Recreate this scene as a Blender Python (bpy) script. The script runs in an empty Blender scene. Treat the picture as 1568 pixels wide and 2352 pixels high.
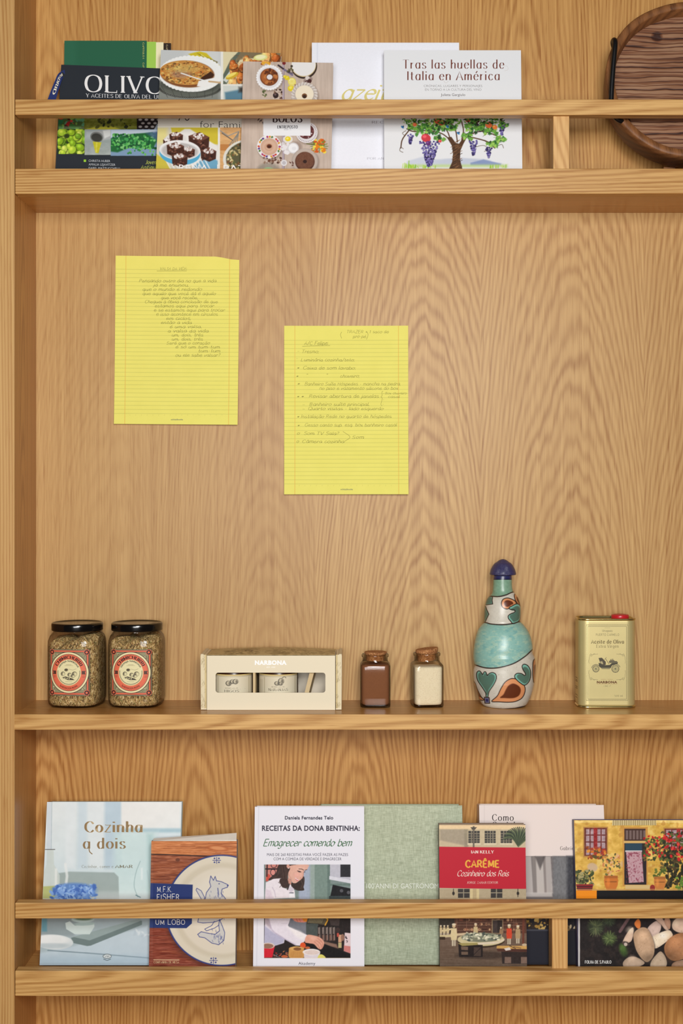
import bpy, math, random, unicodedata
import numpy as np
from mathutils import Vector
R = math.radians
SC = bpy.context.scene
COL = SC.collection
RES = 1.2                       # cover grid vertices per photo pixel

# ---------------------------------------------------------------- camera, world, lights, exposure
F, D, P = 2.1066, 0.145, 1410.0          # camera distance to the bookcase front, shelf depth, pixels per metre at the front
VX, VY, ZC = 809.0, 1128.0, 1.35         # principal point in the photo, camera height
cd = bpy.data.cameras.new('camera'); cam = bpy.data.objects.new('camera', cd); COL.objects.link(cam)
cam.location = (0, -F, ZC); cam.rotation_euler = (R(90), 0, 0)
cd.sensor_fit = 'VERTICAL'; cd.sensor_height = 36.0; cd.sensor_width = 24.0
cd.lens = 36.0*P*F/2352.0
cd.shift_x = -(VX-784.0)/2352.0; cd.shift_y = (VY-1176.0)/2352.0
cd.clip_start = 0.05; SC.camera = cam
SC.view_settings.view_transform = 'Standard'; SC.view_settings.look = 'None'
SC.view_settings.gamma = 1.0; SC.view_settings.exposure = 0.0; SC.view_settings.use_curve_mapping = False
w = bpy.data.worlds.new('world'); SC.world = w; w.use_nodes = True
w.node_tree.nodes['Background'].inputs[0].default_value = (1.0, 0.97, 0.92, 1)
w.node_tree.nodes['Background'].inputs[1].default_value = 0.03
def area(name, loc, to, sx, sy, power, col):
    l = bpy.data.lights.new(name, 'AREA'); l.shape = 'RECTANGLE'; l.size = sx; l.size_y = sy; l.energy = power; l.color = col
    o = bpy.data.objects.new(name, l); COL.objects.link(o); o.location = loc
    o.rotation_euler = (Vector(to)-Vector(loc)).to_track_quat('-Z', 'Y').to_euler()
area('window_light', (0.24, -2.35, ZC+0.56), (0.03, 0, ZC-0.1), 0.6, 0.6, 31, (1.0, 0.99, 0.97))
area('front_fill_light', (-0.10, -2.6, ZC+0.05), (0, 0, ZC-0.1), 1.1, 0.8, 36, (1.0, 0.99, 0.975))  # soft frontal fill, added at camera height to brighten the lower ledge

# ---------------------------------------------------------------- pixel <-> place helpers
def X(px, y): return (px-VX)/P*(F+y)/F
def Z(py, y): return ZC+(VY-py)/P*(F+y)/F
def sl(c):
    c = np.asarray(c, float)/255.0
    return np.where(c <= 0.04045, c/12.92, ((c+0.055)/1.055)**2.4)
def lin(c): return tuple(float(v) for v in sl(c))+(1.0,)

# ---------------------------------------------------------------- object helpers
def tag(o, label, cat, group=None):
    o['label'] = label; o['category'] = cat
    if group: o['group'] = group
    return o
def thing(name, label, cat, loc, group=None):
    o = bpy.data.objects.new(name, None); COL.objects.link(o); o.location = loc; o.empty_display_size = 0.02
    return tag(o, label, cat, group)
def world_loc(o):
    v = Vector((0, 0, 0))
    while o is not None:
        v = v+Vector(o.location); o = o.parent
    return v
def mesh_obj(name, verts, faces, mat, parent=None, smooth=False, cols=None, loc=None, bevel=0, label=None):
    base = world_loc(parent) if parent else Vector(loc or (0, 0, 0))
    me = bpy.data.meshes.new(name)
    vv = np.asarray(verts, float)-np.array(base)
    me.from_pydata(vv.tolist(), [], faces); me.update()
    if cols is not None:
        at = me.attributes.new('Col', 'FLOAT_COLOR', 'POINT')
        cc = np.ones((len(vv), 4), np.float32); cc[:, :3] = cols
        at.data.foreach_set('color', cc.ravel())
    me.materials.append(mat)
    if smooth: me.polygons.foreach_set('use_smooth', [True]*len(me.polygons))
    o = bpy.data.objects.new(name, me); COL.objects.link(o)
    if parent: o.parent = parent
    elif loc is not None: o.location = loc
    if bevel:
        b = o.modifiers.new('edge', 'BEVEL'); b.width = bevel; b.segments = 2; b.limit_method = 'ANGLE'; b.angle_limit = R(40)
    if label: o['label'] = label
    return o
def box_vf(x0, x1, y0, y1, z0, z1):
    v = [(x0, y0, z0), (x1, y0, z0), (x1, y1, z0), (x0, y1, z0), (x0, y0, z1), (x1, y0, z1), (x1, y1, z1), (x0, y1, z1)]
    f = [(0, 3, 2, 1), (4, 5, 6, 7), (0, 1, 5, 4), (1, 2, 6, 5), (2, 3, 7, 6), (3, 0, 4, 7)]
    return v, f
def box(name, x0, x1, y0, y1, z0, z1, mat, parent=None, bevel=0.0008, **k):
    v, f = box_vf(x0, x1, y0, y1, z0, z1)
    return mesh_obj(name, v, f, mat, parent, bevel=bevel, **k)
def join_vf(parts):
    V, Fc = [], []
    for v, f in parts:
        n = len(V); V += [tuple(p) for p in v]; Fc += [tuple(i+n for i in q) for q in f]
    return V, Fc
def loft(rings, cap0=True, cap1=True):
    n = len(rings[0]); V = [p for r in rings for p in r]; Fc = []
    for i in range(len(rings)-1):
        for j in range(n):
            k = (j+1) % n
            Fc.append((i*n+j, i*n+k, (i+1)*n+k, (i+1)*n+j))
    if cap0: Fc.append(tuple(reversed(range(n))))
    if cap1: Fc.append(tuple(range((len(rings)-1)*n, len(rings)*n)))
    return V, Fc
def superell(a, b, e, n=96):
    out = []
    for i in range(n):
        t = 2*math.pi*i/n; c, s = math.cos(t), math.sin(t)
        out.append((a*math.copysign(abs(c)**(2/e), c), b*math.copysign(abs(s)**(2/e), s)))
    return out
def ring(sec, k, z, cx, cy, rot=0, dx=0, dy=0, tilt=0):
    c, s = math.cos(rot), math.sin(rot)
    return [(cx+dx+(x*c-y*s)*k, cy+dy+(x*s+y*c)*k, z+tilt*x*k) for x, y in sec]
def tube(pts, r, n=12):
    pts = [Vector(p) for p in pts]; rings = []
    for i, p in enumerate(pts):
        t = (pts[min(i+1, len(pts)-1)]-pts[max(i-1, 0)]).normalized()
        a = t.cross(Vector((0, 1, 0.3))).normalized(); b = t.cross(a)
        rings.append([tuple(p+(a*math.cos(2*math.pi*j/n)+b*math.sin(2*math.pi*j/n))*r) for j in range(n)])
    return loft(rings)

# ---------------------------------------------------------------- materials
def mat_new(name):
    m = bpy.data.materials.new(name); m.use_nodes = True
    nt = m.node_tree; b = nt.nodes['Principled BSDF']
    return m, nt, b
def plain(name, col, rough=0.5, metal=0.0, spec=0.5, vary=0.05, scale=60):
    m, nt, b = mat_new(name); N, L = nt.nodes, nt.links
    tc = N.new('ShaderNodeTexCoord'); no = N.new('ShaderNodeTexNoise'); no.inputs['Scale'].default_value = scale; no.inputs['Detail'].default_value = 4
    L.new(tc.outputs['Object'], no.inputs['Vector'])
    rp = N.new('ShaderNodeValToRGB'); c = np.array(lin(col))
    rp.color_ramp.elements[0].position = 0.3; rp.color_ramp.elements[1].position = 0.7
    rp.color_ramp.elements[0].color = tuple(c[:3]*(1-vary))+(1,); rp.color_ramp.elements[1].color = tuple(np.minimum(c[:3]*(1+vary), 1))+(1,)
    L.new(no.outputs['Fac'], rp.inputs['Fac']); L.new(rp.outputs['Color'], b.inputs['Base Color'])
    b.inputs['Roughness'].default_value = rough; b.inputs['Metallic'].default_value = metal; b.inputs['Specular IOR Level'].default_value = spec
    return m
def printed(name, rough=0.4, spec=0.35, metal=0.0, weave=0):
    m, nt, b = mat_new(name); N, L = nt.nodes, nt.links
    a = N.new('ShaderNodeAttribute'); a.attribute_name = 'Col'
    L.new(a.outputs['Color'], b.inputs['Base Color'])
    b.inputs['Roughness'].default_value = rough; b.inputs['Specular IOR Level'].default_value = spec; b.inputs['Metallic'].default_value = metal
    if weave:
        tc = N.new('ShaderNodeTexCoord'); no = N.new('ShaderNodeTexNoise'); no.inputs['Scale'].default_value = 900
        bp = N.new('ShaderNodeBump'); bp.inputs['Strength'].default_value = weave; bp.inputs['Distance'].default_value = 0.0004
        L.new(tc.outputs['Object'], no.inputs['Vector']); L.new(no.outputs['Fac'], bp.inputs['Height']); L.new(bp.outputs['Normal'], b.inputs['Normal'])
    return m
def M_(nt, op, a, b=None, c=None):
    n = nt.nodes.new('ShaderNodeMath'); n.operation = op
    for i, v in enumerate((a, b, c)):
        if v is None: continue
        if isinstance(v, (int, float)): n.inputs[i].default_value = v
        else: nt.links.new(v, n.inputs[i])
    return n.outputs[0]
def noise_(nt, x, y, z, scale=1.0, detail=2.0, rough=0.5):
    c = nt.nodes.new('ShaderNodeCombineXYZ')
    for i, v in enumerate((x, y, z)):
        if isinstance(v, (int, float)): c.inputs[i].default_value = v
        else: nt.links.new(v, c.inputs[i])
    n = nt.nodes.new('ShaderNodeTexNoise'); n.inputs['Scale'].default_value = scale; n.inputs['Detail'].default_value = detail; n.inputs['Roughness'].default_value = rough
    nt.links.new(c.outputs[0], n.inputs['Vector'])
    return n.outputs['Fac']
def oak(name, axis, light, dark, strip=0.28, off=0.0, slope=0.07, period=0.0075, cath=1.0, contrast=1.0, rough=0.42, seed=0.0, band=0.5, vbase=0.5, leaves=None):
    """oak veneer: growth rings cut by a tilted plane, in slip-matched leaves; axis = grain direction"""
    m, nt, b = mat_new(name); N, L = nt.nodes, nt.links
    tc = N.new('ShaderNodeTexCoord'); sp = N.new('ShaderNodeSeparateXYZ'); L.new(tc.outputs['Object'], sp.inputs[0])
    x, y, z = sp.outputs
    if axis == 'Z': u, v, q = M_(nt, 'ADD', x, M_(nt, 'MULTIPLY', y, 1.0)), z, y
    else: u, v, q = M_(nt, 'ADD', z, M_(nt, 'MULTIPLY', y, 1.0)), x, y
    us = M_(nt, 'DIVIDE', M_(nt, 'ADD', u, off+50*strip), strip)
    k = M_(nt, 'FLOOR', us); fr = M_(nt, 'SUBTRACT', M_(nt, 'FRACT', us), 0.5)
    wn = N.new('ShaderNodeTexWhiteNoise'); wn.noise_dimensions = '1D'; L.new(M_(nt, 'ADD', k, seed), wn.inputs['W']); rk = wn.outputs['Value']
    c = M_(nt, 'SUBTRACT', M_(nt, 'MULTIPLY', rk, 0.3), 0.15); amp = 1.0
    if leaves:                       # centre, strength and height of the cathedral in each veneer leaf
        lr = N.new('ShaderNodeValToRGB'); lr.color_ramp.interpolation = 'CONSTANT'; le = lr.color_ramp.elements
        while len(le) < 8: le.new(0.5)
        for i in range(8): le[i].position = i/8; le[i].color = tuple(leaves[i % len(leaves)])+(1.0,)
        L.new(M_(nt, 'DIVIDE', M_(nt, 'SUBTRACT', k, 46.5), 8.0), lr.inputs['Fac'])
        ls = N.new('ShaderNodeSeparateColor'); L.new(lr.outputs['Color'], ls.inputs[0])
        c = M_(nt, 'SUBTRACT', ls.outputs[0], 0.5); amp = ls.outputs[1]; rk = ls.outputs[2]
    xx = M_(nt, 'MULTIPLY', M_(nt, 'SUBTRACT', fr, c), strip)
    n1 = noise_(nt, M_(nt, 'MULTIPLY', u, 5), M_(nt, 'MULTIPLY', v, 1.3), M_(nt, 'ADD', M_(nt, 'MULTIPLY', rk, 0.8), seed), 1.0, 2.0)
    n2 = noise_(nt, M_(nt, 'MULTIPLY', u, 26), M_(nt, 'MULTIPLY', v, 4.5), seed+3.0, 1.0, 2.0)
    n3 = noise_(nt, M_(nt, 'MULTIPLY', u, 150), M_(nt, 'MULTIPLY', v, 7), seed+6.0, 1.0, 1.0)
    v0 = M_(nt, 'ADD', M_(nt, 'MULTIPLY', rk, 0.5), vbase-0.25)
    h = M_(nt, 'ADD', M_(nt, 'MULTIPLY', M_(nt, 'SUBTRACT', v, v0), slope), M_(nt, 'MULTIPLY', M_(nt, 'SUBTRACT', n1, 0.5), 0.05*cath))
    tooth = noise_(nt, M_(nt, 'MULTIPLY', u, 60), M_(nt, 'MULTIPLY', v, 2.0), seed+9.0, 1.0, 2.0)
    h = M_(nt, 'ADD', h, M_(nt, 'MULTIPLY', M_(nt, 'SUBTRACT', tooth, 0.5), 0.0065*cath))
    rr = M_(nt, 'SQRT', M_(nt, 'ADD', M_(nt, 'MULTIPLY', xx, xx), M_(nt, 'MULTIPLY', h, h)))
    rr = M_(nt, 'ADD', rr, M_(nt, 'MULTIPLY', n2, 0.0075*cath))
    rr = M_(nt, 'ADD', rr, M_(nt, 'MULTIPLY', n3, 0.0016*cath))
    ph = M_(nt, 'DIVIDE', rr, period)
    s1 = M_(nt, 'ADD', M_(nt, 'MULTIPLY', M_(nt, 'SINE', M_(nt, 'MULTIPLY', ph, 6.2832)), 0.5), 0.5)
    s1 = M_(nt, 'POWER', s1, 1.5)
    rn = noise_(nt, M_(nt, 'MULTIPLY', ph, 0.6), M_(nt, 'MULTIPLY', v, 0.6), seed, 1.0, 2.0)
    fib = noise_(nt, M_(nt, 'MULTIPLY', u, 520), M_(nt, 'MULTIPLY', v, 7), M_(nt, 'MULTIPLY', q, 520), 1.0, 3.0, 0.6)
    str_ = noise_(nt, M_(nt, 'MULTIPLY', u, 130), M_(nt, 'MULTIPLY', v, 1.2), M_(nt, 'MULTIPLY', q, 130), 1.0, 3.0, 0.6)
    pore = noise_(nt, M_(nt, 'MULTIPLY', u, 480), M_(nt, 'MULTIPLY', v, 22), M_(nt, 'MULTIPLY', q, 480), 1.0, 1.0)
    pore = M_(nt, 'MULTIPLY', M_(nt, 'MAXIMUM', M_(nt, 'SUBTRACT', pore, 0.58), 0.0), 1.6)
    f = M_(nt, 'MULTIPLY', M_(nt, 'MULTIPLY', s1, amp), M_(nt, 'MULTIPLY', rn, 0.9*contrast))
    f = M_(nt, 'ADD', f, M_(nt, 'MULTIPLY', M_(nt, 'SUBTRACT', 1.0, amp), 0.18))
    f = M_(nt, 'ADD', f, M_(nt, 'MULTIPLY', M_(nt, 'SUBTRACT', fib, 0.5), 0.8*contrast))
    f = M_(nt, 'ADD', f, M_(nt, 'MULTIPLY', M_(nt, 'SUBTRACT', str_, 0.5), 0.8*contrast))
    f = M_(nt, 'ADD', f, M_(nt, 'MULTIPLY', pore, contrast))
    f = M_(nt, 'ADD', f, M_(nt, 'MULTIPLY', M_(nt, 'SUBTRACT', n1, 0.5), 0.6*band))
    f = M_(nt, 'ADD', f, M_(nt, 'MULTIPLY', M_(nt, 'SUBTRACT', rk, 0.5), 0.35*band))
    f = M_(nt, 'ADD', f, 0.20)
    rp = N.new('ShaderNodeValToRGB'); e = rp.color_ramp.elements
    e[0].position = 0.0; e[0].color = lin(light); e[1].position = 0.9; e[1].color = lin(dark)
    L.new(f, rp.inputs['Fac']); L.new(rp.outputs['Color'], b.inputs['Base Color'])
    b.inputs['Roughness'].default_value = rough; b.inputs['Specular IOR Level'].default_value = 0.3
    bp = N.new('ShaderNodeBump'); bp.inputs['Strength'].default_value = 0.12; bp.inputs['Distance'].default_value = 0.0006; bp.invert = True
    L.new(f, bp.inputs['Height']); L.new(bp.outputs['Normal'], b.inputs['Normal'])
    return m
def clear_glass(name, tint=(235, 238, 232), edge=(90, 80, 62), pw=2.0, gloss=0.10):
    m, nt, b = mat_new(name); N, L = nt.nodes, nt.links; N.remove(b)
    lw = N.new('ShaderNodeLayerWeight'); lw.inputs['Blend'].default_value = 0.5
    fc = M_(nt, 'POWER', lw.outputs['Facing'], pw)
    rp = N.new('ShaderNodeValToRGB'); rp.color_ramp.elements[0].color = lin(tint); rp.color_ramp.elements[1].color = lin(edge); L.new(fc, rp.inputs['Fac'])
    tr = N.new('ShaderNodeBsdfTransparent'); L.new(rp.outputs['Color'], tr.inputs['Color'])
    gl = N.new('ShaderNodeBsdfGlossy'); gl.inputs['Roughness'].default_value = 0.06
    fr = M_(nt, 'ADD', M_(nt, 'MULTIPLY', M_(nt, 'POWER', lw.outputs['Facing'], 4.0), 0.5), gloss*0.5)
    mx = N.new('ShaderNodeMixShader'); L.new(fr, mx.inputs[0]); L.new(tr.outputs[0], mx.inputs[1]); L.new(gl.outputs[0], mx.inputs[2])
    L.new(mx.outputs[0], N['Material Output'].inputs['Surface'])
    return m
def speckle(name, cols, scale, rough=0.8, stretch=(1, 1, 1), bump=0.6, spec=0.3):
    m, nt, b = mat_new(name); N, L = nt.nodes, nt.links
    tc = N.new('ShaderNodeTexCoord'); mp = N.new('ShaderNodeMapping'); mp.inputs['Scale'].default_value = stretch; mp.inputs['Rotation'].default_value = (0.5, 0.6, 0.4)
    L.new(tc.outputs['Object'], mp.inputs[0])
    nz = N.new('ShaderNodeTexNoise'); nz.inputs['Scale'].default_value = scale*0.5; L.new(mp.outputs[0], nz.inputs['Vector'])
    ad = N.new('ShaderNodeVectorMath'); ad.operation = 'MULTIPLY_ADD'; ad.inputs[1].default_value = (0.02, 0.02, 0.02); L.new(nz.outputs['Color'], ad.inputs[0]); L.new(mp.outputs[0], ad.inputs[2])
    vo = N.new('ShaderNodeTexVoronoi'); vo.inputs['Scale'].default_value = scale; L.new(ad.outputs[0], vo.inputs['Vector'])
    sp = N.new('ShaderNodeSeparateColor'); L.new(vo.outputs['Color'], sp.inputs[0])
    rp = N.new('ShaderNodeValToRGB'); rp.color_ramp.interpolation = 'CONSTANT'
    e = rp.color_ramp.elements
    while len(e) < len(cols): e.new(0.5)
    for i, c in enumerate(cols): e[i].position = i/len(cols); e[i].color = lin(c)
    L.new(sp.outputs[0], rp.inputs['Fac']); L.new(rp.outputs['Color'], b.inputs['Base Color'])
    bp = N.new('ShaderNodeBump'); bp.inputs['Strength'].default_value = bump; bp.inputs['Distance'].default_value = 0.001
    L.new(sp.outputs[1], bp.inputs['Height']); L.new(bp.outputs['Normal'], b.inputs['Normal'])
    b.inputs['Roughness'].default_value = rough; b.inputs['Specular IOR Level'].default_value = spec
    return m

# ---------------------------------------------------------------- painter (print on covers and labels), in photo pixels
def vnoise(h, w_, cell, rng):
    gh, gw = int(h/cell[1])+3, int(w_/cell[0])+3
    g = rng.random((gh, gw)); yy = np.arange(h)/cell[1]; xx = np.arange(w_)/cell[0]
    y0 = yy.astype(int); x0 = xx.astype(int); fy = (yy-y0)[:, None]; fx = (xx-x0)[None]
    fy = fy*fy*(3-2*fy); fx = fx*fx*(3-2*fx)
    a = g[np.ix_(y0, x0)]; b = g[np.ix_(y0, x0+1)]; c = g[np.ix_(y0+1, x0)]; d = g[np.ix_(y0+1, x0+1)]
    return (a*(1-fx)+b*fx)*(1-fy)+(c*(1-fx)+d*fx)*fy
class Canvas:
    def __init__(s, x0, y0, x1, y1, res=None, seed=1):
        s.res = res or RES*1.25; s.x0, s.y0, s.x1, s.y1 = x0-3, y0-3, x1+3, y1+3
        s.w = int((s.x1-s.x0)*s.res)+1; s.h = int((s.y1-s.y0)*s.res)+1
        s.a = np.ones((s.h, s.w, 3)); s.rng = np.random.default_rng(seed); s.cl = None
    def clip(s, x0=None, y0=0, x1=0, y1=0): s.cl = None if x0 is None else (x0, y0, x1, y1)
    def win(s, x0, y0, x1, y1):
        if s.cl: x0, y0, x1, y1 = max(x0, s.cl[0]), max(y0, s.cl[1]), min(x1, s.cl[2]), min(y1, s.cl[3])
        i0, i1 = int((x0-s.x0)*s.res), int((x1-s.x0)*s.res)+1; j0, j1 = int((y0-s.y0)*s.res), int((y1-s.y0)*s.res)+1
        i0, j0 = max(i0, 0), max(j0, 0); i1, j1 = min(i1, s.w), min(j1, s.h)
        if i1 <= i0 or j1 <= j0: return None
        xs = s.x0+np.arange(i0, i1)/s.res; ys = s.y0+np.arange(j0, j1)/s.res
        return (slice(j0, j1), slice(i0, i1)), np.meshgrid(xs, ys)
    def put(s, sl_, m, col, a=1.0):
        m = np.clip(m, 0, 1)*a; c = np.asarray(col, float)/255
        s.a[sl_] = s.a[sl_]*(1-m[..., None])+c*m[..., None]
    def fill(s, col): s.a[:] = np.asarray(col, float)/255
    def rect(s, x0, y0, x1, y1, col, a=1.0, col2=None, horiz=False, soft=0.0):
        r = s.win(x0-soft, y0-soft, x1+soft, y1+soft)
        if not r: return
        sl_, (XX, YY) = r
        c = np.asarray(col, float)/255
        if col2 is not None:
            t = np.clip(((XX-x0)/(x1-x0) if horiz else (YY-y0)/(y1-y0)), 0, 1)[..., None]; c = c*(1-t)+np.asarray(col2, float)/255*t
        m = np.ones(XX.shape)
        if soft: m = np.clip(0.5+np.minimum(np.minimum(XX-x0, x1-XX), np.minimum(YY-y0, y1-YY))/(2*soft), 0, 1)
        m = (m*a)[..., None]; s.a[sl_] = s.a[sl_]*(1-m)+c*m
    def ell(s, cx, cy, rx, ry, col, rot=0, a=1.0, soft=0.8, hole=None):
        g = max(rx, ry)+soft+1; r = s.win(cx-g, cy-g, cx+g, cy+g)
        if not r: return
        sl_, (XX, YY) = r; c_, s_ = math.cos(R(rot)), math.sin(R(rot))
        dx, dy = XX-cx, YY-cy; u = (dx*c_+dy*s_)/rx; v = (-dx*s_+dy*c_)/ry
        q = np.sqrt(u*u+v*v)+1e-9; d = (q-1)*min(rx, ry)
        m = np.clip(0.5-d/soft, 0, 1)
        if hole: m = m*np.clip(0.5+((q-hole)*min(rx, ry))/soft, 0, 1)
        s.put(sl_, m, col, a)
    def poly(s, pts, col, a=1.0, soft=0.8, smooth=False):
        if smooth: pts = spline(list(pts)+[pts[0]], 6)
        p = np.asarray(pts, float); g = soft+1
        r = s.win(p[:, 0].min()-g, p[:, 1].min()-g, p[:, 0].max()+g, p[:, 1].max()+g)
        if not r: return
        sl_, (XX, YY) = r; dmin = np.full(XX.shape, 1e9); ins = np.zeros(XX.shape, bool); n = len(p)
        for i in range(n):
            ax, ay = p[i]; bx, by = p[(i+1) % n]; ex, ey = bx-ax, by-ay; L2 = ex*ex+ey*ey
            if L2 < 1e-9: continue
            t = np.clip(((XX-ax)*ex+(YY-ay)*ey)/L2, 0, 1); dmin = np.minimum(dmin, (XX-ax-t*ex)**2+(YY-ay-t*ey)**2)
            if ay != by: ins ^= ((ay > YY) != (by > YY)) & (XX < (bx-ax)*(YY-ay)/(by-ay)+ax)
        d = np.sqrt(dmin)*np.where(ins, -1, 1); s.put(sl_, 0.5-d/soft, col, a)
    def line(s, pts, wd, col, a=1.0, soft=0.8, smooth=False):
        if smooth: pts = spline(list(pts), 6)
        p = np.asarray(pts, float); g = wd+soft+1
        r = s.win(p[:, 0].min()-g, p[:, 1].min()-g, p[:, 0].max()+g, p[:, 1].max()+g)
        if not r: return
        sl_, (XX, YY) = r; dmin = np.full(XX.shape, 1e9)
        for i in range(len(p)-1):
            ax, ay = p[i]; ex, ey = p[i+1]-p[i]; L2 = ex*ex+ey*ey+1e-9
            t = np.clip(((XX-ax)*ex+(YY-ay)*ey)/L2, 0, 1); dmin = np.minimum(dmin, (XX-ax-t*ex)**2+(YY-ay-t*ey)**2)
        s.put(sl_, 0.5-(np.sqrt(dmin)-wd/2)/soft, col, a)
    def tex(s, x0, y0, x1, y1, amp, cell=(6, 6), col=None, oct_=3, thr=None, mask=None):
        r = s.win(x0, y0, x1, y1)
        if not r: return
        sl_, (XX, YY) = r; h, w_ = XX.shape; n = np.zeros((h, w_)); t = 0
        for o in range(oct_):
            k = 0.6**o; n += k*vnoise(h, w_, (max(cell[0]*s.res/2**o, 1), max(cell[1]*s.res/2**o, 1)), s.rng); t += k
        n /= t
        mk = 1.0
        if mask is not None:
            cx, cy, rx, ry = mask; mk = np.clip((1-np.sqrt(((XX-cx)/rx)**2+((YY-cy)/ry)**2))*min(rx, ry), 0, 1)
        if col is None: s.a[sl_] = np.clip(s.a[sl_]+((n-0.5)*2*amp*mk)[..., None], 0, 1)
        else: s.put(sl_, np.clip((n-(thr or 0.5))*8, 0, 1)*mk, col, amp)
    def dots(s, x0, y0, x1, y1, n, r, cols, asp=1.0, soft=0.8, a=1.0, rot=180, inside=None, shade=0):
        for i in range(n):
            for _ in range(20):
                cx, cy = s.rng.uniform(x0, x1), s.rng.uniform(y0, y1)
                if inside is None or ((cx-inside[0])/inside[2])**2+((cy-inside[1])/inside[3])**2 <= 1: break
            rr = s.rng.uniform(*r); c = np.array(cols[s.rng.integers(len(cols))], float); ro = s.rng.uniform(-rot, rot)
            if shade: s.ell(cx+rr*.1, cy+rr*.15, rr*1.12, rr*asp*1.12, c*0.45, ro, a*.8, soft)
            s.ell(cx, cy, rr, rr*asp, c, ro, a, soft)
            if shade: s.ell(cx-rr*.25, cy-rr*.3, rr*.45, rr*asp*.45, np.minimum(c*1.25+25, 255), ro, a*.8, rr*.5)
    def sample(s, px, py):
        fx = np.clip((np.asarray(px)-s.x0)*s.res, 0, s.w-1.001); fy = np.clip((np.asarray(py)-s.y0)*s.res, 0, s.h-1.001)
        i, j = fx.astype(int), fy.astype(int); u, v = (fx-i)[..., None], (fy-j)[..., None]; A = s.a
        c = (A[j, i]*(1-u)+A[j, i+1]*u)*(1-v)+(A[j+1, i]*(1-u)+A[j+1, i+1]*u)*v
        return sl(c*255)

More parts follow.
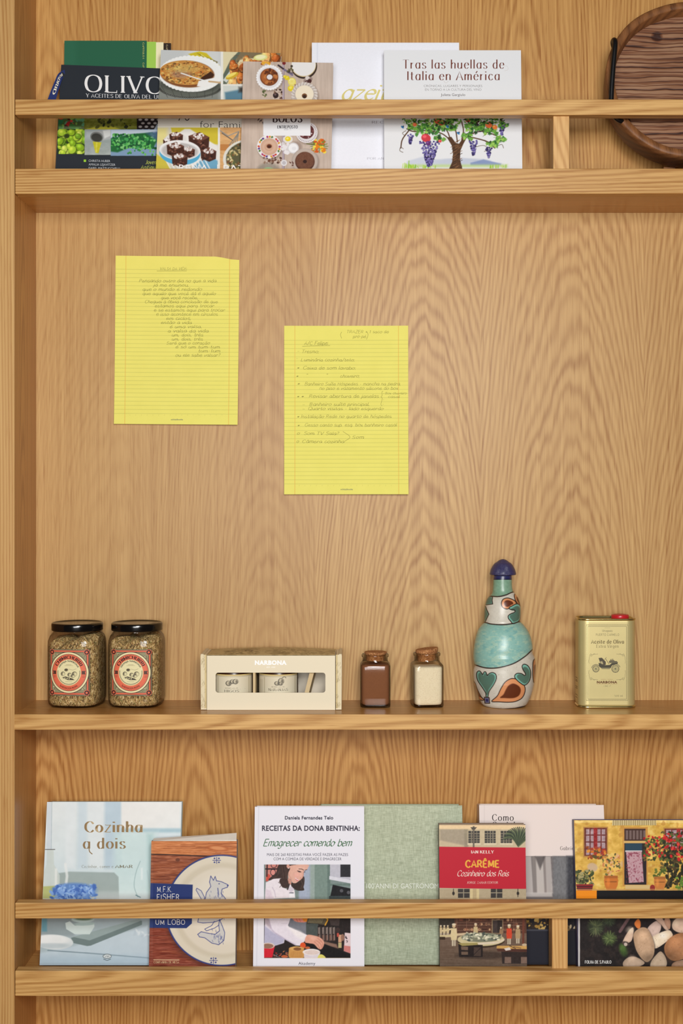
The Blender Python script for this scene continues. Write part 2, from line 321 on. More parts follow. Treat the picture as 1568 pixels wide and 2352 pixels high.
# ---------------------------------------------------------------- lettering
def spline(pts, n=5):
    p = [np.asarray(q, float) for q in pts]
    if len(p) < 3: return p
    closed = np.allclose(p[0], p[-1]); out = []
    for i in range(len(p)-1):
        a = p[i-1] if i else (p[-2] if closed else 2*p[0]-p[1])
        d = p[i+2] if i+2 < len(p) else (p[1] if closed else 2*p[-1]-p[-2])
        b, c = p[i], p[i+1]
        for k in range(n):
            t = k/n; out.append(0.5*((2*b)+(c-a)*t+(2*a-5*b+4*c-d)*t*t+(3*b-a-3*c+d)*t**3))
    out.append(p[-1]); return out
G = {
'A':'5|0 0 2.5 7 5 0|.9 2.4 4.1 2.4','B':'4.6|.4 0 .4 7|~.4 7 2.6 7 3.8 5.4 2.6 3.8 .4 3.7|~.4 3.7 3 3.6 4.3 1.9 3 .1 .4 0',
'C':'5|~4.8 5.6 3.7 6.9 2.2 6.9 .7 5.5 .3 3.5 .7 1.5 2.2 .1 3.7 .1 4.9 1.3','D':'5.2|.4 0 .4 7|~.4 7 2.6 6.9 4.6 5.4 5 3.5 4.6 1.6 2.6 .1 .4 0',
'E':'4.3|4 7 .4 7|.4 7 .4 0|.4 0 4.2 0|.4 3.7 3.4 3.7','F':'4.1|4 7 .4 7|.4 7 .4 0|.4 3.6 3.3 3.6',
'G':'5.2|~4.8 5.7 3.7 6.9 2.2 6.9 .7 5.5 .3 3.5 .7 1.5 2.2 .1 3.7 .2 4.8 1.2|4.8 1 4.8 3.1|4.8 3.1 3.1 3.1','H':'5|.4 0 .4 7|4.6 0 4.6 7|.4 3.6 4.6 3.6','I':'1|.5 0 .5 7',
'J':'3|~2.4 7 2.4 2 1.9 .4 .9 0 0 .7','K':'4.7|.4 0 .4 7|4.3 7 .4 2.9|1.6 4.2 4.6 0','L':'4|.4 7 .4 0|.4 0 4 0','M':'6|.4 0 .6 7|.6 7 3 1.2|3 1.2 5.4 7|5.4 7 5.6 0','N':'5|.4 0 .4 7|.4 7 4.6 0|4.6 0 4.6 7',
'O':'5.6|~2.8 7 .9 6.1 .2 3.5 .9 .9 2.8 0 4.7 .9 5.4 3.5 4.7 6.1 2.8 7','P':'4.3|.4 0 .4 7|~.4 7 2.8 7 4 5.3 2.8 3.4 .4 3.3','Q':'5.6|~2.8 7 .9 6.1 .2 3.5 .9 .9 2.8 0 4.7 .9 5.4 3.5 4.7 6.1 2.8 7|3.2 1.6 5.4 -.7',
'R':'4.7|.4 0 .4 7|~.4 7 2.8 7 4 5.3 2.8 3.5 .4 3.4|2.4 3.4 4.6 0','S':'4.4|~4 5.8 3 6.9 1.6 6.9 .6 5.7 .9 4.4 2.4 3.6 3.9 2.7 4.1 1.2 3 .1 1.4 .1 .3 1.3','T':'4.8|0 7 4.8 7|2.4 7 2.4 0',
'U':'5.2|~.4 7 .4 4.5 .4 2.4 1.2 .5 2.6 0 4 .5 4.8 2.4 4.8 4.5 4.8 7','V':'4.8|0 7 2.4 0|2.4 0 4.8 7','W':'6.8|0 7 1.7 0|1.7 0 3.4 6.6|3.4 6.6 5.1 0|5.1 0 6.8 7','X':'4.6|.2 7 4.4 0|4.4 7 .2 0','Y':'4.6|0 7 2.3 3.4|4.6 7 2.3 3.4|2.3 3.4 2.3 0','Z':'4.4|.3 7 4.2 7|4.2 7 .2 0|.2 0 4.3 0',
'a':'4|~3.4 3.9 2.4 4.7 1.1 4.3 .4 2.4 1 .4 2 0 3 .6 3.5 1.8|3.5 4.7 3.5 0','b':'4|.5 7.2 .5 0|~.5 3.2 1.4 4.5 2.6 4.7 3.7 3.4 3.7 1.3 2.6 .1 1.4 .2 .5 1.4','c':'3.6|~3.4 3.8 2.4 4.7 1.2 4.4 .4 2.4 1.2 .3 2.4 0 3.5 1',
'd':'4|~3.4 4 2.3 4.7 1.1 4.3 .4 2.3 1.1 .3 2.2 0 3.4 1|3.4 7.2 3.4 0','e':'3.8|~.5 2.6 2 2.7 3.5 2.8 3.1 4.3 2 4.7 .9 4 .4 2.3 1.1 .4 2.3 0 3.5 .9','f':'2.6|~2.9 6.8 2.2 7.2 1.4 6.6 1.2 5 1.2 2.5 1.2 0|.2 4.5 2.5 4.5',
'g':'4|~3.4 4 2.3 4.7 1.1 4.3 .4 2.5 1.1 .6 2.2 .3 3.4 1.2|~3.4 4.7 3.4 2 3.4 -.8 2.8 -2 1.6 -2.3 .5 -1.7','h':'4|.5 7.2 .5 0|~.5 3.2 1.5 4.5 2.6 4.7 3.4 3.8 3.4 2 3.4 0','i':'1.1|.5 4.7 .5 0|.5 6.2 .5 6.9','j':'1.6|~1 4.7 1 2 1 -1 .6 -2 -.3 -2.2|1 6.2 1 6.9',
'k':'3.7|.5 7.2 .5 0|3.2 4.6 .5 1.8|1.5 2.8 3.5 0','l':'1.1|.5 7.2 .5 0','m':'5.8|.5 4.7 .5 0|~.5 3.3 1.4 4.6 2.4 4.6 2.9 3.6 2.9 2 2.9 0|~2.9 3.3 3.8 4.6 4.8 4.6 5.3 3.6 5.3 2 5.3 0','n':'4|.5 4.7 .5 0|~.5 3.3 1.5 4.6 2.6 4.6 3.4 3.6 3.4 2 3.4 0',
'o':'4|~2 4.7 .8 4 .3 2.35 .8 .7 2 0 3.2 .7 3.7 2.35 3.2 4 2 4.7','p':'4|.5 4.7 .5 -2.3|~.5 3.2 1.4 4.5 2.6 4.7 3.7 3.4 3.7 1.3 2.6 .1 1.4 .2 .5 1.4','q':'4|~3.4 4 2.3 4.7 1.1 4.3 .4 2.3 1.1 .3 2.2 0 3.4 1|3.4 4.7 3.4 -2.3','r':'2.6|.5 4.7 .5 0|~.5 3 1.3 4.3 2.6 4.5',
's':'3.4|~3 3.9 2.1 4.7 1 4.5 .5 3.6 1.2 2.6 2.5 2 3 1 2.2 .1 1 .1 .3 .9','t':'2.7|~1.2 6.4 1.2 4 1.2 1 1.7 .1 2.6 .3|.2 4.6 2.5 4.6','u':'4|~.5 4.7 .5 2.5 .5 1 1.3 .1 2.4 .2 3.4 1.4|3.4 4.7 3.4 0','v':'3.4|0 4.7 1.7 0|1.7 0 3.4 4.7',
'w':'5.2|0 4.7 1.3 0|1.3 0 2.6 4.4|2.6 4.4 3.9 0|3.9 0 5.2 4.7','x':'3.4|.2 4.7 3.2 0|3.2 4.7 .2 0','y':'3.5|0 4.7 1.7 .2|3.5 4.7 1 -2.2','z':'3.4|.3 4.6 3.2 4.6|3.2 4.6 .2 0|.2 0 3.3 0',
'0':'4.4|~2.2 7 .8 6 .3 3.5 .8 1 2.2 0 3.6 1 4.1 3.5 3.6 6 2.2 7','1':'2.6|.4 5.6 1.6 7|1.6 7 1.6 0','2':'4.2|~.5 5.6 1.4 6.9 2.8 6.9 3.7 5.6 3 3.8 .4 0|.4 0 4 0','6':'4.2|~3.5 6.4 2.4 7 1.1 5.8 .4 3 .9 .8 2.1 0 3.4 .8 3.7 2.3 3 3.8 1.8 3.9 .6 2.4','7':'4|.3 7 3.8 7|3.8 7 1.5 0',
'5':'4|3.6 7 .9 7|~.9 7 .6 4 2.2 4.4 3.6 3.4 3.6 1.2 2.2 0 .5 .6','.':'1.2|.4 0 .5 .5',',':'1.3|.7 .6 .3 -1',':':'1.3|.5 .2 .5 .8|.5 3.6 .5 4.2',';':'1.3|.7 .5 .3 -1|.5 3.6 .5 4.2',"'":'1.1|.6 7 .4 5.4','-':'2.6|.4 2.6 2.2 2.6','*':'3|1.5 5 1.5 2|.3 4.3 2.7 2.7|2.7 4.3 .3 2.7','?':'3.4|~.4 5.8 1.4 7 2.8 6.4 2.8 5 1.6 3.6 1.6 2|1.6 .1 1.6 .6',
'+':'4|2 5 2 1|0 3 4 3','(':'2|~1.8 8 .5 5.5 .5 1.5 1.8 -1','!':'1|.5 7 .5 2',')':'2|~.2 8 1.5 5.5 1.5 1.5 .2 -1','/':'2.6|.2 -.6 2.4 7.2','&':'4.6|~4.4 0 1 5 1.6 6.8 2.8 6.6 2.8 5.2 .6 2.6 .6 .8 2 0 3.4 .8 4.4 3','"':'2|.5 7 .5 5.6|1.4 7 1.4 5.6','|':'1|.5 -1 .5 8','{':'2|~1.8 8 1 7 1 4.5 .2 3.5 1 2.5 1 0 1.8 -1','>':'3|.2 7 2.8 3.5|2.8 3.5 .2 0',
}
ACC = {0x301: '0 0 1.1 1.5', 0x302: '-1.1 0 0 1.3 1.1 0', 0x303: '~-1.3 .2 -.5 .9 .5 .2 1.3 .9', 0x327: '~.2 0 .5 -.8 -.2 -1.4 -.9 -1.2', 0x300: '0 0 -1.1 1.5'}
def pts_of(t):
    sm = t.startswith('~'); q = [float(v) for v in t.lstrip('~').split()]; p = list(zip(q[0::2], q[1::2]))
    return (spline(p, 5) if sm else [np.asarray(a) for a in p]), sm
GC = {}
def glyph(ch):
    if ch not in GC:
        ss = G.get(ch, '2.6').split('|'); GC[ch] = (float(ss[0]), [pts_of(t) for t in ss[1:]])
    return GC[ch]
def lay(s, sp=1.3, slant=0.0, jit=0.0, rng=None, join=False):
    """text -> (strokes [(points, curved)], width); units: cap height 7"""
    x, out = 0.0, []
    for ch in unicodedata.normalize('NFD', s):
        if ch == ' ': x += 3.0; continue
        if ord(ch) in ACC:
            p, sm = pts_of(ACC[ord(ch)]); dy = (0 if ord(ch) == 0x327 else (7.9 if last[1] else 5.7))
            out.append(([q+np.array((last[0], dy)) for q in p], True)); continue
        wd, st = glyph(ch); jy = rng.uniform(-jit, jit) if rng else 0; k = 1+(rng.uniform(-jit, jit)*.25 if rng else 0)
        last = (x+wd/2, ch.isupper())
        for p, sm in st: out.append(([np.array((x+q[0]*k, q[1]*k+jy)) for q in p], sm))
        if join and ch in 'ovwr': out.append(([np.array((x+wd-.4, 3.9+jy)), np.array((x+wd+sp*.9, 3.3+jy))], True))
        elif join and ch.islower(): out.append(([np.array((x+wd-.6, .3+jy)), np.array((x+wd+sp*.9, 1.6+jy))], True))
        x += wd+sp
    if slant: out = [([np.array((q[0]+slant*q[1], q[1])) for q in p], sm) for p, sm in out]
    return out, max(x-sp, 1)
def stroke_polys(strokes, thin, thick, serif=0.0, ang=None):
    polys = []
    for p, sm in strokes:
        m = len(p)
        if m < 2: continue
        tg = [p[min(i+1, m-1)]-p[max(i-1, 0)] for i in range(m)]; L_, R_ = [], []
        for q, t in zip(p, tg):
            ln = math.hypot(*t) or 1; t = t/ln; nrm = np.array((-t[1], t[0]))
            wd = thin+(thick-thin)*(abs(t[1])**1.6 if ang is None else abs(t[0]*math.sin(ang)-t[1]*math.cos(ang))**1.3)
            if not sm and m == 2 and serif and t[0]*t[1] > 0.2: wd = thin+(thick-thin)*.25
            L_.append(q+nrm*wd/2); R_.append(q-nrm*wd/2)
        for i in range(m-1): polys.append([L_[i], L_[i+1], R_[i+1], R_[i]])
        if not sm and serif:
            for e, o in ((0, 1), (m-1, m-2)):
                t = p[e]-p[o]; ln = math.hypot(*t) or 1
                if abs(t[1])/ln > 0.75:
                    y0 = p[e][1]; s_ = serif; h = thin*1.1*(1 if t[1] < 0 else -1)
                    polys.append([np.array((p[e][0]-s_, y0)), np.array((p[e][0]+s_, y0)), np.array((p[e][0]+s_, y0+h)), np.array((p[e][0]-s_, y0+h))])
                elif abs(t[0])/ln > 0.9 and ln > 1.5:
                    x0 = p[e][0]; sg = 1 if t[0] > 0 else -1; dn = -1 if p[e][1] > 5 else 1
                    polys.append([np.array((x0, p[e][1])), np.array((x0-sg*thin, p[e][1])), np.array((x0-sg*thin*.3, p[e][1]+dn*serif*1.3)), np.array((x0, p[e][1]+dn*serif*1.3))])
    return polys
ICACHE = {}
def inter_polys(s, bold):
    if (s, bold) in ICACHE: return ICACHE[(s, bold)]
    cu = bpy.data.curves.new('t', 'FONT'); cu.body = s; cu.offset = bold; cu.space_character = 1.0+2.2*max(bold, 0); cu.resolution_u = 3; cu.fill_mode = 'FRONT'
    ob = bpy.data.objects.new('t', cu); COL.objects.link(ob)
    dg = bpy.context.evaluated_depsgraph_get(); me = bpy.data.meshes.new_from_object(ob.evaluated_get(dg))
    v = np.array([q.co[:2] for q in me.vertices]); f = [[v[i] for i in pl.vertices] for pl in me.polygons]
    bpy.data.objects.remove(ob); bpy.data.curves.remove(cu); bpy.data.meshes.remove(me)
    x0, x1 = v[:, 0].min(), v[:, 0].max(); k = 7/0.727
    f = [[np.array(((q[0]-x0)*k, q[1]*k)) for q in pl] for pl in f]
    ICACHE[(s, bold)] = (f, (x1-x0)*k); return ICACHE[(s, bold)]
STYLE = {  # thin, thick, serif, slant, spacing, pen angle
 'serif': (.32, 1.0, .75, 0, 1.5, None), 'serifbold': (.6, 1.7, .8, 0, 1.6, None), 'italic': (.35, .95, .4, .22, 1.1, None), 'didone': (.2, 1.3, .55, 0, 1.35, None),
 'stencil': (.17, 1.0, .6, 0, 1.4, None), 'script': (.3, 1.1, 0, .30, .55, .55), 'fine': (.5, .7, 0, .12, 1.0, None), 'brush': (.4, 1.25, 0, .35, .5, .6), 'goldbrush': (.35, 1.05, 0, .3, .3, .6), 'caps': (.7, .7, 0, 0, 1.5, None), 'heavy': (1.3, 1.7, 0, 0, 1.3, None), 'hand': (.42, .5, 0, .24, 1.0, None)}
def text_polys(s, style, x0, x1, yb, cap, slope=0.0, warp=None, jit=0.0, seed=0):
    """lettering as polygons in photo pixels: from x0 to x1 (x1 None: natural width) on baseline yb"""
    if style.startswith('sans'):
        po, wd = inter_polys(s, {'sans': 0.0, 'sansbold': 0.03, 'sansheavy': 0.055, 'sanslight': -0.016}[style])
    else:
        th, tk, sf, sl_, sp, an = STYLE[style]
        st, wd = lay(s, sp, sl_, jit, np.random.default_rng(seed) if jit else None, join=style in ('hand', 'script', 'brush'))
        po = stroke_polys(st, th, tk, sf, an)
    ky = cap/7.0; kx = ky if x1 is None else (x1-x0)/wd
    if warp: return [[warp(q[0]/wd, q[1]*ky) for q in pl] for pl in po]
    return [[(x0+q[0]*kx, yb-q[1]*ky+slope*q[0]*kx) for q in pl] for pl in po]

class Surf:
    """a printed sheet: canvas art on a grid plus lettering polygons; pt(px, py, h) gives the place on the surface"""
    def __init__(s, pt, x0, y0, x1, y1, res=None, seed=1):
        s.pt = pt; s.c = Canvas(x0, y0, x1, y1, res, seed); s.L = []; s.lift = 0.00012
    def text(s, t, style, x0, x1, yb, cap, col, **k):
        for pl in text_polys(t, style, x0, x1, yb, cap, **k): s.L.append((pl, col))
    def pline(s, pts, wd, col, smooth=False):
        p = [np.asarray(q, float) for q in pts]
        if smooth: p = spline(p, 5)
        for pl in stroke_polys([(p, True)], wd, wd): s.L.append((pl, col))
    def pgon(s, pts, col): s.L.append(([tuple(q) for q in pts], col))
    def add_lettering(s, V, Fc, C):
        for ix, (pl, col) in enumerate(s.L):
            n = len(V); c = sl(col)
            q = [s.pt(a[0], a[1], s.lift+(ix % 50)*2e-6) for a in pl]
            ar = sum(pl[i][0]*pl[(i+1) % len(pl)][1]-pl[(i+1) % len(pl)][0]*pl[i][1] for i in range(len(pl)))
            if ar > 0: q.reverse()
            V += q; C += [c]*len(q); Fc.append(tuple(range(n, n+len(q))))
    def sheet(s, name, mat, parent, x0, y0, x1, y1, nu, nv, outline=None):
        V, C, Fc = [], [], []
        for j in range(nv+1):
            for i in range(nu+1):
                px = x0+(x1-x0)*i/nu; py = y1+(y0-y1)*j/nv
                V.append(s.pt(px, py, 0.0)); C.append((px, py))
        C = np.array(C); C = [tuple(c) for c in s.c.sample(C[:, 0], C[:, 1])]
        for j in range(nv):
            for i in range(nu):
                a = j*(nu+1)+i; Fc.append((a, a+1, a+nu+2, a+nu+1))
        s.add_lettering(V, Fc, C)
        return mesh_obj(name, V, Fc, mat, parent, smooth=False, cols=np.array(C))

class Sheet(Surf):
    """a thin board or paper (front cover, note): local u right, v up, n towards the viewer"""
    def __init__(s, O, U, V, N, w_, h, thick, seed=1, res=None, bend=None, top=None):
        s.O, s.U, s.V, s.N = (np.array(a, float) for a in (O, U, V, N)); s.w, s.h, s.th = w_, h, thick
        s.curved = bend is not None; s.bend = bend or (lambda u, v: 0*u); s.top = top
        q = [s.px(u, v) for u in (0, w_) for v in (0, h)]; xs = [a[0] for a in q]; ys = [a[1] for a in q]
        super().__init__(s.on, min(xs), min(ys), max(xs), max(ys), res, seed)
    def at(s, u, v, n=0.0): return s.O+s.U*u+s.V*v+s.N*n
    def px(s, u, v):
        p = s.at(u, v); k = F/(F+p[1])*P; return VX+p[0]*k, VY-(p[2]-ZC)*k
    def uv(s, px, py):
        d = np.array(((px-VX)/P, F, (VY-py)/P))/F; c0 = np.array((0, -F, ZC))
        t = np.dot(s.O-c0, s.N)/np.dot(d, s.N); q = c0+d*t-s.O
        return np.dot(q, s.U), np.dot(q, s.V)
    def on(s, px, py, h=0.0):
        u, v = s.uv(px, py); u = min(max(u, 0), s.w); v = min(max(v, 0), s.h)
        return tuple(s.at(u, v, h+float(s.bend(np.array(u/s.w), np.array(v/s.h)))))
    def build(s, name, mat, parent=None, loc=None):
        (xa, ya), (xb, yb) = s.px(0, s.h), s.px(s.w, 0)
        nu = max(8, int(abs(xb-xa)*RES)); nv = max(8, int(abs(yb-ya)*RES))
        uu = np.linspace(0, 1, nu+1); vv = np.linspace(0, 1, nv+1); UU, VV = np.meshgrid(uu, vv)
        tp = np.ones(nu+1) if s.top is None else s.top(uu)
        u, v = UU*s.w, VV*tp[None]*s.h; n = s.bend(UU, VV)+0*UU
        Pw = s.O+u[..., None]*s.U+v[..., None]*s.V+n[..., None]*s.N
        P0 = s.O+u[..., None]*s.U+v[..., None]*s.V
        k = F/(F+P0[..., 1])*P; C = s.c.sample(VX+P0[..., 0]*k, VY-(P0[..., 2]-ZC)*k)
        Vt = [tuple(q) for q in Pw.reshape(-1, 3)]; Cl = [tuple(q) for q in C.reshape(-1, 3)]
        m = nu+1; idx = np.arange((nu+1)*(nv+1)).reshape(nv+1, nu+1)
        Fc = np.stack([idx[:-1, :-1], idx[:-1, 1:], idx[1:, 1:], idx[1:, :-1]], -1).reshape(-1, 4).tolist()
        if s.curved:
            s.add_lettering(Vt, Fc, Cl); o = mesh_obj(name, Vt, Fc, mat, parent, cols=np.array(Cl), loc=loc)
            sd = o.modifiers.new('thickness', 'SOLIDIFY'); sd.thickness = s.th; sd.offset = -1; return o
        bk = Pw-s.N*s.th; n0 = len(Vt)
        bot = idx[0].tolist(); tpi = idx[-1].tolist(); lf = idx[:, 0].tolist(); rt = idx[:, -1].tolist()
        st = max(1, nu//24); bi = sorted(set(list(range(0, nu+1, st))+[nu])); nb = len(bi)
        Vt += [tuple(bk[0, i]) for i in bi]+[tuple(bk[-1, i]) for i in bi]; Cl += [Cl[bot[i]] for i in bi]+[Cl[tpi[i]] for i in bi]
        B = [n0+i for i in range(nb)]; T = [n0+nb+i for i in range(nb)]
        for i in range(nb-1): Fc.append([B[i+1], B[i], T[i], T[i+1]])
        Fc += [list(reversed(bot))+B, tpi+list(reversed(T)), lf+[T[0], B[0]], list(reversed(rt))+[B[-1], T[-1]]]
        s.add_lettering(Vt, Fc, Cl)
        return mesh_obj(name, Vt, Fc, mat, parent, cols=np.array(Cl), loc=loc)

# ================================================================ the setting
def structure(o): o['kind'] = 'structure'; return o
structure(mesh_obj('floor', [(-4, -6, 0), (4, -6, 0), (4, 1, 0), (-4, 1, 0)], [(0, 1, 2, 3)], oak('floor_oak', 'X', (196, 150, 98), (150, 104, 60), 0.14)))
structure(box('wall_back', -4, 4, D+0.03, D+0.15, 0, 2.8, plain('wall_paint', (236, 232, 224), 0.8, vary=0.02), bevel=0))

# ================================================================ the oak bookcase
LT, DK = (219, 176, 119), (171, 117, 61)
oak_face = oak('oak_stile', 'Z', (212, 172, 112), (172, 124, 70), 0.35, 0.17, 0.02, 0.0045, 0.35, 0.8, seed=2)
oak_side = oak('oak_side', 'Z', (204, 152, 90), (150, 98, 48), 0.3, 0.1, 0.03, 0.005, 0.6, 0.8, seed=5, rough=0.38)  # browner side veneer, with some of the inner face's shade in its colour
oak_rail = oak('oak_rail', 'X', (219, 176, 112), (166, 116, 58), 0.10, 0.03, 0.035, 0.0042, 0.5, 1.0, seed=9, vbase=-1.2)
oak_board = oak('oak_shelf', 'X', (206, 156, 92), (156, 102, 48), 0.3, 0.08, 0.05, 0.005, 0.8, 0.8, seed=12, rough=0.3)  # board tone darkened: part of the undersides' shade is in the colour
oak_post = oak('oak_post', 'Z', (222, 178, 116), (178, 126, 68), 0.2, 0.05, 0.09, 0.005, 0.8, 0.9, seed=15)
pan_top = oak('oak_panel_upper', 'Z', (212, 164, 98), (156, 102, 46), 0.286, 0.0544, 0.07, 0.0052, 0.9, 1.1, seed=21, vbase=1.15, leaves=[(.5, .5, .5), (.62, .5, .3), (.60, .6, .6), (.45, .6, .3), (.55, .65, .5), (.5, .6, .4), (.6, .6, .3), (.4, .5, .5)])
pan_mid = oak('oak_panel_middle', 'Z', (205, 166, 108), (152, 104, 52), 0.285, 0.263, 0.12, 0.0050, 1.0, 0.85, seed=33, leaves=[(.5, .5, .5), (.6, .5, .4), (.78, .22, .2), (.72, .40, .55), (.65, .95, .40), (.55, .85, .32), (.5, .8, .5), (.5, .8, .4)])
pan_low = oak('oak_panel_lower', 'Z', (208, 158, 94), (156, 102, 46), 0.282, 0.0463, 0.10, 0.0058, 1.1, 1.1, seed=47, vbase=0.12, leaves=[(.5, .8, .5), (.52, .9, .4), (.5, .85, .55), (.5, .9, .45), (.5, .9, .5), (.5, .85, .42), (.5, .9, .5), (.5, .8, .5)])
XL, XR = X(33, 0), X(2010, 0)
ZT, ZB = Z(-420, 0), Z(2700, 0)
case = thing('oak_bookcase', 'tall shallow oak bookcase with slatted book ledges, holding everything in view', 'bookcase', (0, 0.06, 0))
LIP = 0.021
def zf(py): return Z(py, 0)
zs = {'up': (zf(445), zf(411)), 'mid': (zf(1676), zf(1641)), 'low': (zf(2288), zf(2255))}
for nm, (a, b) in zs.items():
    y0 = 0.0 if nm == 'mid' else LIP
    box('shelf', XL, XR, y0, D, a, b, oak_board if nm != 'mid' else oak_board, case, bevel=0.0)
box('shelf_edge', XL+0.0002, XR, -0.0006, 0.004, zs['mid'][0], zs['mid'][1]+0.0001, oak_rail, case, 0.0007)
box('lip', XL+0.001, XR, 0, LIP, zf(445), zf(387), oak_rail, case, 0.0012)
box('lip', XL+0.001, XR, 0, LIP, zf(2288), zf(2230), oak_rail, case, 0.0012)
box('rail', XL+0.001, XR, 0, LIP, zf(264), zf(228), oak_rail, case, 0.0012)
box('rail', XL+0.001, XR, 0, LIP, zf(2110), zf(2074), oak_rail, case, 0.0012)
for pxa, pxb, a, b, dy in ((1270, 1307, 411, 264, 0.006), (1267.5, 1303.5, 2255, 2110, 0.012)):
    box('post', X(pxa, dy), X(pxb, dy), dy, dy+0.037, zf(a) if a < 1000 else zf(2255), zf(b), oak_post, case, 0.001)
    box('post', X(pxa+640, dy), X(pxb+640, dy), dy, dy+0.037, zf(a) if a < 1000 else zf(2255), zf(b), oak_post, case, 0.001)
zt = Z(-60, D)
box('back_panel', XL, XR, D, D+0.012, zs['up'][0], ZT, pan_top, case, 0)
box('back_panel', XL, XR, D, D+0.012, zs['mid'][0], zs['up'][0], pan_mid, case, 0)
box('back_panel', XL, XR, D, D+0.012, ZB-0.02, zs['mid'][0], pan_low, case, 0)
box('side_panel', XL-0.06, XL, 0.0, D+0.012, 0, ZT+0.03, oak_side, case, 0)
box('stile', XL-0.06, XL+0.0004, -0.0012, 0.002, 0, ZT+0.03, oak_face, case, 0.0006)
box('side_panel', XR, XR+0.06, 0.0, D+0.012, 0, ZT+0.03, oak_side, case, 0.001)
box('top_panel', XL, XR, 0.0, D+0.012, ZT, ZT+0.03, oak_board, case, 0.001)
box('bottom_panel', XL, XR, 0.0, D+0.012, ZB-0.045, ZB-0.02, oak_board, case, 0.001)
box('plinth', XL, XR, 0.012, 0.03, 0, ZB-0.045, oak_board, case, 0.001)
FLO = {'up': zs['up'][1], 'mid': zs['mid'][1], 'low': zs['low'][1]}

# ================================================================ books
gloss = printed('coated_print', 0.42, 0.18); matte = printed('matt_print', 0.55, 0.14); cloth = printed('book_cloth', 0.8, 0.15, weave=0.5)
paper_edge = plain('page_edges', (228, 220, 202), 0.9, spec=0.1, vary=0.10, scale=700)
def cover_mat(col, nm='board', rough=0.5): return plain(nm, col, rough, spec=0.3, vary=0.03)
class Book:
    def __init__(s, name, label, cat, group, shelf, xl, xr, py, yb, yt, t, hard=True, roll=0.0, seed=1, edge=(235, 235, 235), mat=None, bend=None, pyr=None):
        s.t, s.hard, s.mat = t, hard, mat or gloss
        zfl = FLO[shelf]; al = 0.1
        zt = Z(py, yt)
        for _ in range(6):
            zb = zfl+t*math.sin(al)+0.0003; al = math.atan2(yt-yb, zt-zb)
        V = np.array((0, math.sin(al), math.cos(al))); U = np.array((1.0, 0, 0)); N = np.array((0, -math.cos(al), math.sin(al)))
        h = math.hypot(yt-yb, zt-zb); x0, x1 = X(xl, yt), X(xr, yt); w_ = x1-x0
        if roll:
            c, sn = math.cos(R(roll)), math.sin(R(roll)); U, V = U*c+V*sn, V*c-U*sn
        O = np.array((x0, yt, zt))-V*h
        low = min(O[2], (O+U*w_)[2])
        if roll:
            dz = zb-low; h -= dz/V[2]; O = O+V*(dz/V[2])
        s.s = Sheet(O, U, V, N, w_, h, 0.0026 if hard else 0.0005, seed, None, bend)
        s.c = s.s.c; s.text = s.s.text; s.edge = edge
        s.root = thing(name, label, cat, tuple(O+U*w_/2-N*t/2-np.array((0, 0, O[2]-zfl))), group)
    def B(s, name, u0, u1, v0, v1, n0, n1, mat, bevel=0.0):
        c = [s.s.at(u, v, n) for n in (n1, n0) for u, v in ((u0, v0), (u1, v0), (u1, v1), (u0, v1))]
        f = [(0, 1, 2, 3), (7, 6, 5, 4), (0, 4, 5, 1), (1, 5, 6, 2), (2, 6, 7, 3), (3, 7, 4, 0)]
        return mesh_obj(name, [tuple(q) for q in c], f, mat, s.root, bevel=bevel)
    def build(s, skew=0.0, back=None):
        w_, h, t = s.s.w, s.s.h, s.t; m = cover_mat(s.edge, 'binding'); ct = s.s.th; g = 0.003 if s.hard else 0.0
        s.s.build('front_cover', s.mat, s.root)
        bm = cover_mat(back or s.edge, 'back_board')
        s.B('back_cover', 0, w_-skew, 0, h, -t, -t+ct, bm, 0.0004)
        s.B('spine', 0, ct, 0, h, -t+ct, -ct, m, 0)
        s.B('page_block', ct, w_-g-0.0005, g, h-g-(0.0006 if not s.hard else 0), -t+ct, -ct, paper_edge)
        return s
LG, UG = 'books on the lower ledge', 'books on the upper ledge'
WH = (240, 240, 246)

# ---- lower ledge: pale blue table-setting cookbook
b = Book('hardcover_book', 'pale blue hardcover showing a laid table with blue flowers, leftmost on the lower ledge', 'book', LG, 'low', 108, 417, 1842, 0.055, 0.108, 0.032, seed=3, edge=(168, 186, 190))
c = b.c; c.fill((220, 233, 237)); c.rect(60, 1830, 430, 2010, (230, 238, 240), col2=(212, 228, 233))
c.rect(108, 1830, 119, 2230, (206, 218, 228), a=.7); c.line([(119.5, 1840), (112, 2230)], 1.2, (150, 172, 180), .6, 1.2)
for x0, x1, cc, a in ((150, 172, (228, 238, 242), .8), (178, 200, (204, 222, 232), .8), (205, 236, (228, 237, 240), .8), (240, 279, (188, 210, 224), .9)): c.rect(x0, 1830, x1, 1995, cc, a=a, soft=4)
c.rect(279, 1842, 413, 1902, (238, 240, 238), soft=2); c.rect(279, 1903, 430, 1912, (176, 205, 215), soft=3)
c.rect(262, 1912, 360, 2070, (206, 230, 230), a=.8, soft=8); c.rect(338, 1915, 350, 2070, (170, 205, 205), a=.6, soft=5)
c.poly([(128, 2080), (130, 2006), (160, 2002), (262, 2004), (272, 2014), (274, 2080)], (158, 174, 172), .9, 3)
c.rect(80, 2052, 420, 2090, (214, 226, 230), a=.7, soft=8)
c.poly([(108, 1952), (123, 1952), (124, 1985), (137, 2010), (137, 2062), (98, 2064), (100, 2005), (107, 1985)], (206, 218, 214), .9, 1.5); c.line([(104, 1951), (126, 1951)], 1.6, (90, 90, 88))
c.poly([(99, 2036), (136, 2034), (136, 2064), (98, 2064)], (182, 190, 118), .9, 2); c.rect(126, 1995, 131, 2050, (244, 248, 246), .7, soft=2)
c.line([(150, 1985), (154, 2012), (152, 2028)], 6, (236, 242, 242), .8, 3)
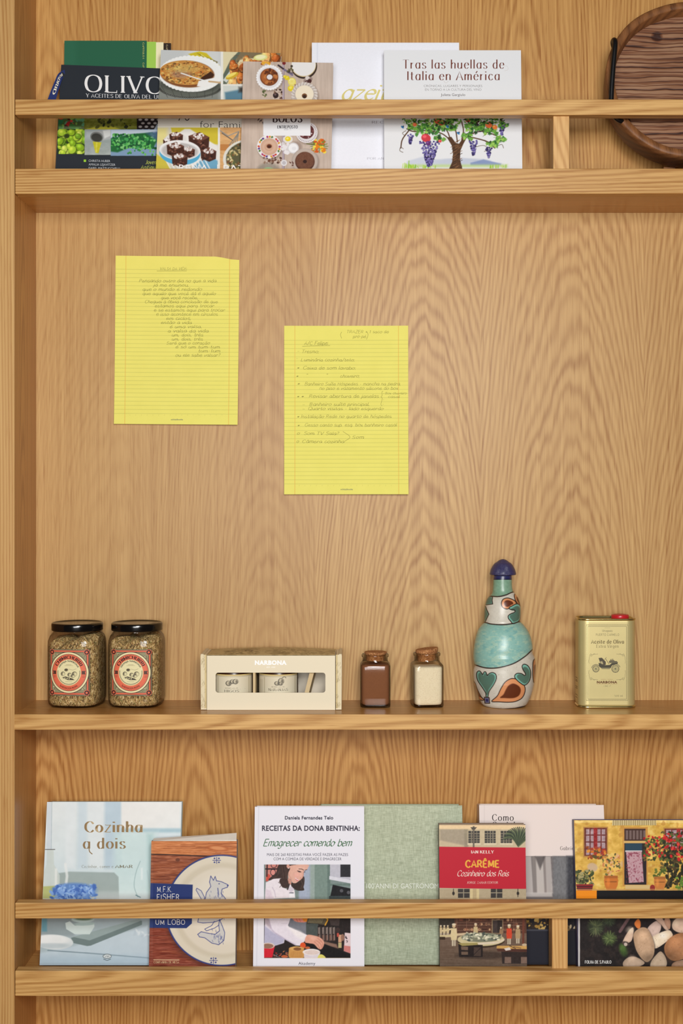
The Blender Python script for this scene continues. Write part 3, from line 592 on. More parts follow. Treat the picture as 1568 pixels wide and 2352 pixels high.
c.line([(322, 1978), (312, 2005), (308, 2035), (316, 2060)], 1.6, (150, 178, 180), .8, 1.5, smooth=True); c.line([(338, 2000), (344, 2040)], 2, (178, 200, 202), .7, 2)
c.line([(312, 2056), (322, 2061)], 2, (70, 110, 120), .8, 2); c.rect(324, 1994, 327, 2020, (240, 248, 248), .8, soft=2); c.ell(170, 2046, 50, 18, (92, 136, 206), 0, .9, 6)
c.dots(118, 2036, 222, 2068, 90, (4, 8), [(98, 142, 214), (130, 170, 230), (72, 112, 190), (150, 186, 236), (84, 128, 205)], .5, 2); c.dots(130, 2030, 212, 2060, 80, (2, 4.5), [(120, 162, 226), (160, 196, 242), (66, 106, 186)], .45, 1.5)
c.rect(60, 2098, 420, 2230, (160, 176, 182), col2=(184, 202, 208)); c.poly([(80, 2098), (200, 2098), (168, 2150), (80, 2150)], (140, 154, 158), .8, 10)
c.poly([(172, 2172), (340, 2126), (345, 2235), (80, 2235), (90, 2190)], (200, 216, 226), .85, 6)
c.poly([(163, 2154), (318, 2112), (326, 2116), (326, 2124), (208, 2172), (200, 2173), (168, 2166)], (112, 130, 130), 1, 1.5); c.poly([(168, 2152), (320, 2110), (326, 2114), (206, 2160)], (150, 168, 168), 1, 1.5)
c.poly([(150, 2120), (160, 2116), (172, 2126), (216, 2120), (217, 2128), (206, 2146), (172, 2146), (152, 2134)], (206, 222, 220), 1, 1.2); c.ell(194, 2122, 24, 4, (168, 190, 188), -2, 1, 1.2); c.ell(190, 2112, 26, 7, (190, 212, 210), 0, 1, 1.2); c.ell(192, 2110, 20, 4, (100, 120, 90), 0, .9, 2)
c.ell(124, 2164, 44, 17, (218, 226, 228), 2, 1, 1.2); c.ell(118, 2158, 40, 11, (236, 240, 240), 2, 1, 4); c.ell(120, 2172, 40, 6, (172, 188, 194), 0, .5, 4)
c.line([(110, 2183), (200, 2189), (350, 2201)], 2.2, (112, 132, 142), .9, 2); c.rect(80, 2196, 350, 2235, (160, 186, 204), .55, soft=10)
c.dots(308, 2126, 345, 2150, 12, (3, 7), [(214, 226, 232), (188, 204, 214)], .5, 2)
c.ell(246, 2196.5, 10, 5.5, (70, 80, 84)); c.ell(246, 2196.5, 8.8, 4.4, (226, 234, 236)); c.line([(238, 2203), (246, 2206), (254, 2203)], 1.2, (70, 80, 84))
c.rect(96, 2108, 108, 2140, (70, 140, 160), .6, soft=2); c.tex(60, 1830, 430, 2235, .018, (20, 20))
g1 = (148, 122, 84)
b.text('Cozinha', 'didone', 195, 326, 1911, 24, g1); b.text('Cozinha', 'didone', 196, 327, 1911.6, 24, (196, 174, 136))
b.text('Cozinha', 'didone', 195, 326, 1911, 24, g1)
b.text('a dois', 'didone', 191, 288, 1949, 24, g1); b.s.pline([(205, 1936), (205, 1954), (212, 1962)], 2.2, g1, True)
b.text('Cozinhar, comer e', 'serif', 188, 260, 1993.5, 6.6, (150, 152, 140)); b.text('AMAR', 'serifbold', 265, 304, 1993.5, 6.6, (140, 140, 124))
b.text('V&R', 'serif', 240.5, 251.5, 2198.6, 4.6, (60, 70, 74)); b.build(skew=0.002)

# ---- lower ledge: paperback with a plate and a fox drawing
b = Book('paperback_book', 'thick paperback with a fox drawn on a cream plate over red-brown planks', 'book', LG, 'low', 347.5, 543.5, 1932, 0.030, 0.058, 0.0225, hard=False, seed=4, edge=(150, 62, 42))
c = b.c; c.fill((158, 88, 56)); c.rect(300, 1925, 560, 1964, (205, 128, 76)); c.rect(300, 2130, 560, 2240, (136, 62, 44))
for y0, y1, n, cols in ((1932, 1961, 26, [(168, 92, 50), (226, 152, 96), (140, 72, 40)]), (1966, 2240, 150, [(120, 58, 38), (188, 112, 72), (104, 46, 32), (172, 96, 62)])):
    for i in range(n):
        y = c.rng.uniform(y0, y1); x = c.rng.uniform(330, 500); l = c.rng.uniform(30, 120)
        c.line([(x, y), (x+l*.5, y+c.rng.uniform(-1.5, 1.5)), (x+l, y+c.rng.uniform(-2, 2))], c.rng.uniform(.6, 1.8), cols[c.rng.integers(len(cols))], .55, 1.2, smooth=True)
c.tex(300, 1925, 560, 2240, .11, (34, 2)); c.tex(300, 1925, 560, 2240, .10, (12, 1.2), oct_=2); c.tex(300, 1964, 520, 2240, .5, (40, 3), col=(92, 40, 28), thr=.6); c.ell(500, 1948, 26, 7, (180, 98, 50), 5, .8, 2); c.ell(500, 1948, 18, 4, (222, 150, 98), 5, .9, 2); c.ell(408, 1975, 5, 4, (110, 60, 40)); c.line([(345, 1962), (385, 1963), (560, 1970)], 2.4, (44, 24, 20), 1, 1)
c.ell(512, 2096, 136, 131, (70, 36, 26), 0, .5, 10)
c.ell(509, 2091, 130, 128, (48, 60, 124), 0, 1, 1.2); c.ell(509.6, 2091, 127, 125, (221, 212, 192), 0, 1, 1.2); c.ell(509, 2091, 112, 110, (206, 196, 174), 0, .75, 8); c.ell(511, 2092, 100, 99, (222, 213, 195), 0, 1, 6); c.ell(516, 2086, 80, 80, (226, 218, 202), 0, 1, 14)
bl = (52, 62, 132)
for cx, cy in ((497.5, 1976), (490, 2206)):
    c.line([(cx-9, cy), (cx+9, cy)], 1.4, bl); c.line([(cx, cy-7), (cx, cy+7)], 1.4, bl)
    for dx in (-5, 5):
        for dy in (-4.5, 4.5): c.ell(cx+dx, cy+dy, 2, 1.8, bl)
fox = [(484, 2012), (490, 2022), (494, 2013), (497, 2023), (508, 2025), (523, 2032), (522, 2038), (510, 2042), (508, 2052), (516, 2062), (524, 2074), (524, 2100), (508, 2112), (492, 2118), (466, 2120), (454, 2118), (456, 2108), (472, 2104), (474, 2090), (470, 2070), (474, 2050), (484, 2036), (481, 2026)]
c.poly(fox, (206, 204, 200), 1, 1); 
for i in range(len(fox)): c.line([fox[i], fox[(i+1) % len(fox)]], 1.4, bl)
tail = [(452, 2040), (462, 2046), (470, 2062), (466, 2072), (458, 2058), (450, 2044)]; c.poly(tail, (206, 204, 200)); c.line(tail+[tail[0]], 1.3, bl)
leg = [(492, 2116), (486, 2126), (470, 2134), (474, 2138), (492, 2132), (504, 2124), (506, 2112)]; c.line(leg, 1.3, bl)
brush = [(504, 2112), (510, 2126), (516, 2142), (514, 2160), (502, 2170), (486, 2166), (470, 2154), (458, 2152), (454, 2146), (462, 2140), (480, 2144), (494, 2146), (504, 2138), (502, 2124)]; c.poly(brush, (204, 203, 200), 1, 1)
for i in range(len(brush)): c.line([brush[i], brush[(i+1) % len(brush)]], 1.4, bl)
for i in range(70):
    x, y = (c.rng.uniform(476, 520), c.rng.uniform(2044, 2112)) if i < 42 else (c.rng.uniform(486, 512), c.rng.uniform(2130, 2164)); c.line([(x, y), (x+c.rng.uniform(-1, 2), y+c.rng.uniform(3, 6))], .9, bl, .7)
c.ell(503, 2030, 1.4, 1.2, bl); c.ell(523, 2034, 2, 1.6, bl); c.line([(500, 2040), (502, 2056)], 1.6, bl)
nv = (33, 52, 112); c.poly([(338, 2028), (442.5, 2032), (440.5, 2121), (428, 2132), (338, 2131)], nv, 1, .8); c.line([(354, 2029), (353, 2131)], .8, (22, 38, 90), .8)
c.line([(353, 2204.5), (411, 2205)], 1.8, (226, 190, 150)); c.rect(338, 1925, 351, 2240, (255, 255, 255), .05)
wt = (232, 230, 226)
b.text('M.F.K.', 'caps', 361, 395, 2049, 12, wt, jit=.25); b.text('FISHER', 'caps', 360, 412, 2067, 13, wt, jit=.25); b.text('UM LOBO', 'caps', 357, 425, 2123.5, 11, wt, jit=.25); b.text('COMPANHIA DE MESA', 'serif', 353, 411, 2212.5, 5, (232, 196, 150))
b.build(back=(54, 60, 96))
# lifted leaves fanned between pages and cover
m_ = plain('page_paper', (236, 230, 218), 0.85, spec=0.1, vary=0.03)
h0 = b.s.h
v = [tuple(b.s.at(0.001, h0-.001, -.006)), tuple(b.s.at(b.s.w-.001, h0+.001, -.006)), tuple(b.s.at(b.s.w-.002, h0+.011, -.020)), tuple(b.s.at(0.001, h0+.002, -.020)), tuple(b.s.at(0.001, h0-.02, -.006)), tuple(b.s.at(b.s.w-.001, h0-.02, -.006)), tuple(b.s.at(b.s.w-.002, h0-.02, -.020)), tuple(b.s.at(0.001, h0-.02, -.020))]
mesh_obj('loose_leaves', v, [(0, 1, 2, 3), (4, 7, 6, 5), (0, 4, 5, 1), (1, 5, 6, 2), (2, 6, 7, 3), (3, 7, 4, 0)], m_, b.root)

# ---- lower ledge: white recipe book with a woman cooking
b = Book('hardcover_book', 'white hardcover recipe book with a photo of a woman cooking in a white jacket', 'book', LG, 'low', 585, 836, 1853, 0.030, 0.070, 0.021, seed=5, edge=(238, 236, 240), mat=matte)
c = b.c; c.fill((235, 235, 244)); c.line([(594, 1850), (589, 2240)], 2, (214, 214, 226), .8, 2)
c.clip(607, 1986, 805, 2201); c.rect(600, 1980, 810, 2210, (128, 144, 142))
c.rect(700, 1980, 760, 2110, (126, 146, 138)); c.rect(712, 1986, 722, 2110, (156, 172, 166)); c.rect(752, 1986, 758, 2110, (104, 124, 118)); c.rect(690, 1986, 702, 2110, (170, 178, 192), .8, soft=4)
c.rect(758, 1984, 810, 2020, (196, 196, 208)); c.rect(782, 1986, 810, 2014, (46, 46, 52)); c.poly([(756, 2012), (810, 2022), (810, 2030), (756, 2020)], (222, 222, 232)); c.rect(758, 2030, 810, 2034, (108, 128, 122))
c.poly([(764, 2032), (810, 2042), (810, 2075), (758, 2060)], (28, 28, 32)); c.ell(784, 2046, 4, 4, (90, 90, 96)); c.ell(800, 2050, 4, 4, (90, 90, 96)); c.rect(756, 2058, 810, 2070, (60, 70, 72))
W = lambda *q: [(600+x/7.127, 1975+y/7.127) for x, y in q]
c.rect(686, 1984, 712, 2066, (172, 182, 204), .9, soft=2); c.poly(W((72, 70), (330, 70), (240, 240), (120, 330), (72, 340)), (206, 132, 122), 1, 1); c.poly(W((90, 230), (160, 240), (110, 350), (72, 350)), (206, 84, 70), 1, 2); c.ell(*W((185, 215))[0], 8, 7, (226, 150, 140), 0, .9, 2); c.line(W((72, 148), (290, 148)), 3, (36, 30, 36)); c.line(W((95, 70), (90, 270)), 3, (50, 40, 44))
for e in ((205, 90, 7, 6), (190, 205, 6.4, 8)): c.ell(*W(e[:2])[0], e[2], e[3], (40, 34, 40), 0, 1, .8, hole=.78)
hair = (66, 50, 46); h2 = (96, 76, 68)
c.poly(W((490, 380), (600, 330), (690, 270), (708, 340), (690, 440), (700, 495), (620, 505), (560, 490), (490, 450)), (58, 46, 42), 1, 1, smooth=True); c.line(W((640, 320), (672, 400), (640, 470)), 2, h2, .8, 1.5, smooth=True); c.line(W((690, 300), (700, 400), (660, 480)), 1.2, h2, .8, 1, smooth=True)
c.poly(W((300, 70), (560, 70), (500, 130), (450, 200), (430, 300), (450, 420), (400, 460), (330, 440), (280, 360), (120, 330), (170, 270), (240, 210)), hair, 1, 1.2, smooth=True)
c.poly(W((490, 90), (760, 78), (762, 130), (745, 160), (700, 185), (690, 260), (660, 310), (610, 350), (560, 382), (510, 372), (480, 320), (445, 300), (440, 220), (470, 150)), (228, 178, 160), 1, 1, smooth=True)
c.poly(W((440, 290), (490, 340), (488, 400), (440, 420), (420, 380)), (206, 150, 134), 1, 1.2); c.ell(*W((585, 250))[0], 7, 5, (240, 178, 164), 0, .8, 5); c.ell(*W((640, 150))[0], 9, 4, (238, 196, 180), 0, .7, 4); c.line(W((500, 360), (480, 300), (450, 240)), 1.6, (200, 140, 124), .7, 2, smooth=True)
c.poly(W((595, 175), (640, 185), (650, 200), (610, 200)), (84, 56, 54), 1, .8); c.line(W((590, 180), (620, 200), (650, 200)), 1.2, (50, 34, 34)); c.line(W((615, 148), (660, 152), (692, 168)), 1.7, (78, 54, 50), .9, 1, smooth=True); c.line(W((700, 200), (716, 196)), 1.4, (60, 42, 40)); c.line(W((712, 168), (745, 160)), 1.3, (84, 60, 56))
c.line(W((690, 200), (684, 260), (662, 306), (636, 292)), 1.3, (196, 136, 120), .9, 1, smooth=True); c.poly(W((548, 282), (580, 310), (606, 318), (596, 345), (570, 335)), (206, 96, 108), 1, .8, smooth=True); c.line(W((556, 294), (580, 322), (602, 324)), 1.5, (250, 240, 238), 1, .8)
c.ell(*W((440, 108))[0], 3.6, 5, (222, 168, 150), -20); c.line(W((435, 95), (450, 110), (440, 125)), 1, (190, 130, 116), .8, 1, smooth=True); c.ell(*W((446, 136))[0], 1, 1, (250, 250, 250))
for q in ((340, 120, 360, 300, 330, 440), (380, 110, 400, 280, 390, 450), (300, 160, 260, 260, 180, 300), (420, 140, 415, 300, 430, 430)): c.line(W(q[:2], q[2:4], q[4:]), 1.3, h2, .7, 1.5, smooth=True)
c.poly(W((72, 370), (200, 310), (330, 300), (290, 350), (340, 450), (430, 480), (470, 400), (486, 410), (500, 470), (545, 500), (552, 620), (60, 640)), (238, 230, 236), 1, 1.2)
c.poly(W((300, 340), (345, 440), (400, 460), (440, 430), (430, 330), (330, 300)), hair, 1, 1.2, smooth=True); c.line(W((280, 370), (330, 400), (300, 450)), 1.2, hair, .9, 1, smooth=True); c.line(W((430, 480), (452, 400)), 4, (60, 50, 50), .9, 1.2); c.poly(W((436, 480), (490, 430), (540, 480), (480, 540)), (214, 206, 218), 1, 1); c.line(W((465, 542), (520, 542)), 2.4, (50, 50, 66)); c.line(W((180, 450), (215, 520), (235, 610)), 1.4, (190, 176, 196), .8, 1.6, smooth=True); c.poly(W((72, 480), (150, 500), (200, 640), (60, 640)), (222, 206, 220), .8, 5); c.poly(W((460, 540), (540, 545), (552, 620), (450, 620)), (246, 246, 250), .8, 3)
Lq = lambda *q: [(600+x/7.127, 2100+y/7.127) for x, y in q]
c.rect(600, 2096, 810, 2210, (38, 31, 31)); c.poly(Lq((470, 40), (740, 40), (735, 340), (560, 260), (440, 210)), (120, 124, 134), 1, 1); c.poly(Lq((730, 150), (930, 150), (925, 360), (735, 340)), (74, 82, 80), 1, 1); c.rect(760, 2100, 778, 2122, (26, 22, 22)); c.poly(Lq((1090, 40), (1290, 40), (1270, 190), (1140, 180)), (70, 60, 58), 1, 2)
for i, x in enumerate((945, 1010, 1070, 1130, 1185)):
    c.poly(Lq((x-22, 200), (x+22, 200), (x+26, 440), (x-26, 440)), ((52, 42, 40), (66, 56, 54))[i % 2], 1, 1.2); c.rect(*Lq((x-14, 215))[0], *Lq((x+4, 320))[0], (166, 150, 142), .8, soft=1); c.rect(*Lq((x-18, 340))[0], *Lq((x+18, 430))[0], (116, 84, 74), .9, soft=1); c.ell(*Lq((x, 200))[0], 3.4, 1.6, (30, 26, 26)); c.line(Lq((x+12, 210), (x+14, 420)), 1, (220, 208, 200), .7, 1)
c.poly(Lq((1020, 440), (1230, 490), (1260, 560), (1020, 490)), (150, 116, 100), .9, 3); c.rect(*Lq((1265, 340))[0], *Lq((1310, 460))[0], (206, 160, 130)); c.rect(*Lq((1265, 470))[0], *Lq((1310, 550))[0], (190, 176, 130)); c.rect(*Lq((1240, 310))[0], *Lq((1270, 370))[0], (186, 80, 66)); c.ell(*Lq((1250, 260))[0], 5, 6, (60, 46, 44)); c.ell(*Lq((1330, 380))[0], 4, 8, (150, 110, 92)); c.poly(Lq((1365, 300), (1460, 310), (1460, 640), (1350, 600)), (226, 206, 210), 1, 1); c.poly(Lq((1352, 510), (1460, 525), (1460, 640), (1350, 600)), (206, 128, 124), 1, 1.5); c.line(Lq((1380, 360), (1400, 400), (1375, 380)), 2, (60, 52, 60), 1, 1, smooth=True); c.line(Lq((1390, 430), (1410, 440), (1400, 460)), 1.4, (60, 52, 60), 1, 1, smooth=True)
c.poly(Lq((1020, 480), (1460, 660), (1460, 730), (1000, 730), (700, 470)), (22, 18, 20), 1, 2)
c.poly(Lq((60, 50), (480, 50), (440, 180), (450, 205), (750, 340), (745, 380), (700, 450), (640, 515), (560, 510), (380, 410), (370, 470), (200, 520), (50, 500)), (230, 224, 236), 1, 1.2)
c.poly(Lq((50, 180), (200, 300), (380, 405), (360, 470), (200, 520), (50, 510)), (178, 178, 206), .9, 4); c.line(Lq((120, 90), (180, 260), (330, 370), (560, 500)), 1.8, (176, 164, 190), .8, 3, smooth=True); c.line(Lq((330, 150), (420, 150)), 1.4, (206, 196, 210), .8, 2); c.poly(Lq((420, 200), (640, 280), (740, 350), (690, 430), (560, 360)), (244, 240, 240), .8, 6); c.poly(Lq((60, 50), (120, 60), (150, 230), (60, 150)), (150, 130, 140), .6, 6)
c.poly(Lq((500, 60), (760, 50), (740, 120), (700, 135), (600, 130), (540, 110)), (222, 140, 120), 1, 1); c.poly(Lq((660, 55), (765, 50), (740, 125), (690, 110)), (226, 136, 40), 1, 1.2); c.line(Lq((570, 75), (600, 125)), 1.2, (180, 90, 70), .8); c.line(Lq((620, 75), (640, 125)), 1.2, (180, 90, 70), .7)
c.poly(Lq((765, 60), (1080, 55), (1040, 175), (900, 155), (740, 140)), (92, 84, 66), 1, 1)
for k in range(9):
    for j in range(4): c.ell(*Lq((800+k*26-j*8, 72+j*20))[0], 1.3, .9, (150, 140, 104), 0, .9)
c.line(Lq((1065, 65), (1085, 90), (1045, 175)), 3, (224, 166, 50), 1, 1, smooth=True)
c.poly(Lq((750, 340), (870, 350), (960, 380), (1020, 440), (1022, 510), (980, 572), (930, 560), (860, 490), (780, 475), (710, 450)), (224, 164, 142), 1, 1.2, smooth=True)
for q in ((920, 390, 1000, 470, 1000, 550), (890, 420, 970, 490, 985, 560), (870, 450, 930, 510, 955, 568)): c.line(Lq(q[:2], q[2:4], q[4:]), 1.1, (180, 114, 96), .85, 1.2, smooth=True)
c.ell(*Lq((850, 390))[0], 9, 4, (236, 184, 164), 15, .8, 5); c.ell(*Lq((680, 510))[0], 6.5, 7, (222, 88, 44)); c.ell(*Lq((755, 548))[0], 6, 3, (190, 100, 60))
c.dots(627, 2184, 664, 2200, 34, (1, 2.6), [(150, 52, 44), (206, 96, 60), (60, 50, 56), (96, 90, 96), (180, 110, 70)], .5); c.ell(*Lq((380, 690))[0], 8, 3, (196, 100, 56)); c.line(Lq((200, 660), (280, 700)), 1.4, (150, 150, 160), .8)
c.poly(Lq((46, 500), (220, 520), (180, 705), (42, 710)), (214, 38, 56), 1, 1); c.ell(*Lq((110, 515))[0], 15, 7, (224, 206, 196)); c.ell(*Lq((105, 520))[0], 13, 5.6, (150, 112, 92)); c.poly(Lq((42, 560), (205, 565), (180, 705), (42, 710)), (212, 34, 52), 1, 1)
c.poly(Lq((450, 590), (480, 540), (680, 540), (697, 590), (690, 710), (465, 712)), (204, 150, 82), 1, 1.2, smooth=True); c.ell(*Lq((570, 560))[0], 14.5, 5, (216, 168, 100)); c.ell(*Lq((590, 568))[0], 9, 3.6, (130, 84, 48)); [c.line(Lq((500+k*30, 620), (505+k*28, 705)), 1.2, (176, 120, 62), .6, 1.4) for k in range(6)]
c.poly(Lq((695, 620), (965, 630), (930, 718), (700, 718)), (222, 214, 222), 1, 1); c.ell(*Lq((820, 618))[0], 20, 7.4, (240, 234, 232)); c.ell(*Lq((830, 624))[0], 17, 5.4, (224, 206, 200)); c.poly(Lq((950, 660), (1010, 665), (1050, 720), (925, 722)), (220, 212, 110), 1, 1.2, smooth=True)
c.rect(600, 2201.2, 810, 2212, (235, 235, 244)); c.line([(606, 2201), (804, 2201)], .8, (240, 190, 110), .8)
c.tex(600, 1980, 810, 2210, .03, (4, 4)); c.clip()
tx = (58, 54, 70)
b.text('Daniela Fernandes Telo', 'sansbold', 654, 765, 1882, 8, tx); b.text('RECEITAS DA DONA BENTINHA:', 'sansbold', 601.5, 826, 1908, 12, tx)
b.text('Emagrecer comendo bem', 'brush', 604, 806, 1943.5, 16, (84, 122, 92)); b.text('MAIS DE 260 RECEITAS PARA VOCÊ FAZER AS PAZES', 'sans', 613, 799, 1966, 6.6, (80, 76, 92)); b.text('COM A COMIDA DE VERDADE E EMAGRECER', 'sans', 628, 784, 1976, 6.6, (80, 76, 92)); b.text('Akademy', 'sans', 685, 724, 2216, 7, tx)
b.build()

# ---- lower ledge: sage cloth book
b = Book('hardcover_book', 'large sage green linen hardcover with white lettering, standing behind the white recipe book', 'book', LG, 'low', 733, 1061, 1850, 0.058, 0.102, 0.036, seed=6, edge=(168, 184, 158), mat=cloth)
c = b.c; c.fill((178, 188, 162)); c.rect(700, 1840, 1100, 2300, (186, 194, 168), col2=(168, 178, 154)); c.tex(700, 1840, 1100, 2300, .07, (9, 1.2), oct_=2); c.tex(700, 1840, 1100, 2300, .07, (1.2, 9), oct_=2); c.tex(700, 1840, 1100, 2300, .02, (40, 40))
b.text("100'ANNI DI GASTRONOMIA", 'sans', 841, 1021, 2040.5, 12, (228, 234, 224)); b.build(skew=0.003)

# ---- lower ledge: pink-white book
b = Book('hardcover_book', 'tall pinkish white hardcover with a grey apron photo below, behind the red banded paperback', 'book', LG, 'low', 1100, 1386, 1849, 0.058, 0.104, 0.036, seed=7, edge=(232, 220, 214), mat=matte)
c = b.c; c.fill((240, 226, 220)); c.line([(1112, 1840), (1112, 1980)], 1.5, (222, 208, 204), .8, 2); c.rect(1080, 1967, 1400, 2300, (118, 112, 112))
for i, (x, wd, cc) in enumerate(((1212, 14, (196, 188, 184)), (1226, 10, (142, 134, 130)), (1238, 16, (206, 198, 192)), (1250, 6, (150, 140, 136)), (1258, 12, (190, 182, 178)))):
    c.poly([(x-wd/2, 1967), (x+wd/2, 1967), (x+wd/2+6, 2052), (x-wd/2+3, 2052)], cc, .9, 3)
c.poly([(1228, 1967), (1252, 1967), (1240, 1998)], (84, 78, 78), .8, 4); c.rect(1205, 2050, 1268, 2060, (206, 200, 196), .9, soft=2); c.rect(1270, 1967, 1318, 2300, (124, 124, 126), soft=3); c.rect(1302, 1967, 1330, 2300, (66, 66, 72), soft=4); c.tex(1265, 1967, 1320, 2100, .06, (3, 5))
c.rect(1080, 2094, 1400, 2300, (42, 38, 42)); c.dots(1200, 2098, 1260, 2134, 50, (2, 6), [(178, 140, 70), (206, 172, 100), (96, 74, 44), (60, 46, 36), (226, 200, 140)], .7); c.rect(1206, 2136, 1258, 2300, (36, 36, 46)); c.rect(1206, 2135, 1258, 2138, (70, 70, 80)); c.dots(1300, 2124, 1330, 2140, 12, (2, 5), [(206, 186, 150), (120, 96, 60)], .5); c.rect(1300, 2138, 1326, 2300, (30, 30, 36))
tx = (52, 44, 44); b.text('Como', 'serif', 1130, 1179, 1885, 14.5, tx); b.text('Cozinhar', 'serif', 1130, 1207, 1902.5, 14.5, tx); b.text('Gabriela', 'serif', 1286, 1326, 1952.5, 8.5, (104, 94, 92)); b.build(skew=0.007)

# ---- lower ledge: red banded paperback
b = Book('paperback_book', 'paperback with a wide red title band over an old kitchen scene', 'book', LG, 'low', 1008, 1206, 1895, 0.026, 0.048, 0.022, hard=False, seed=8, edge=(70, 44, 34))
c = b.c; c.fill((196, 182, 152)); c.rect(990, 1885, 1220, 1906, (238, 210, 166)); c.rect(990, 1905, 1220, 1950, (204, 188, 156))
c.poly([(1010, 1905), (1066, 1905), (1076, 1944), (1010, 1930)], (168, 156, 136), .9, 4); c.rect(1066, 1905, 1074, 1950, (150, 140, 120), .8, soft=2)
for x in (1076, 1113, 1150):
    c.rect(x, 1909, x+25, 1937, (66, 64, 62))
    for k in range(1, 4): c.rect(x+k*6.2, 1909, x+k*6.2+1, 1937, (150, 142, 122))
    for k in range(1, 5): c.rect(x, 1909+k*5.6, x+25, 1910+k*5.6, (140, 132, 114))
    c.rect(x-2, 1937, x+27, 1940, (222, 208, 178))
c.rect(1086, 1898, 1089, 1946, (112, 104, 92)); c.poly([(1080, 1900), (1095, 1900), (1090, 1906), (1084, 1906)], (90, 84, 76))
for i in range(26):
    a_ = R(-175+i*7.2); x1, y1 = 1192+36*math.cos(a_), 1926+30*math.sin(a_); c.line([(1190, 1944), ((1190+x1)/2+2, (1944+y1)/2-8), (x1, y1+4)], 2.4, [(70, 84, 64), (104, 116, 84), (48, 58, 50)][i % 3], 1, 1, smooth=True)
c.poly([(990, 1944.5), (1215, 1947), (1215, 2043), (990, 2039)], (194, 38, 56), 1, .7)
c.rect(990, 2042, 1220, 2080, (182, 166, 136))
for x in (1052, 1127): c.rect(x, 2042, x+26, 2062, (62, 58, 56)); c.rect(x+12, 2042, x+13.5, 2062, (160, 150, 128)); c.rect(x, 2050, x+26, 2051.5, (160, 150, 128))
c.rect(1080, 2042, 1100, 2070, (216, 198, 150)); c.rect(1086, 2042, 1094, 2070, (190, 170, 130)); c.line([(1041, 2042), (1041, 2056)], 1.4, (40, 36, 34)); c.ell(1041, 2052, 3, 4, (50, 44, 40)); c.line([(1189, 2042), (1189, 2060)], 1.4, (40, 36, 34)); c.ell(1189, 2052, 3, 4, (50, 44, 40))
Kq = lambda *q: [(1000+x/4.9, 2095+y/4.9) for x, y in q]
c.rect(990, 2096, 1225, 2160, (88, 58, 46)); c.rect(990, 2096, 1043, 2146, (58, 50, 44)); c.rect(990, 2144, 1225, 2250, (112, 92, 78), col2=(96, 78, 64)); c.tex(990, 2160, 1225, 2225, .05, (30, 2))
for y in (120, 150, 212):
    c.line(Kq((215, y), (1000, y)), 1.2, (150, 116, 96), .8, 1); c.line(Kq((215, y+6), (1000, y+6)), 1.2, (48, 30, 26), .8, 1)
for x in (240, 348, 635, 760, 880, 905): c.line(Kq((x, 60), (x, 235)), 1.2, (140, 104, 86), .8, 1)
for i in range(64):
    x = c.rng.uniform(220, 960); y = c.rng.choice([88, 136, 196]); c.ell(*Kq((x, y))[0], c.rng.uniform(1.4, 3.2), c.rng.uniform(1.4, 3.4), [(176, 130, 100), (128, 74, 56), (206, 170, 130), (60, 36, 30)][i % 4], 0, .9, 1, hole=.55 if i % 3 else None)
c.poly(Kq((632, 85), (758, 85), (758, 240), (632, 240)), (150, 130, 100), 1, .8); c.poly(Kq((642, 92), (750, 92), (750, 235), (642, 235)), (66, 56, 54), 1, .8); c.rect(*Kq((700, 95))[0], *Kq((750, 235))[0], (48, 40, 38)); c.line(Kq((990, 50), (985, 370)), 5, (110, 62, 48), 1, 1)
c.poly(Kq((50, 265), (240, 240), (340, 232), (345, 255), (120, 285), (50, 285)), (206, 184, 150), 1, 1)
def cook(x, y, s_, col, head=(206, 180, 140)):
    c.ell(x, y, 3.2*s_, 3.6*s_, head); c.ell(x, y-3*s_, 3.6*s_, 2*s_, (226, 214, 186)); c.poly([(x-5*s_, y+4*s_), (x+5*s_, y+4*s_), (x+6*s_, y+17*s_), (x+5*s_, y+26*s_), (x-5*s_, y+26*s_), (x-6*s_, y+16*s_)], col, 1, 1.2); c.rect(x-3.4*s_, y+26*s_, x-.8*s_, y+37*s_, (196, 184, 160)); c.rect(x+.8*s_, y+26*s_, x+3.4*s_, y+37*s_, (196, 184, 160))
for x in (1012, 1020, 1028): cook(x, 2128, .6, (206, 186, 146))
c.rect(1008, 2148, 1038, 2152, (206, 190, 146)); cook(1042, 2127, 1.25, (218, 200, 156)); c.line([(1036, 2134), (1016, 2138)], 4, (214, 196, 152)); cook(1092, 2125, .9, (200, 180, 136)); cook(1169, 2128, 1.1, (206, 72, 46)); cook(1189, 2130, 1.0, (176, 150, 112)); cook(1150, 2132, .6, (150, 120, 90))
c.ell(1108, 2194, 60, 9, (58, 46, 40), 0, .7, 4); c.ell(1104, 2160, 55, 17, (60, 46, 34)); c.ell(1104, 2158, 54, 15, (206, 194, 152)); c.ell(1105, 2153, 46, 11, (128, 130, 110)); c.dots(1062, 2143, 1148, 2160, 90, (2, 5), [(206, 204, 176), (110, 118, 104), (70, 78, 72), (176, 178, 152), (230, 226, 200)], .5, 1, rot=40)
c.poly(Kq((255, 350), (530, 370), (530, 505), (265, 505)), (36, 28, 28), 1, 1); c.poly(Kq((285, 385), (365, 390), (365, 430), (290, 425)), (112, 92, 78), 1, .8); c.poly(Kq((288, 445), (365, 445), (365, 480), (290, 480)), (112, 92, 78), 1, .8); c.poly(Kq((430, 395), (510, 395), (510, 495), (430, 495)), (74, 60, 54), 1, .8); c.line(Kq((430, 480), (510, 400)), 1.4, (40, 30, 28)); c.poly(Kq((250, 350), (480, 345), (480, 368), (300, 382)), (160, 148, 92), 1, 1); c.poly(Kq((470, 345), (700, 330), (775, 300), (775, 320), (700, 352), (480, 368)), (222, 208, 184), 1, 1)
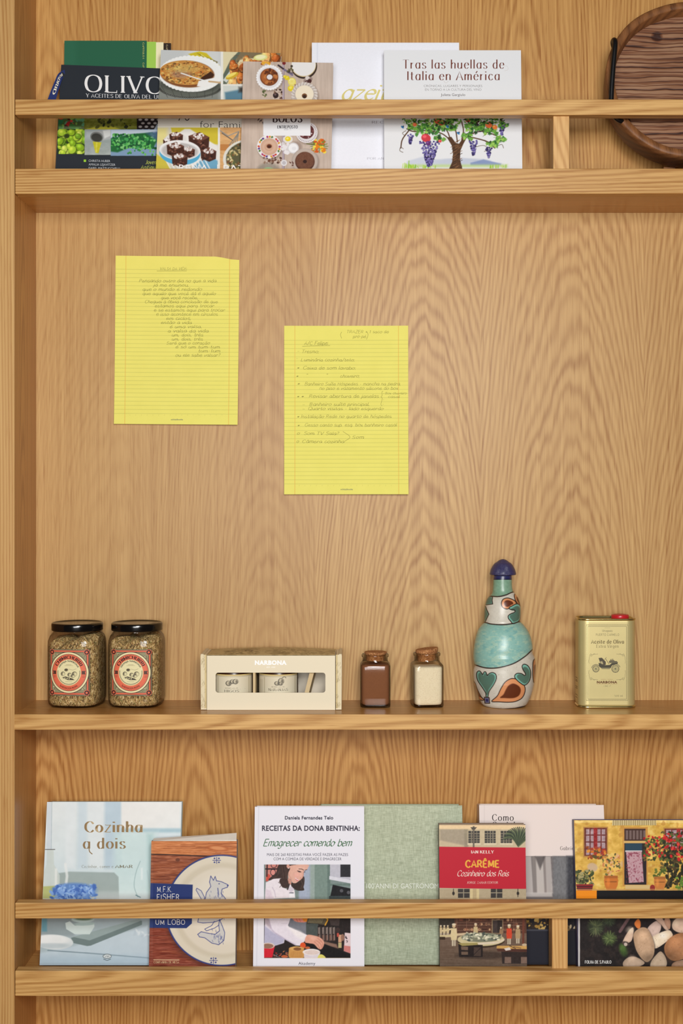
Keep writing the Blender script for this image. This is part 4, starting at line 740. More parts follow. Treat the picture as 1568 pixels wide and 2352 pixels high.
c.poly(Kq((690, 378), (1040, 380), (1040, 418), (685, 410)), (206, 162, 92), 1, .8); c.poly(Kq((685, 410), (1040, 418), (1040, 450), (700, 442)), (82, 50, 42), 1, .8); c.poly(Kq((740, 445), (1040, 450), (1040, 582), (750, 580)), (50, 40, 38), 1, 1); c.poly(Kq((778, 505), (850, 505), (850, 575), (775, 575)), (126, 102, 90), 1, .8); c.poly(Kq((960, 505), (1040, 505), (1040, 578), (960, 578)), (126, 102, 90), 1, .8); c.poly(Kq((770, 410), (830, 396), (850, 425), (790, 435)), (226, 216, 206), 1, 1); c.line(Kq((830, 378), (900, 410)), 1.4, (60, 44, 40)); c.line(Kq((880, 390), (960, 405)), 2, (110, 80, 60), .8); c.ell(*Kq((1000, 368))[0], 6, 3, (200, 180, 150))
c.rect(1008, 2152, 1022, 2158, (60, 44, 32)); c.tex(990, 2044, 1225, 2250, .03, (4, 4)); c.tex(990, 1890, 1225, 1944, .03, (4, 4))
b.text('IAN KELLY', 'serifbold', 1082, 1133, 1960, 6.6, (240, 224, 214)); b.text('CARÊME', 'heavy', 1069, 1146, 1992, 15.5, (236, 178, 72)); b.text('Cozinheiro dos Reis', 'script', 1049, 1167, 2012.5, 13, (240, 218, 206)); b.text('JORGE ZAHAR EDITOR', 'serif', 1072, 1143, 2029.5, 5, (232, 206, 196)); b.build()

# ---- lower ledge: large book with a yellow farmhouse
b = Book('hardcover_book', 'large book with a yellow farmhouse and red roses above dark mushrooms, at the right', 'book', LG, 'low', 1318, 1650, 1884, 0.034, 0.074, 0.020, seed=9, edge=(84, 84, 116))
c = b.c; c.fill((226, 182, 84)); c.rect(1300, 1880, 1660, 1890, (240, 206, 120)); c.tex(1300, 1880, 1660, 2050, .16, (14, 10)); c.tex(1300, 1880, 1660, 2050, .5, (20, 14), col=(246, 222, 140), thr=.56); c.tex(1300, 1880, 1660, 2050, .6, (16, 12), col=(190, 134, 58), thr=.62)
c.ell(1360, 1992, 12, 10, (206, 178, 148), 20, .9, 3); c.ell(1432, 1985, 8, 8, (214, 180, 140), 0, .8, 3)
c.poly([(1406, 1884), (1506, 1884), (1507, 1895), (1405, 1896)], (218, 200, 150)); [c.rect(1408+k*5, 1884, 1410+k*5, 1896, (170, 150, 100)) for k in range(20)]
for x0, y0, x1, y1 in ((1342, 1902, 1393, 1966), (1526, 1904, 1590, 1950)):
    c.rect(x0-3, y0-3, x1+3, y1+3, (190, 140, 70)); c.rect(x0, y0, x1, y1, (112, 54, 44)); c.rect(x0+4, y0+3, x1-4, y1-3, (176, 150, 156))
    for k in range(1, 4): c.rect(x0+k*(x1-x0)/4-1, y0, x0+k*(x1-x0)/4+1, y1, (112, 44, 40))
    for k in range(1, 4): c.rect(x0, y0+k*(y1-y0)/4-1, x1, y0+k*(y1-y0)/4+1, (106, 44, 40))
    c.rect((x0+x1)/2-4, y0, (x0+x1)/2+4, y1, (156, 40, 40)); c.tex(x0, y0, x1, y1, .12, (5, 5))
c.dots(1348, 1946, 1390, 1972, 50, (2, 5), [(214, 120, 40), (150, 70, 30), (226, 150, 60), (96, 80, 40), (170, 60, 40)], .7)
c.rect(1430, 1900, 1487, 2036, (206, 150, 70)); c.rect(1434, 1904, 1482, 1931, (70, 46, 40)); [c.rect(1437+k*8, 1908, 1442+k*8, 1928, (120, 100, 96)) for k in range(6)]; c.rect(1432, 1932, 1484, 1937, (220, 180, 110)); c.rect(1434, 1937, 1484, 2032, (44, 36, 40)); c.poly([(1435, 1937), (1474, 1937), (1474, 1954), (1436, 1956)], (44, 70, 88)); c.rect(1436, 1954, 1474, 1956.5, (210, 210, 210)); c.poly([(1437, 1956), (1473, 1955), (1478, 2026), (1444, 2028)], (198, 158, 166)); c.tex(1438, 1957, 1476, 2028, .8, (3, 3), col=(140, 60, 80), thr=.55); c.rect(1436, 2033, 1492, 2043, (220, 190, 130))
c.line([(1478, 1924), (1500, 1950), (1530, 1975), (1535, 2040)], 3, (110, 80, 50), 1, 1, smooth=True); gr = [(60, 70, 36), (92, 104, 50), (44, 50, 30), (112, 96, 50)]
c.dots(1476, 1924, 1540, 1976, 110, (2, 5), gr, .6); c.dots(1518, 1910, 1600, 2000, 220, (2, 6), gr, .6); c.dots(1526, 1950, 1600, 2040, 120, (3, 7), [(52, 48, 30), (80, 66, 40), (40, 40, 26)], .6)
c.dots(1478, 1920, 1532, 1970, 34, (1.6, 3.6), [(204, 40, 40), (226, 70, 60), (170, 28, 34)], .8); c.dots(1522, 1908, 1600, 1975, 60, (2, 4.6), [(204, 40, 40), (226, 70, 60), (170, 28, 34)], .8)
def pot(x, y, wd, h, col):
    c.poly([(x-wd*.42, y), (x+wd*.42, y), (x+wd*.5, y+h*.25), (x+wd*.46, y+h*.6), (x+wd*.3, y+h), (x-wd*.3, y+h), (x-wd*.46, y+h*.6), (x-wd*.5, y+h*.25)], col, 1, 1); c.rect(x-wd*.46, y-2, x+wd*.46, y+3, np.array(col)*.85); c.rect(x-wd*.4, y+h*.34, x+wd*.4, y+h*.4, np.array(col)*.75); c.ell(x-wd*.2, y+h*.4, wd*.12, h*.3, np.minimum(np.array(col)*1.2, 255), 0, .6, 3)
c.dots(1384, 1962, 1422, 2012, 60, (2, 4), [(206, 130, 80), (112, 110, 60), (230, 180, 130), (86, 84, 50)], .6); pot(1403, 2014, 33, 31, (208, 120, 50)); c.dots(1502, 1996, 1528, 2014, 24, (2, 4), [(110, 120, 50), (80, 96, 40)], .6); pot(1515, 2016, 28, 28, (206, 130, 64))
c.dots(1322, 2000, 1362, 2034, 90, (2, 5), [(70, 80, 44), (120, 122, 70), (52, 52, 34), (170, 160, 110)], .6); c.poly([(1322, 2031), (1362, 2031), (1359, 2046), (1326, 2046)], (150, 40, 44)); c.rect(1324, 2035, 1360, 2037, (70, 24, 30)); c.rect(1324, 2040, 1360, 2042, (70, 24, 30)); c.dots(1553, 2016, 1600, 2044, 40, (3, 6), [(130, 160, 60), (96, 130, 50)], .7); c.ell(1498, 2040, 6, 8, (150, 50, 44)); c.rect(1300, 2042, 1660, 2047, (196, 150, 90), .6)
c.rect(1300, 2046, 1660, 2300, (16, 14, 16)); c.rect(1300, 2046, 1370, 2064, (244, 146, 20)); c.rect(1328, 2090, 1660, 2300, (34, 28, 28))
Mq = lambda *q: [(1310+x/6.08, 2095+y/6.08) for x, y in q]
c.tex(1328, 2098, 1450, 2225, .5, (16, 14), col=(58, 46, 42), thr=.52)
for cx, cy, n, l0, l1, cc in ((350, 210, 150, 4, 24, ((72, 84, 58), (92, 104, 68), (54, 62, 44), (112, 118, 78))), (535, 110, 90, 4, 18, ((64, 78, 56), (84, 98, 64), (50, 58, 42))), (540, 370, 130, 3, 20, ((84, 104, 58), (104, 124, 70), (60, 74, 46), (124, 140, 88)))):
    c.ell(*Mq((cx, cy))[0], l1*.8, l1*.75, np.array(cc[0])*.75, 0, .8, 8)
    for i in range(n):
        a_ = c.rng.uniform(0, 6.28); l = c.rng.uniform(l0, l1); x_, y_ = Mq((cx, cy))[0]; c.line([(x_+l*.35*math.cos(a_), y_+l*.35*math.sin(a_)), (x_+l*math.cos(a_), y_+l*math.sin(a_))], .9, cc[i % len(cc)], .75, 1.1)
c.ell(*Mq((735, 530))[0], 9, 15, (64, 88, 44), -20, .9, 6); c.ell(*Mq((725, 500))[0], 6, 9, (86, 116, 56), -20, .8, 5); c.line(Mq((690, 270), (820, 70)), 7, (104, 78, 80), 1, 2); c.line(Mq((740, 300), (930, 70)), 8, (40, 30, 32), 1, 2)
def shape(pts, col, hi=None, hp=None, lo=None, lp=None, r=10):
    q = Mq(*pts); c.poly([(x+1.5, y+2) for x, y in q], (24, 18, 18), .7, 4, smooth=True); c.poly(q, col, 1, 1.4, smooth=True)
    m = np.mean(q, 0); c.poly([m+(np.array(k)-m)*.72 for k in q], np.minimum(np.array(col)*1.12+8, 255), .7, 7, smooth=True)
    if lp: c.ell(*Mq(lp)[0], r, r*.8, np.array(col)*.62, 0, .55, r*1.2)
    if hp: c.ell(*Mq(hp)[0], r*.7, r*.6, np.minimum(np.array(col)*1.3+14, 255), 0, .6, r)
shape([(890, 160), (940, 95), (975, 140), (970, 220), (930, 225)], (206, 116, 54)); shape([(725, 420), (790, 290), (860, 215), (880, 260), (850, 400), (760, 440)], (206, 178, 156), hp=(830, 250)); c.ell(*Mq((770, 440))[0], 9, 5, (70, 56, 54), 20, .9, 2); c.ell(*Mq((768, 450))[0], 4, 4, (200, 184, 172))
shape([(1070, 240), (1160, 140), (1230, 130), (1265, 200), (1230, 300), (1130, 370)], (196, 172, 160)); shape([(1150, 60), (1250, 60), (1330, 160), (1380, 230), (1330, 250), (1260, 170)], (190, 160, 140)); shape([(1310, 100), (1360, 70), (1395, 140), (1380, 240), (1320, 160)], (176, 136, 112)); shape([(1110, 370), (1340, 255), (1415, 290), (1400, 360), (1180, 510)], (226, 206, 180), hp=(1290, 330))
shape([(880, 300), (960, 225), (1040, 215), (1100, 270), (1165, 440), (1160, 600), (1080, 695), (1000, 660), (920, 540), (885, 420)], (184, 152, 122), hp=(1010, 330), lp=(1090, 640), r=13); shape([(1415, 180), (1460, 100), (1560, 70), (1700, 150), (1680, 260), (1540, 290), (1440, 250)], (200, 172, 150), hp=(1470, 150)); shape([(1310, 470), (1400, 350), (1560, 290), (1720, 380), (1720, 600), (1560, 660), (1430, 680), (1330, 600)], (166, 116, 78), hp=(1450, 400), lp=(1400, 620), r=16)
shape([(1120, 700), (1200, 590), (1260, 550), (1320, 620), (1345, 720), (1300, 780), (1130, 780)], (180, 158, 134)); shape([(730, 710), (790, 640), (880, 620), (980, 660), (1030, 720), (900, 780), (760, 780)], (176, 152, 130), hp=(860, 650)); shape([(1420, 720), (1500, 680), (1640, 670), (1640, 780), (1430, 780)], (150, 118, 94))
for i in range(40): x_, y_ = c.rng.uniform(900, 1560), c.rng.uniform(230, 680); c.ell(*Mq((x_, y_))[0], .6, .6, (110, 84, 66), 0, .7)
c.tex(1330, 2100, 1600, 2225, .04, (5, 5)); c.rect(1300, 2090, 1331, 2300, (206, 202, 200)); c.rect(1300, 2080, 1327.5, 2300, (60, 56, 80))
b.text('FOLHA DE S.PAULO', 'serifbold', 1343, 1403, 2213, 7, (232, 230, 226)); b.build()

# ---- upper ledge: green booklet with stepped tabs
b = Book('tabbed_booklet', 'dark green booklet with stepped coloured index tabs, behind the charcoal book', 'book', UG, 'up', 148, 337, 93.5, 0.116, 0.131, 0.010, hard=False, seed=21, edge=(240, 240, 236), mat=matte)
c = b.c; c.fill((44, 100, 74)); c.rect(140, 85, 175, 420, (50, 108, 82), .6, soft=8)
yl = (226, 214, 120)
def vtext(S, s_, x, y0, y1, cap, col):
    for pl in text_polys(s_, 'serif', 0, y1-y0, 0, cap): S.L.append(([(x-p[1], y0+p[0]) for p in pl], col))
vtext(b.s, 'CAPITULO I', 327.5, 98, 135, 3.6, yl); vtext(b.s, 'CAPITULO', 327.5, 144, 172, 3.6, yl)
for i, (xa, xb, col, py) in enumerate(((180, 358, (164, 208, 88), 95.5), (180, 375, (244, 236, 196), 96), (180, 392, (52, 42, 36), 97.5))):
    n_ = -0.0008-0.0012*i; O = b.s.O+b.s.N*n_
    u1 = b.s.w*(xb-148)/(337-148); S = Sheet(O, b.s.U, b.s.V, b.s.N, u1, b.s.h-(py-93.5)/1330, 0.0006, 40+i); S.c.fill(col)
    if i == 2: vtext(S, 'CAPITULO', 381.5, 103, 134, 3.6, (226, 206, 160))
    S.build('index_tab', matte, b.root)
b.build(back=(52, 42, 36))

# ---- upper ledge: charcoal olive book
b = Book('hardcover_book', 'charcoal book about olives with rows of small photos, leftmost on the upper ledge', 'book', UG, 'up', 140.5, 480, 148.5, 0.098, 0.114, 0.013, roll=-2.2, seed=22, edge=(46, 50, 56), mat=matte)
c = b.c; c.fill((43, 48, 55))
def cell(x0, y0, x1, y1, col, **k): c.clip(x0, y0, x1, y1); c.rect(x0-2, y0-2, x1+2, y1+2, col, **k)
cell(134, 236, 194, 298, (70, 96, 50)); c.dots(134, 262, 194, 300, 50, (3, 8), [(60, 110, 50), (120, 160, 70), (170, 40, 40), (60, 30, 26), (90, 150, 110), (200, 60, 50)], .7); c.poly([(134, 276), (146, 276), (142, 284), (134, 286)], (40, 110, 70)); c.rect(134, 290, 194, 299, (130, 180, 120), .6, soft=2)
cell(194, 236, 316, 300, (116, 120, 42)); c.tex(194, 236, 316, 300, .14, (8, 4)); c.poly([(194, 298), (220, 291), (260, 290), (280, 299)], (190, 184, 60), .9, 3); c.dots(220, 270, 300, 292, 22, (2, 6), [(60, 64, 26), (88, 90, 36), (40, 44, 24)], .6)
cell(315, 236, 372, 304, (34, 26, 26)); [c.ell(322+k*14+(6 if j % 2 else 0), 275+j*8, 4.2, 2.6, (176, 170, 168)) for j in range(4) for k in range(5)]; c.poly([(360, 285), (372, 280), (372, 304), (350, 304)], (190, 206, 222), .8, 2)
cell(133, 297, 194.5, 354, (40, 60, 22)); c.dots(132, 300, 196, 352, 60, (6, 9.5), [(152, 190, 38), (172, 206, 56), (132, 172, 32), (190, 214, 84), (112, 156, 34)], .85, 1.2, shade=1); c.ell(153, 312, 6, 5, (40, 50, 24), 0, .9, 3)
cell(194.5, 298, 254.5, 356, (136, 148, 146), col2=(168, 176, 172)); c.rect(194, 298, 255, 318, (188, 196, 198), .8, soft=6); c.poly([(210, 304), (252, 296), (256, 318), (228, 324)], (176, 178, 178), 1, 1.5); c.poly([(236, 300), (254, 298), (254, 312), (240, 318)], (226, 228, 226), .9, 3); c.ell(222, 315, 15, 12, (126, 128, 126), 12); c.ell(222, 316, 12.5, 9.5, (62, 62, 58), 12, 1, 2); c.poly([(213, 325), (233, 327), (226, 352), (219, 351)], (196, 190, 44), 1, 1.2); c.line([(222, 328), (221, 348)], 3, (224, 218, 96), .8, 2); c.tex(194, 330, 255, 356, .06, (9, 6))
cell(254.5, 298, 372, 358, (128, 156, 186)); c.poly([(254, 298), (372, 298), (372, 303), (254, 316)], (206, 220, 236), 1, 4); c.poly([(254, 318), (300, 308), (350, 304), (362, 320), (352, 340), (300, 338), (270, 350), (254, 348)], (38, 104, 54), 1, 3); c.dots(256, 308, 358, 342, 190, (2, 3.6), [(70, 160, 84), (96, 186, 90), (36, 110, 56), (130, 200, 120), (28, 84, 50)], .85, 1); c.dots(290, 338, 360, 356, 22, (2, 3), [(110, 190, 90), (60, 140, 70)], .85); c.poly([(335, 306), (360, 302), (372, 310), (372, 330)], (72, 100, 140), .8, 5); c.clip()
c.rect(192.5, 367, 197.5, 371.5, (160, 212, 60)); wt = (238, 238, 238)
b.text('OLIVOS', 'serif', 196, 412, 210.5, 38.5, wt, slope=.03); b.text('Y ACEITES DE OLIVA DEL URUGUAY', 'serif', 198, 412, 223.5, 8.5, (224, 226, 228), slope=.022)
gy = (190, 194, 198)
for t, x1, yb in (('CHRISTA HUBER', 253, 371.8), ('AMALIA LEJAVITZER', 265, 380.2), ('ISABEL MAZZUCCHELLI', 275, 388.6)): b.text(t, 'sans', 203.5, x1, yb, 5.4, gy, slope=.015)
b.text('Joven', 'italic', 334, 358, 377, 9, (196, 206, 90)); b.text('Antiguo', 'italic', 323, 362, 388.5, 9, (196, 206, 90)); b.build()
OB = b

# ---- ribbon bookmark
rb = thing('ribbon_bookmark', 'navy ribbon bookmark hanging out at the left of the charcoal olive book', 'bookmark', (X(125, .104), .104, FLO['up']))
Lf = [(148, 160), (139, 165), (132, 172), (126, 186), (117, 208), (108, 232), (103, 246)]; Rt = [(150, 176), (146, 178), (142, 184), (138, 196), (133, 212), (126, 236), (121, 252)]
dp = [.1128, .1128, .1085, .106, .104, .103, .102]
Lf, Rt, dp = spline(Lf, 4), spline(Rt, 4), [q[0] for q in spline([(d_, 0) for d_ in dp], 4)]
V, Fc = [], []
for (a, bb, d_) in zip(Lf, Rt, dp):
    for off in (0, 0.0004):
        V += [(X(a[0], d_), d_+off, Z(a[1], d_)), (X(bb[0], d_), d_+off, Z(bb[1], d_))]
for i in range(len(dp)-1):
    q, r = i*4, i*4+4; Fc += [(q, q+1, r+1, r)[::-1], (q+2, r+2, r+3, q+3)[::-1], (q, r, r+2, q+2)[::-1], (q+1, q+3, r+3, r+1)[::-1]]
Fc += [(0, 2, 3, 1), (len(V)-4, len(V)-3, len(V)-1, len(V)-2)]
Cl = [tuple(sl((38, 52, 108)))]*len(V)
for pl in text_polys('MADRID', 'serifbold', 0, 40, 0, 8):
    n = len(V)
    for q in pl:
        t = min(max((q[0]+2)/52, 0), 1)*(len(dp)-1)*.72+3; i = min(int(t), len(dp)-2); f_ = t-i; s_ = .3-q[1]/20
        l_ = Lf[i]*(1-f_)+Lf[i+1]*f_; r_ = Rt[i]*(1-f_)+Rt[i+1]*f_; d_ = dp[i]*(1-f_)+dp[i+1]*f_-.0002
        p_ = l_*(1-s_)+r_*s_; V.append((X(p_[0], d_), d_, Z(p_[1], d_))); Cl.append(tuple(sl((226, 220, 196))))
    Fc.append(tuple(range(n, n+len(pl))))
mesh_obj('ribbon', V, Fc, printed('ribbon_weave', 0.7, 0.2), rb, cols=np.array(Cl))

# ---- upper ledge: family cookbook with food photos
b = Book('paperback_book', 'cookbook with photos of a baked pie and sugared brownies, overlapping the charcoal book', 'book', UG, 'up', 369.5, 645, 114.5, 0.076, 0.095, 0.013, hard=False, roll=-1.7, seed=23, edge=(224, 222, 214))
c = b.c; c.fill((226, 222, 212)); pie = [(196, 134, 62), (150, 84, 36), (214, 176, 96), (110, 70, 34), (128, 122, 66), (226, 196, 128), (84, 56, 34)]
c.clip(350, 100, 508, 232); c.rect(350, 100, 508, 240, (196, 200, 200)); c.rect(430, 110, 508, 170, (214, 216, 214), .7, soft=12); c.poly([(432, 124), (458, 118), (474, 122), (500, 148), (508, 160), (490, 158)], (206, 188, 44), 1, 2); c.poly([(452, 122), (500, 142), (496, 150)], (90, 80, 30), .8, 2); c.line([(462, 126), (503, 150)], 2, (226, 216, 120)); c.rect(350, 196, 508, 240, (116, 120, 112), .8, soft=10); c.ell(436, 198, 74, 25, (96, 100, 92), 2, 1, 4); c.ell(436, 194, 66, 18, (66, 68, 62), 2, .8, 5)
for k in range(40): a_ = R(10+k*4.2); c.ell(436+70*math.cos(a_), 200+24*math.sin(a_), 2.6, 2, (58, 58, 54), 0, 1, .8, hole=.5)
for k in range(7): c.line([(370+k*20, 196), (385+k*17, 224)], 1, (60, 62, 58), .8)
c.ell(438, 170, 72, 41, (212, 216, 214), 3); 
for k in range(46): a_ = R(k*7.83); c.ell(438+69*math.cos(a_), 169+38*math.sin(a_), 5, 4, (238, 240, 238), 0, 1, 1)
c.ell(438, 168, 68, 36, (236, 238, 236), 3); c.ell(430, 170, 62, 31, (130, 80, 44), 3, 1, 2); c.ell(427, 167, 61, 28, (196, 138, 68), 3); c.tex(366, 138, 490, 198, .85, (7, 3), col=(232, 196, 112), thr=.54, mask=(427, 167, 60, 27)); c.tex(366, 138, 490, 198, .85, (6, 3), col=(96, 62, 34), thr=.57, mask=(427, 167, 60, 27)); c.tex(366, 138, 490, 198, .8, (5, 3), col=(206, 116, 50), thr=.60, mask=(427, 167, 60, 27)); c.dots(366, 138, 488, 196, 70, (1, 3), pie, .5, inside=(427, 167, 57, 25)); c.ell(415, 170, 22, 9, (150, 110, 100), 0, .6, 6); c.ell(422, 158, 30, 10, (206, 186, 108), 0, .45, 8)
c.poly([(462, 178), (484, 164), (492, 172), (480, 188), (456, 190)], (66, 38, 24), 1, 2); c.poly([(456, 186), (494, 178), (504, 182), (470, 200), (452, 198)], (238, 238, 236), 1, 2); c.line([(416, 168), (446, 178), (472, 186)], 2.6, (230, 232, 230)); c.line([(480, 187), (508, 190)], 4, (200, 170, 130))
c.clip(513, 100, 660, 232); c.rect(510, 100, 660, 240, (222, 212, 172)); c.poly([(512, 172), (530, 136), (548, 118), (560, 118), (534, 168), (520, 194), (512, 194)], (96, 106, 92), 1, 2); c.poly([(540, 140), (556, 114), (600, 112), (650, 120), (650, 134), (566, 134)], (126, 112, 84), 1, 2); c.poly([(512, 184), (530, 160), (538, 164), (520, 190)], (206, 212, 206), 1, 1.5)
c.dots(530, 128, 650, 194, 34, (8, 17), [(196, 110, 44), (222, 150, 74), (150, 74, 28), (236, 180, 108), (176, 88, 34)], .6, 1.5, shade=1); c.tex(528, 128, 650, 194, .5, (5, 4), col=(120, 62, 28), thr=.60); c.tex(528, 128, 650, 194, .5, (5, 4), col=(244, 206, 140), thr=.63); c.ell(598, 132, 16, 7, (218, 220, 140), -5); c.ell(598, 131, 12, 4.5, (238, 236, 186), -5); c.ell(533, 174, 16, 6, (206, 170, 50), -25); c.ell(531, 172, 13, 3.5, (240, 220, 110), -25); c.rect(512, 194, 660, 199, (226, 226, 218)); c.rect(512, 198, 660, 240, (206, 212, 206)); c.poly([(516, 212), (560, 204), (560, 240), (518, 240)], (90, 130, 150), 1, 5); c.rect(548, 200, 560, 212, (60, 56, 52), .9, soft=3)
c.clip(350, 232, 560, 294); c.rect(350, 230, 560, 296, (232, 228, 216)); c.clip(350, 293, 501, 420); c.rect(340, 290, 505, 420, (214, 208, 190)); c.poly([(392, 293), (502, 293), (502, 332), (480, 330), (430, 300), (396, 308)], (206, 188, 56), 1, 2); c.rect(350, 293, 384, 330, (228, 216, 130), .8, soft=5); c.poly([(374, 330), (424, 296), (436, 296), (500, 336), (500, 386), (452, 388)], (232, 230, 226), 1, 3)
c.poly([(357, 352), (380, 368), (402, 400), (350, 400)], (206, 190, 70), 1, 3); c.poly([(440, 386), (480, 352), (500, 370), (500, 400), (440, 400)], (110, 166, 196), 1, 4); [c.line([(380+k*9, 366), (398+k*9, 400)], 3, (238, 240, 240), .8, 1.5) for k in range(11)]
def brownie(x, y, s_):
    c.poly([(x-16*s_, y-8*s_), (x+2*s_, y-14*s_), (x+17*s_, y-6*s_), (x+16*s_, y+10*s_), (x+2*s_, y+16*s_), (x-15*s_, y+9*s_)], (70, 38, 28), 1, 1.5); c.poly([(x-16*s_, y-8*s_), (x+2*s_, y-14*s_), (x+17*s_, y-6*s_), (x+2*s_, y+1*s_)], (112, 70, 56), 1, 1.5); c.dots(x-10*s_, y-12*s_, x+10*s_, y-3*s_, 26, (1, 3.2), [(226, 218, 214), (196, 180, 176), (240, 236, 234)], .7); c.dots(x-12*s_, y, x+12*s_, y+12*s_, 14, (1, 3), [(46, 24, 18), (110, 64, 48), (140, 96, 80)], .7)
c.ell(402, 322, 26, 16, (222, 220, 216), -8, 1, 1.5); brownie(404, 316, .95); brownie(384, 326, .6); brownie(456, 324, 1.45); brownie(478, 354, 1.1); c.ell(413, 352, 47, 27, (86, 170, 208), 4, 1, 1.2); c.ell(413, 345, 47, 23, (236, 236, 236), 3); c.ell(413, 347, 42, 19, (190, 186, 184), 3, 1, 3); brownie(402, 343, 1.2); brownie(433, 349, .85); brownie(412, 366, 1.1); c.poly([(372, 362), (456, 362), (440, 376), (404, 380), (384, 374)], (206, 216, 224), .0)
c.clip(505, 293, 640, 420); c.rect(500, 290, 640, 420, (216, 168, 112)); c.tex(500, 290, 640, 420, .07, (14, 3)); c.rect(506, 332, 530, 346, (190, 128, 70)); c.line([(505, 300), (524, 312), (548, 302)], 2, (150, 150, 146)); [c.line([(548, 304), (526+k*6, 334-k*1)], 1.6, (126, 128, 126)) for k in range(4)]; c.line([(510, 306), (534, 322)], 2.5, (110, 100, 90)); c.ell(572, 366, 60, 46, (222, 220, 210), 0); c.ell(574, 366, 55, 42, (92, 88, 60), 0, 1, 2); c.dots(520, 330, 600, 400, 190, (2, 4.5), [(150, 130, 80), (196, 176, 120), (92, 100, 58), (120, 84, 50), (70, 66, 44), (210, 196, 150)], .6, inside=(574, 366, 53, 40)); c.clip()
c.rect(507.5, 100, 512.5, 232, (232, 232, 226)); c.rect(501, 293, 505, 420, (232, 230, 222)); c.line([(352, 234), (650, 237)], 1, (196, 190, 176)); c.line([(350, 289), (560, 290)], 1, (214, 206, 186))
dk = (62, 54, 54); b.text('for Families', 'sanslight', 459, 588, 293, 16, dk, slope=.01); b.text('70', 'sanslight', 408, 436, 278, 26, dk); b.text('RENA', 'sans', 411, 478, 393.5, 16.5, (244, 242, 238), slope=.01); b.text('PATEL', 'sans', 513, 594, 394.5, 16.5, (244, 242, 238), slope=.01); b.s.pline([(499.5, 378), (499.5, 400)], 1.6, (244, 242, 238)); b.build()

# ---- upper ledge: cake book
b = Book('paperback_book', 'beige softcover with cakes and lemons seen from above, overlapping the brownie cookbook', 'book', UG, 'up', 558.5, 765, 141, 0.058, 0.079, 0.011, hard=False, roll=-1.0, seed=24, edge=(196, 178, 164))
c = b.c; c.fill((196, 178, 164)); c.tex(540, 130, 780, 430, .05, (3, 60)); c.tex(540, 130, 780, 430, .03, (30, 30)); c.rect(648, 140, 653, 430, (136, 120, 132), .9, soft=1); c.rect(649.5, 140, 651, 430, (210, 196, 206), .8)
c.dots(600, 136, 622, 149, 12, (3, 6), [(206, 110, 36), (150, 70, 30), (226, 170, 60)], .8); c.ell(652, 145, 4, 4, (120, 40, 40))
def plate(x, y, r, col=(236, 234, 236), e=.97):
    c.ell(x+2, y+3, r*1.04, r*e*1.04, (130, 112, 102), 0, .6, 5); c.ell(x, y, r, r*e, col); c.ell(x, y, r*.86, r*e*.86, np.array(col)*.93, 0, .8, 2)
plate(618.5, 178, 29); [c.ell(618.5+28*math.cos(R(k*12)), 178+27*math.sin(R(k*12)), 2.6, 2.6, (238, 238, 240)) for k in range(30)]; c.ell(618, 177, 21, 20, (116, 62, 34)); c.ell(618, 176, 19, 18, (170, 98, 52), 0, 1, 3); c.dots(600, 160, 636, 194, 30, (2, 5), [(120, 66, 36), (190, 120, 66), (96, 50, 30)], .7, inside=(618, 176, 17, 17)); c.ell(619, 177, 8, 7.5, (96, 52, 32), 0, 1, 1.5); c.ell(619, 177, 6.6, 6, (226, 222, 224))
c.ell(698, 152, 30, 29, (58, 44, 36)); c.ell(697, 149, 28.6, 27.5, (206, 186, 140)); c.ell(697, 148, 27.5, 26.5, (232, 230, 228)); c.line([(639, 150), (653, 160)], 4, (60, 50, 56)); c.line([(653, 160), (671, 172)], 4.5, (120, 110, 136)); c.line([(660, 166), (672, 168)], 2, (80, 70, 76))
for x, y, r in ((659, 179, 5.5), (668, 203, 7.5), (654, 176, 4)): c.ell(x, y, r, r*.9, (222, 200, 36)); c.ell(x-1, y-1.5, r*.5, r*.4, (244, 232, 120), 0, .8, 2)
c.ell(670, 187, 9, 8.6, (226, 210, 70)); c.ell(670, 187, 7.4, 7, (244, 236, 170)); [c.line([(670, 187), (670+7*math.cos(R(k*45)), 187+7*math.sin(R(k*45)))], .9, (222, 206, 110)) for k in range(8)]; c.ell(671, 191, 9, 8, (234, 220, 110), 0, .6)
c.dots(692, 178, 716, 196, 14, (3, 6), [(216, 206, 200), (150, 130, 122), (170, 150, 140)], .9); c.ell(706, 190, 6, 6, (60, 34, 30)); c.ell(711, 186, 4.5, 4.5, (74, 42, 38)); c.ell(704, 188, 2, 2, (140, 110, 104)); c.dots(676, 192, 690, 202, 10, (1, 3), [(110, 50, 40), (80, 40, 32)]); c.dots(660, 152, 672, 164, 8, (1, 3), [(70, 60, 50), (96, 90, 60)])
plate(699, 218, 30, (196, 184, 176)); [c.line([(699+24*math.cos(R(k*15)), 218+23*math.sin(R(k*15))), (699+30*math.cos(R(k*15+6)), 218+29*math.sin(R(k*15+6)))], 1.6, (230, 226, 222)) for k in range(24)]; c.ell(699, 216, 21, 20, (236, 224, 200)); c.ell(699, 220, 6, 5.5, (120, 80, 50)); c.ell(699, 222, 4.5, 4, (60, 40, 30))
c.dots(604, 208, 612, 220, 8, (2, 4), [(86, 94, 60), (110, 116, 70)], .5); c.ell(633, 219, 6.5, 6.5, (52, 38, 38)); c.ell(632, 217, 2.5, 2.5, (110, 90, 90)); c.dots(630, 206, 648, 226, 16, (1, 3), [(96, 60, 50), (60, 40, 34), (140, 110, 90)], .7)
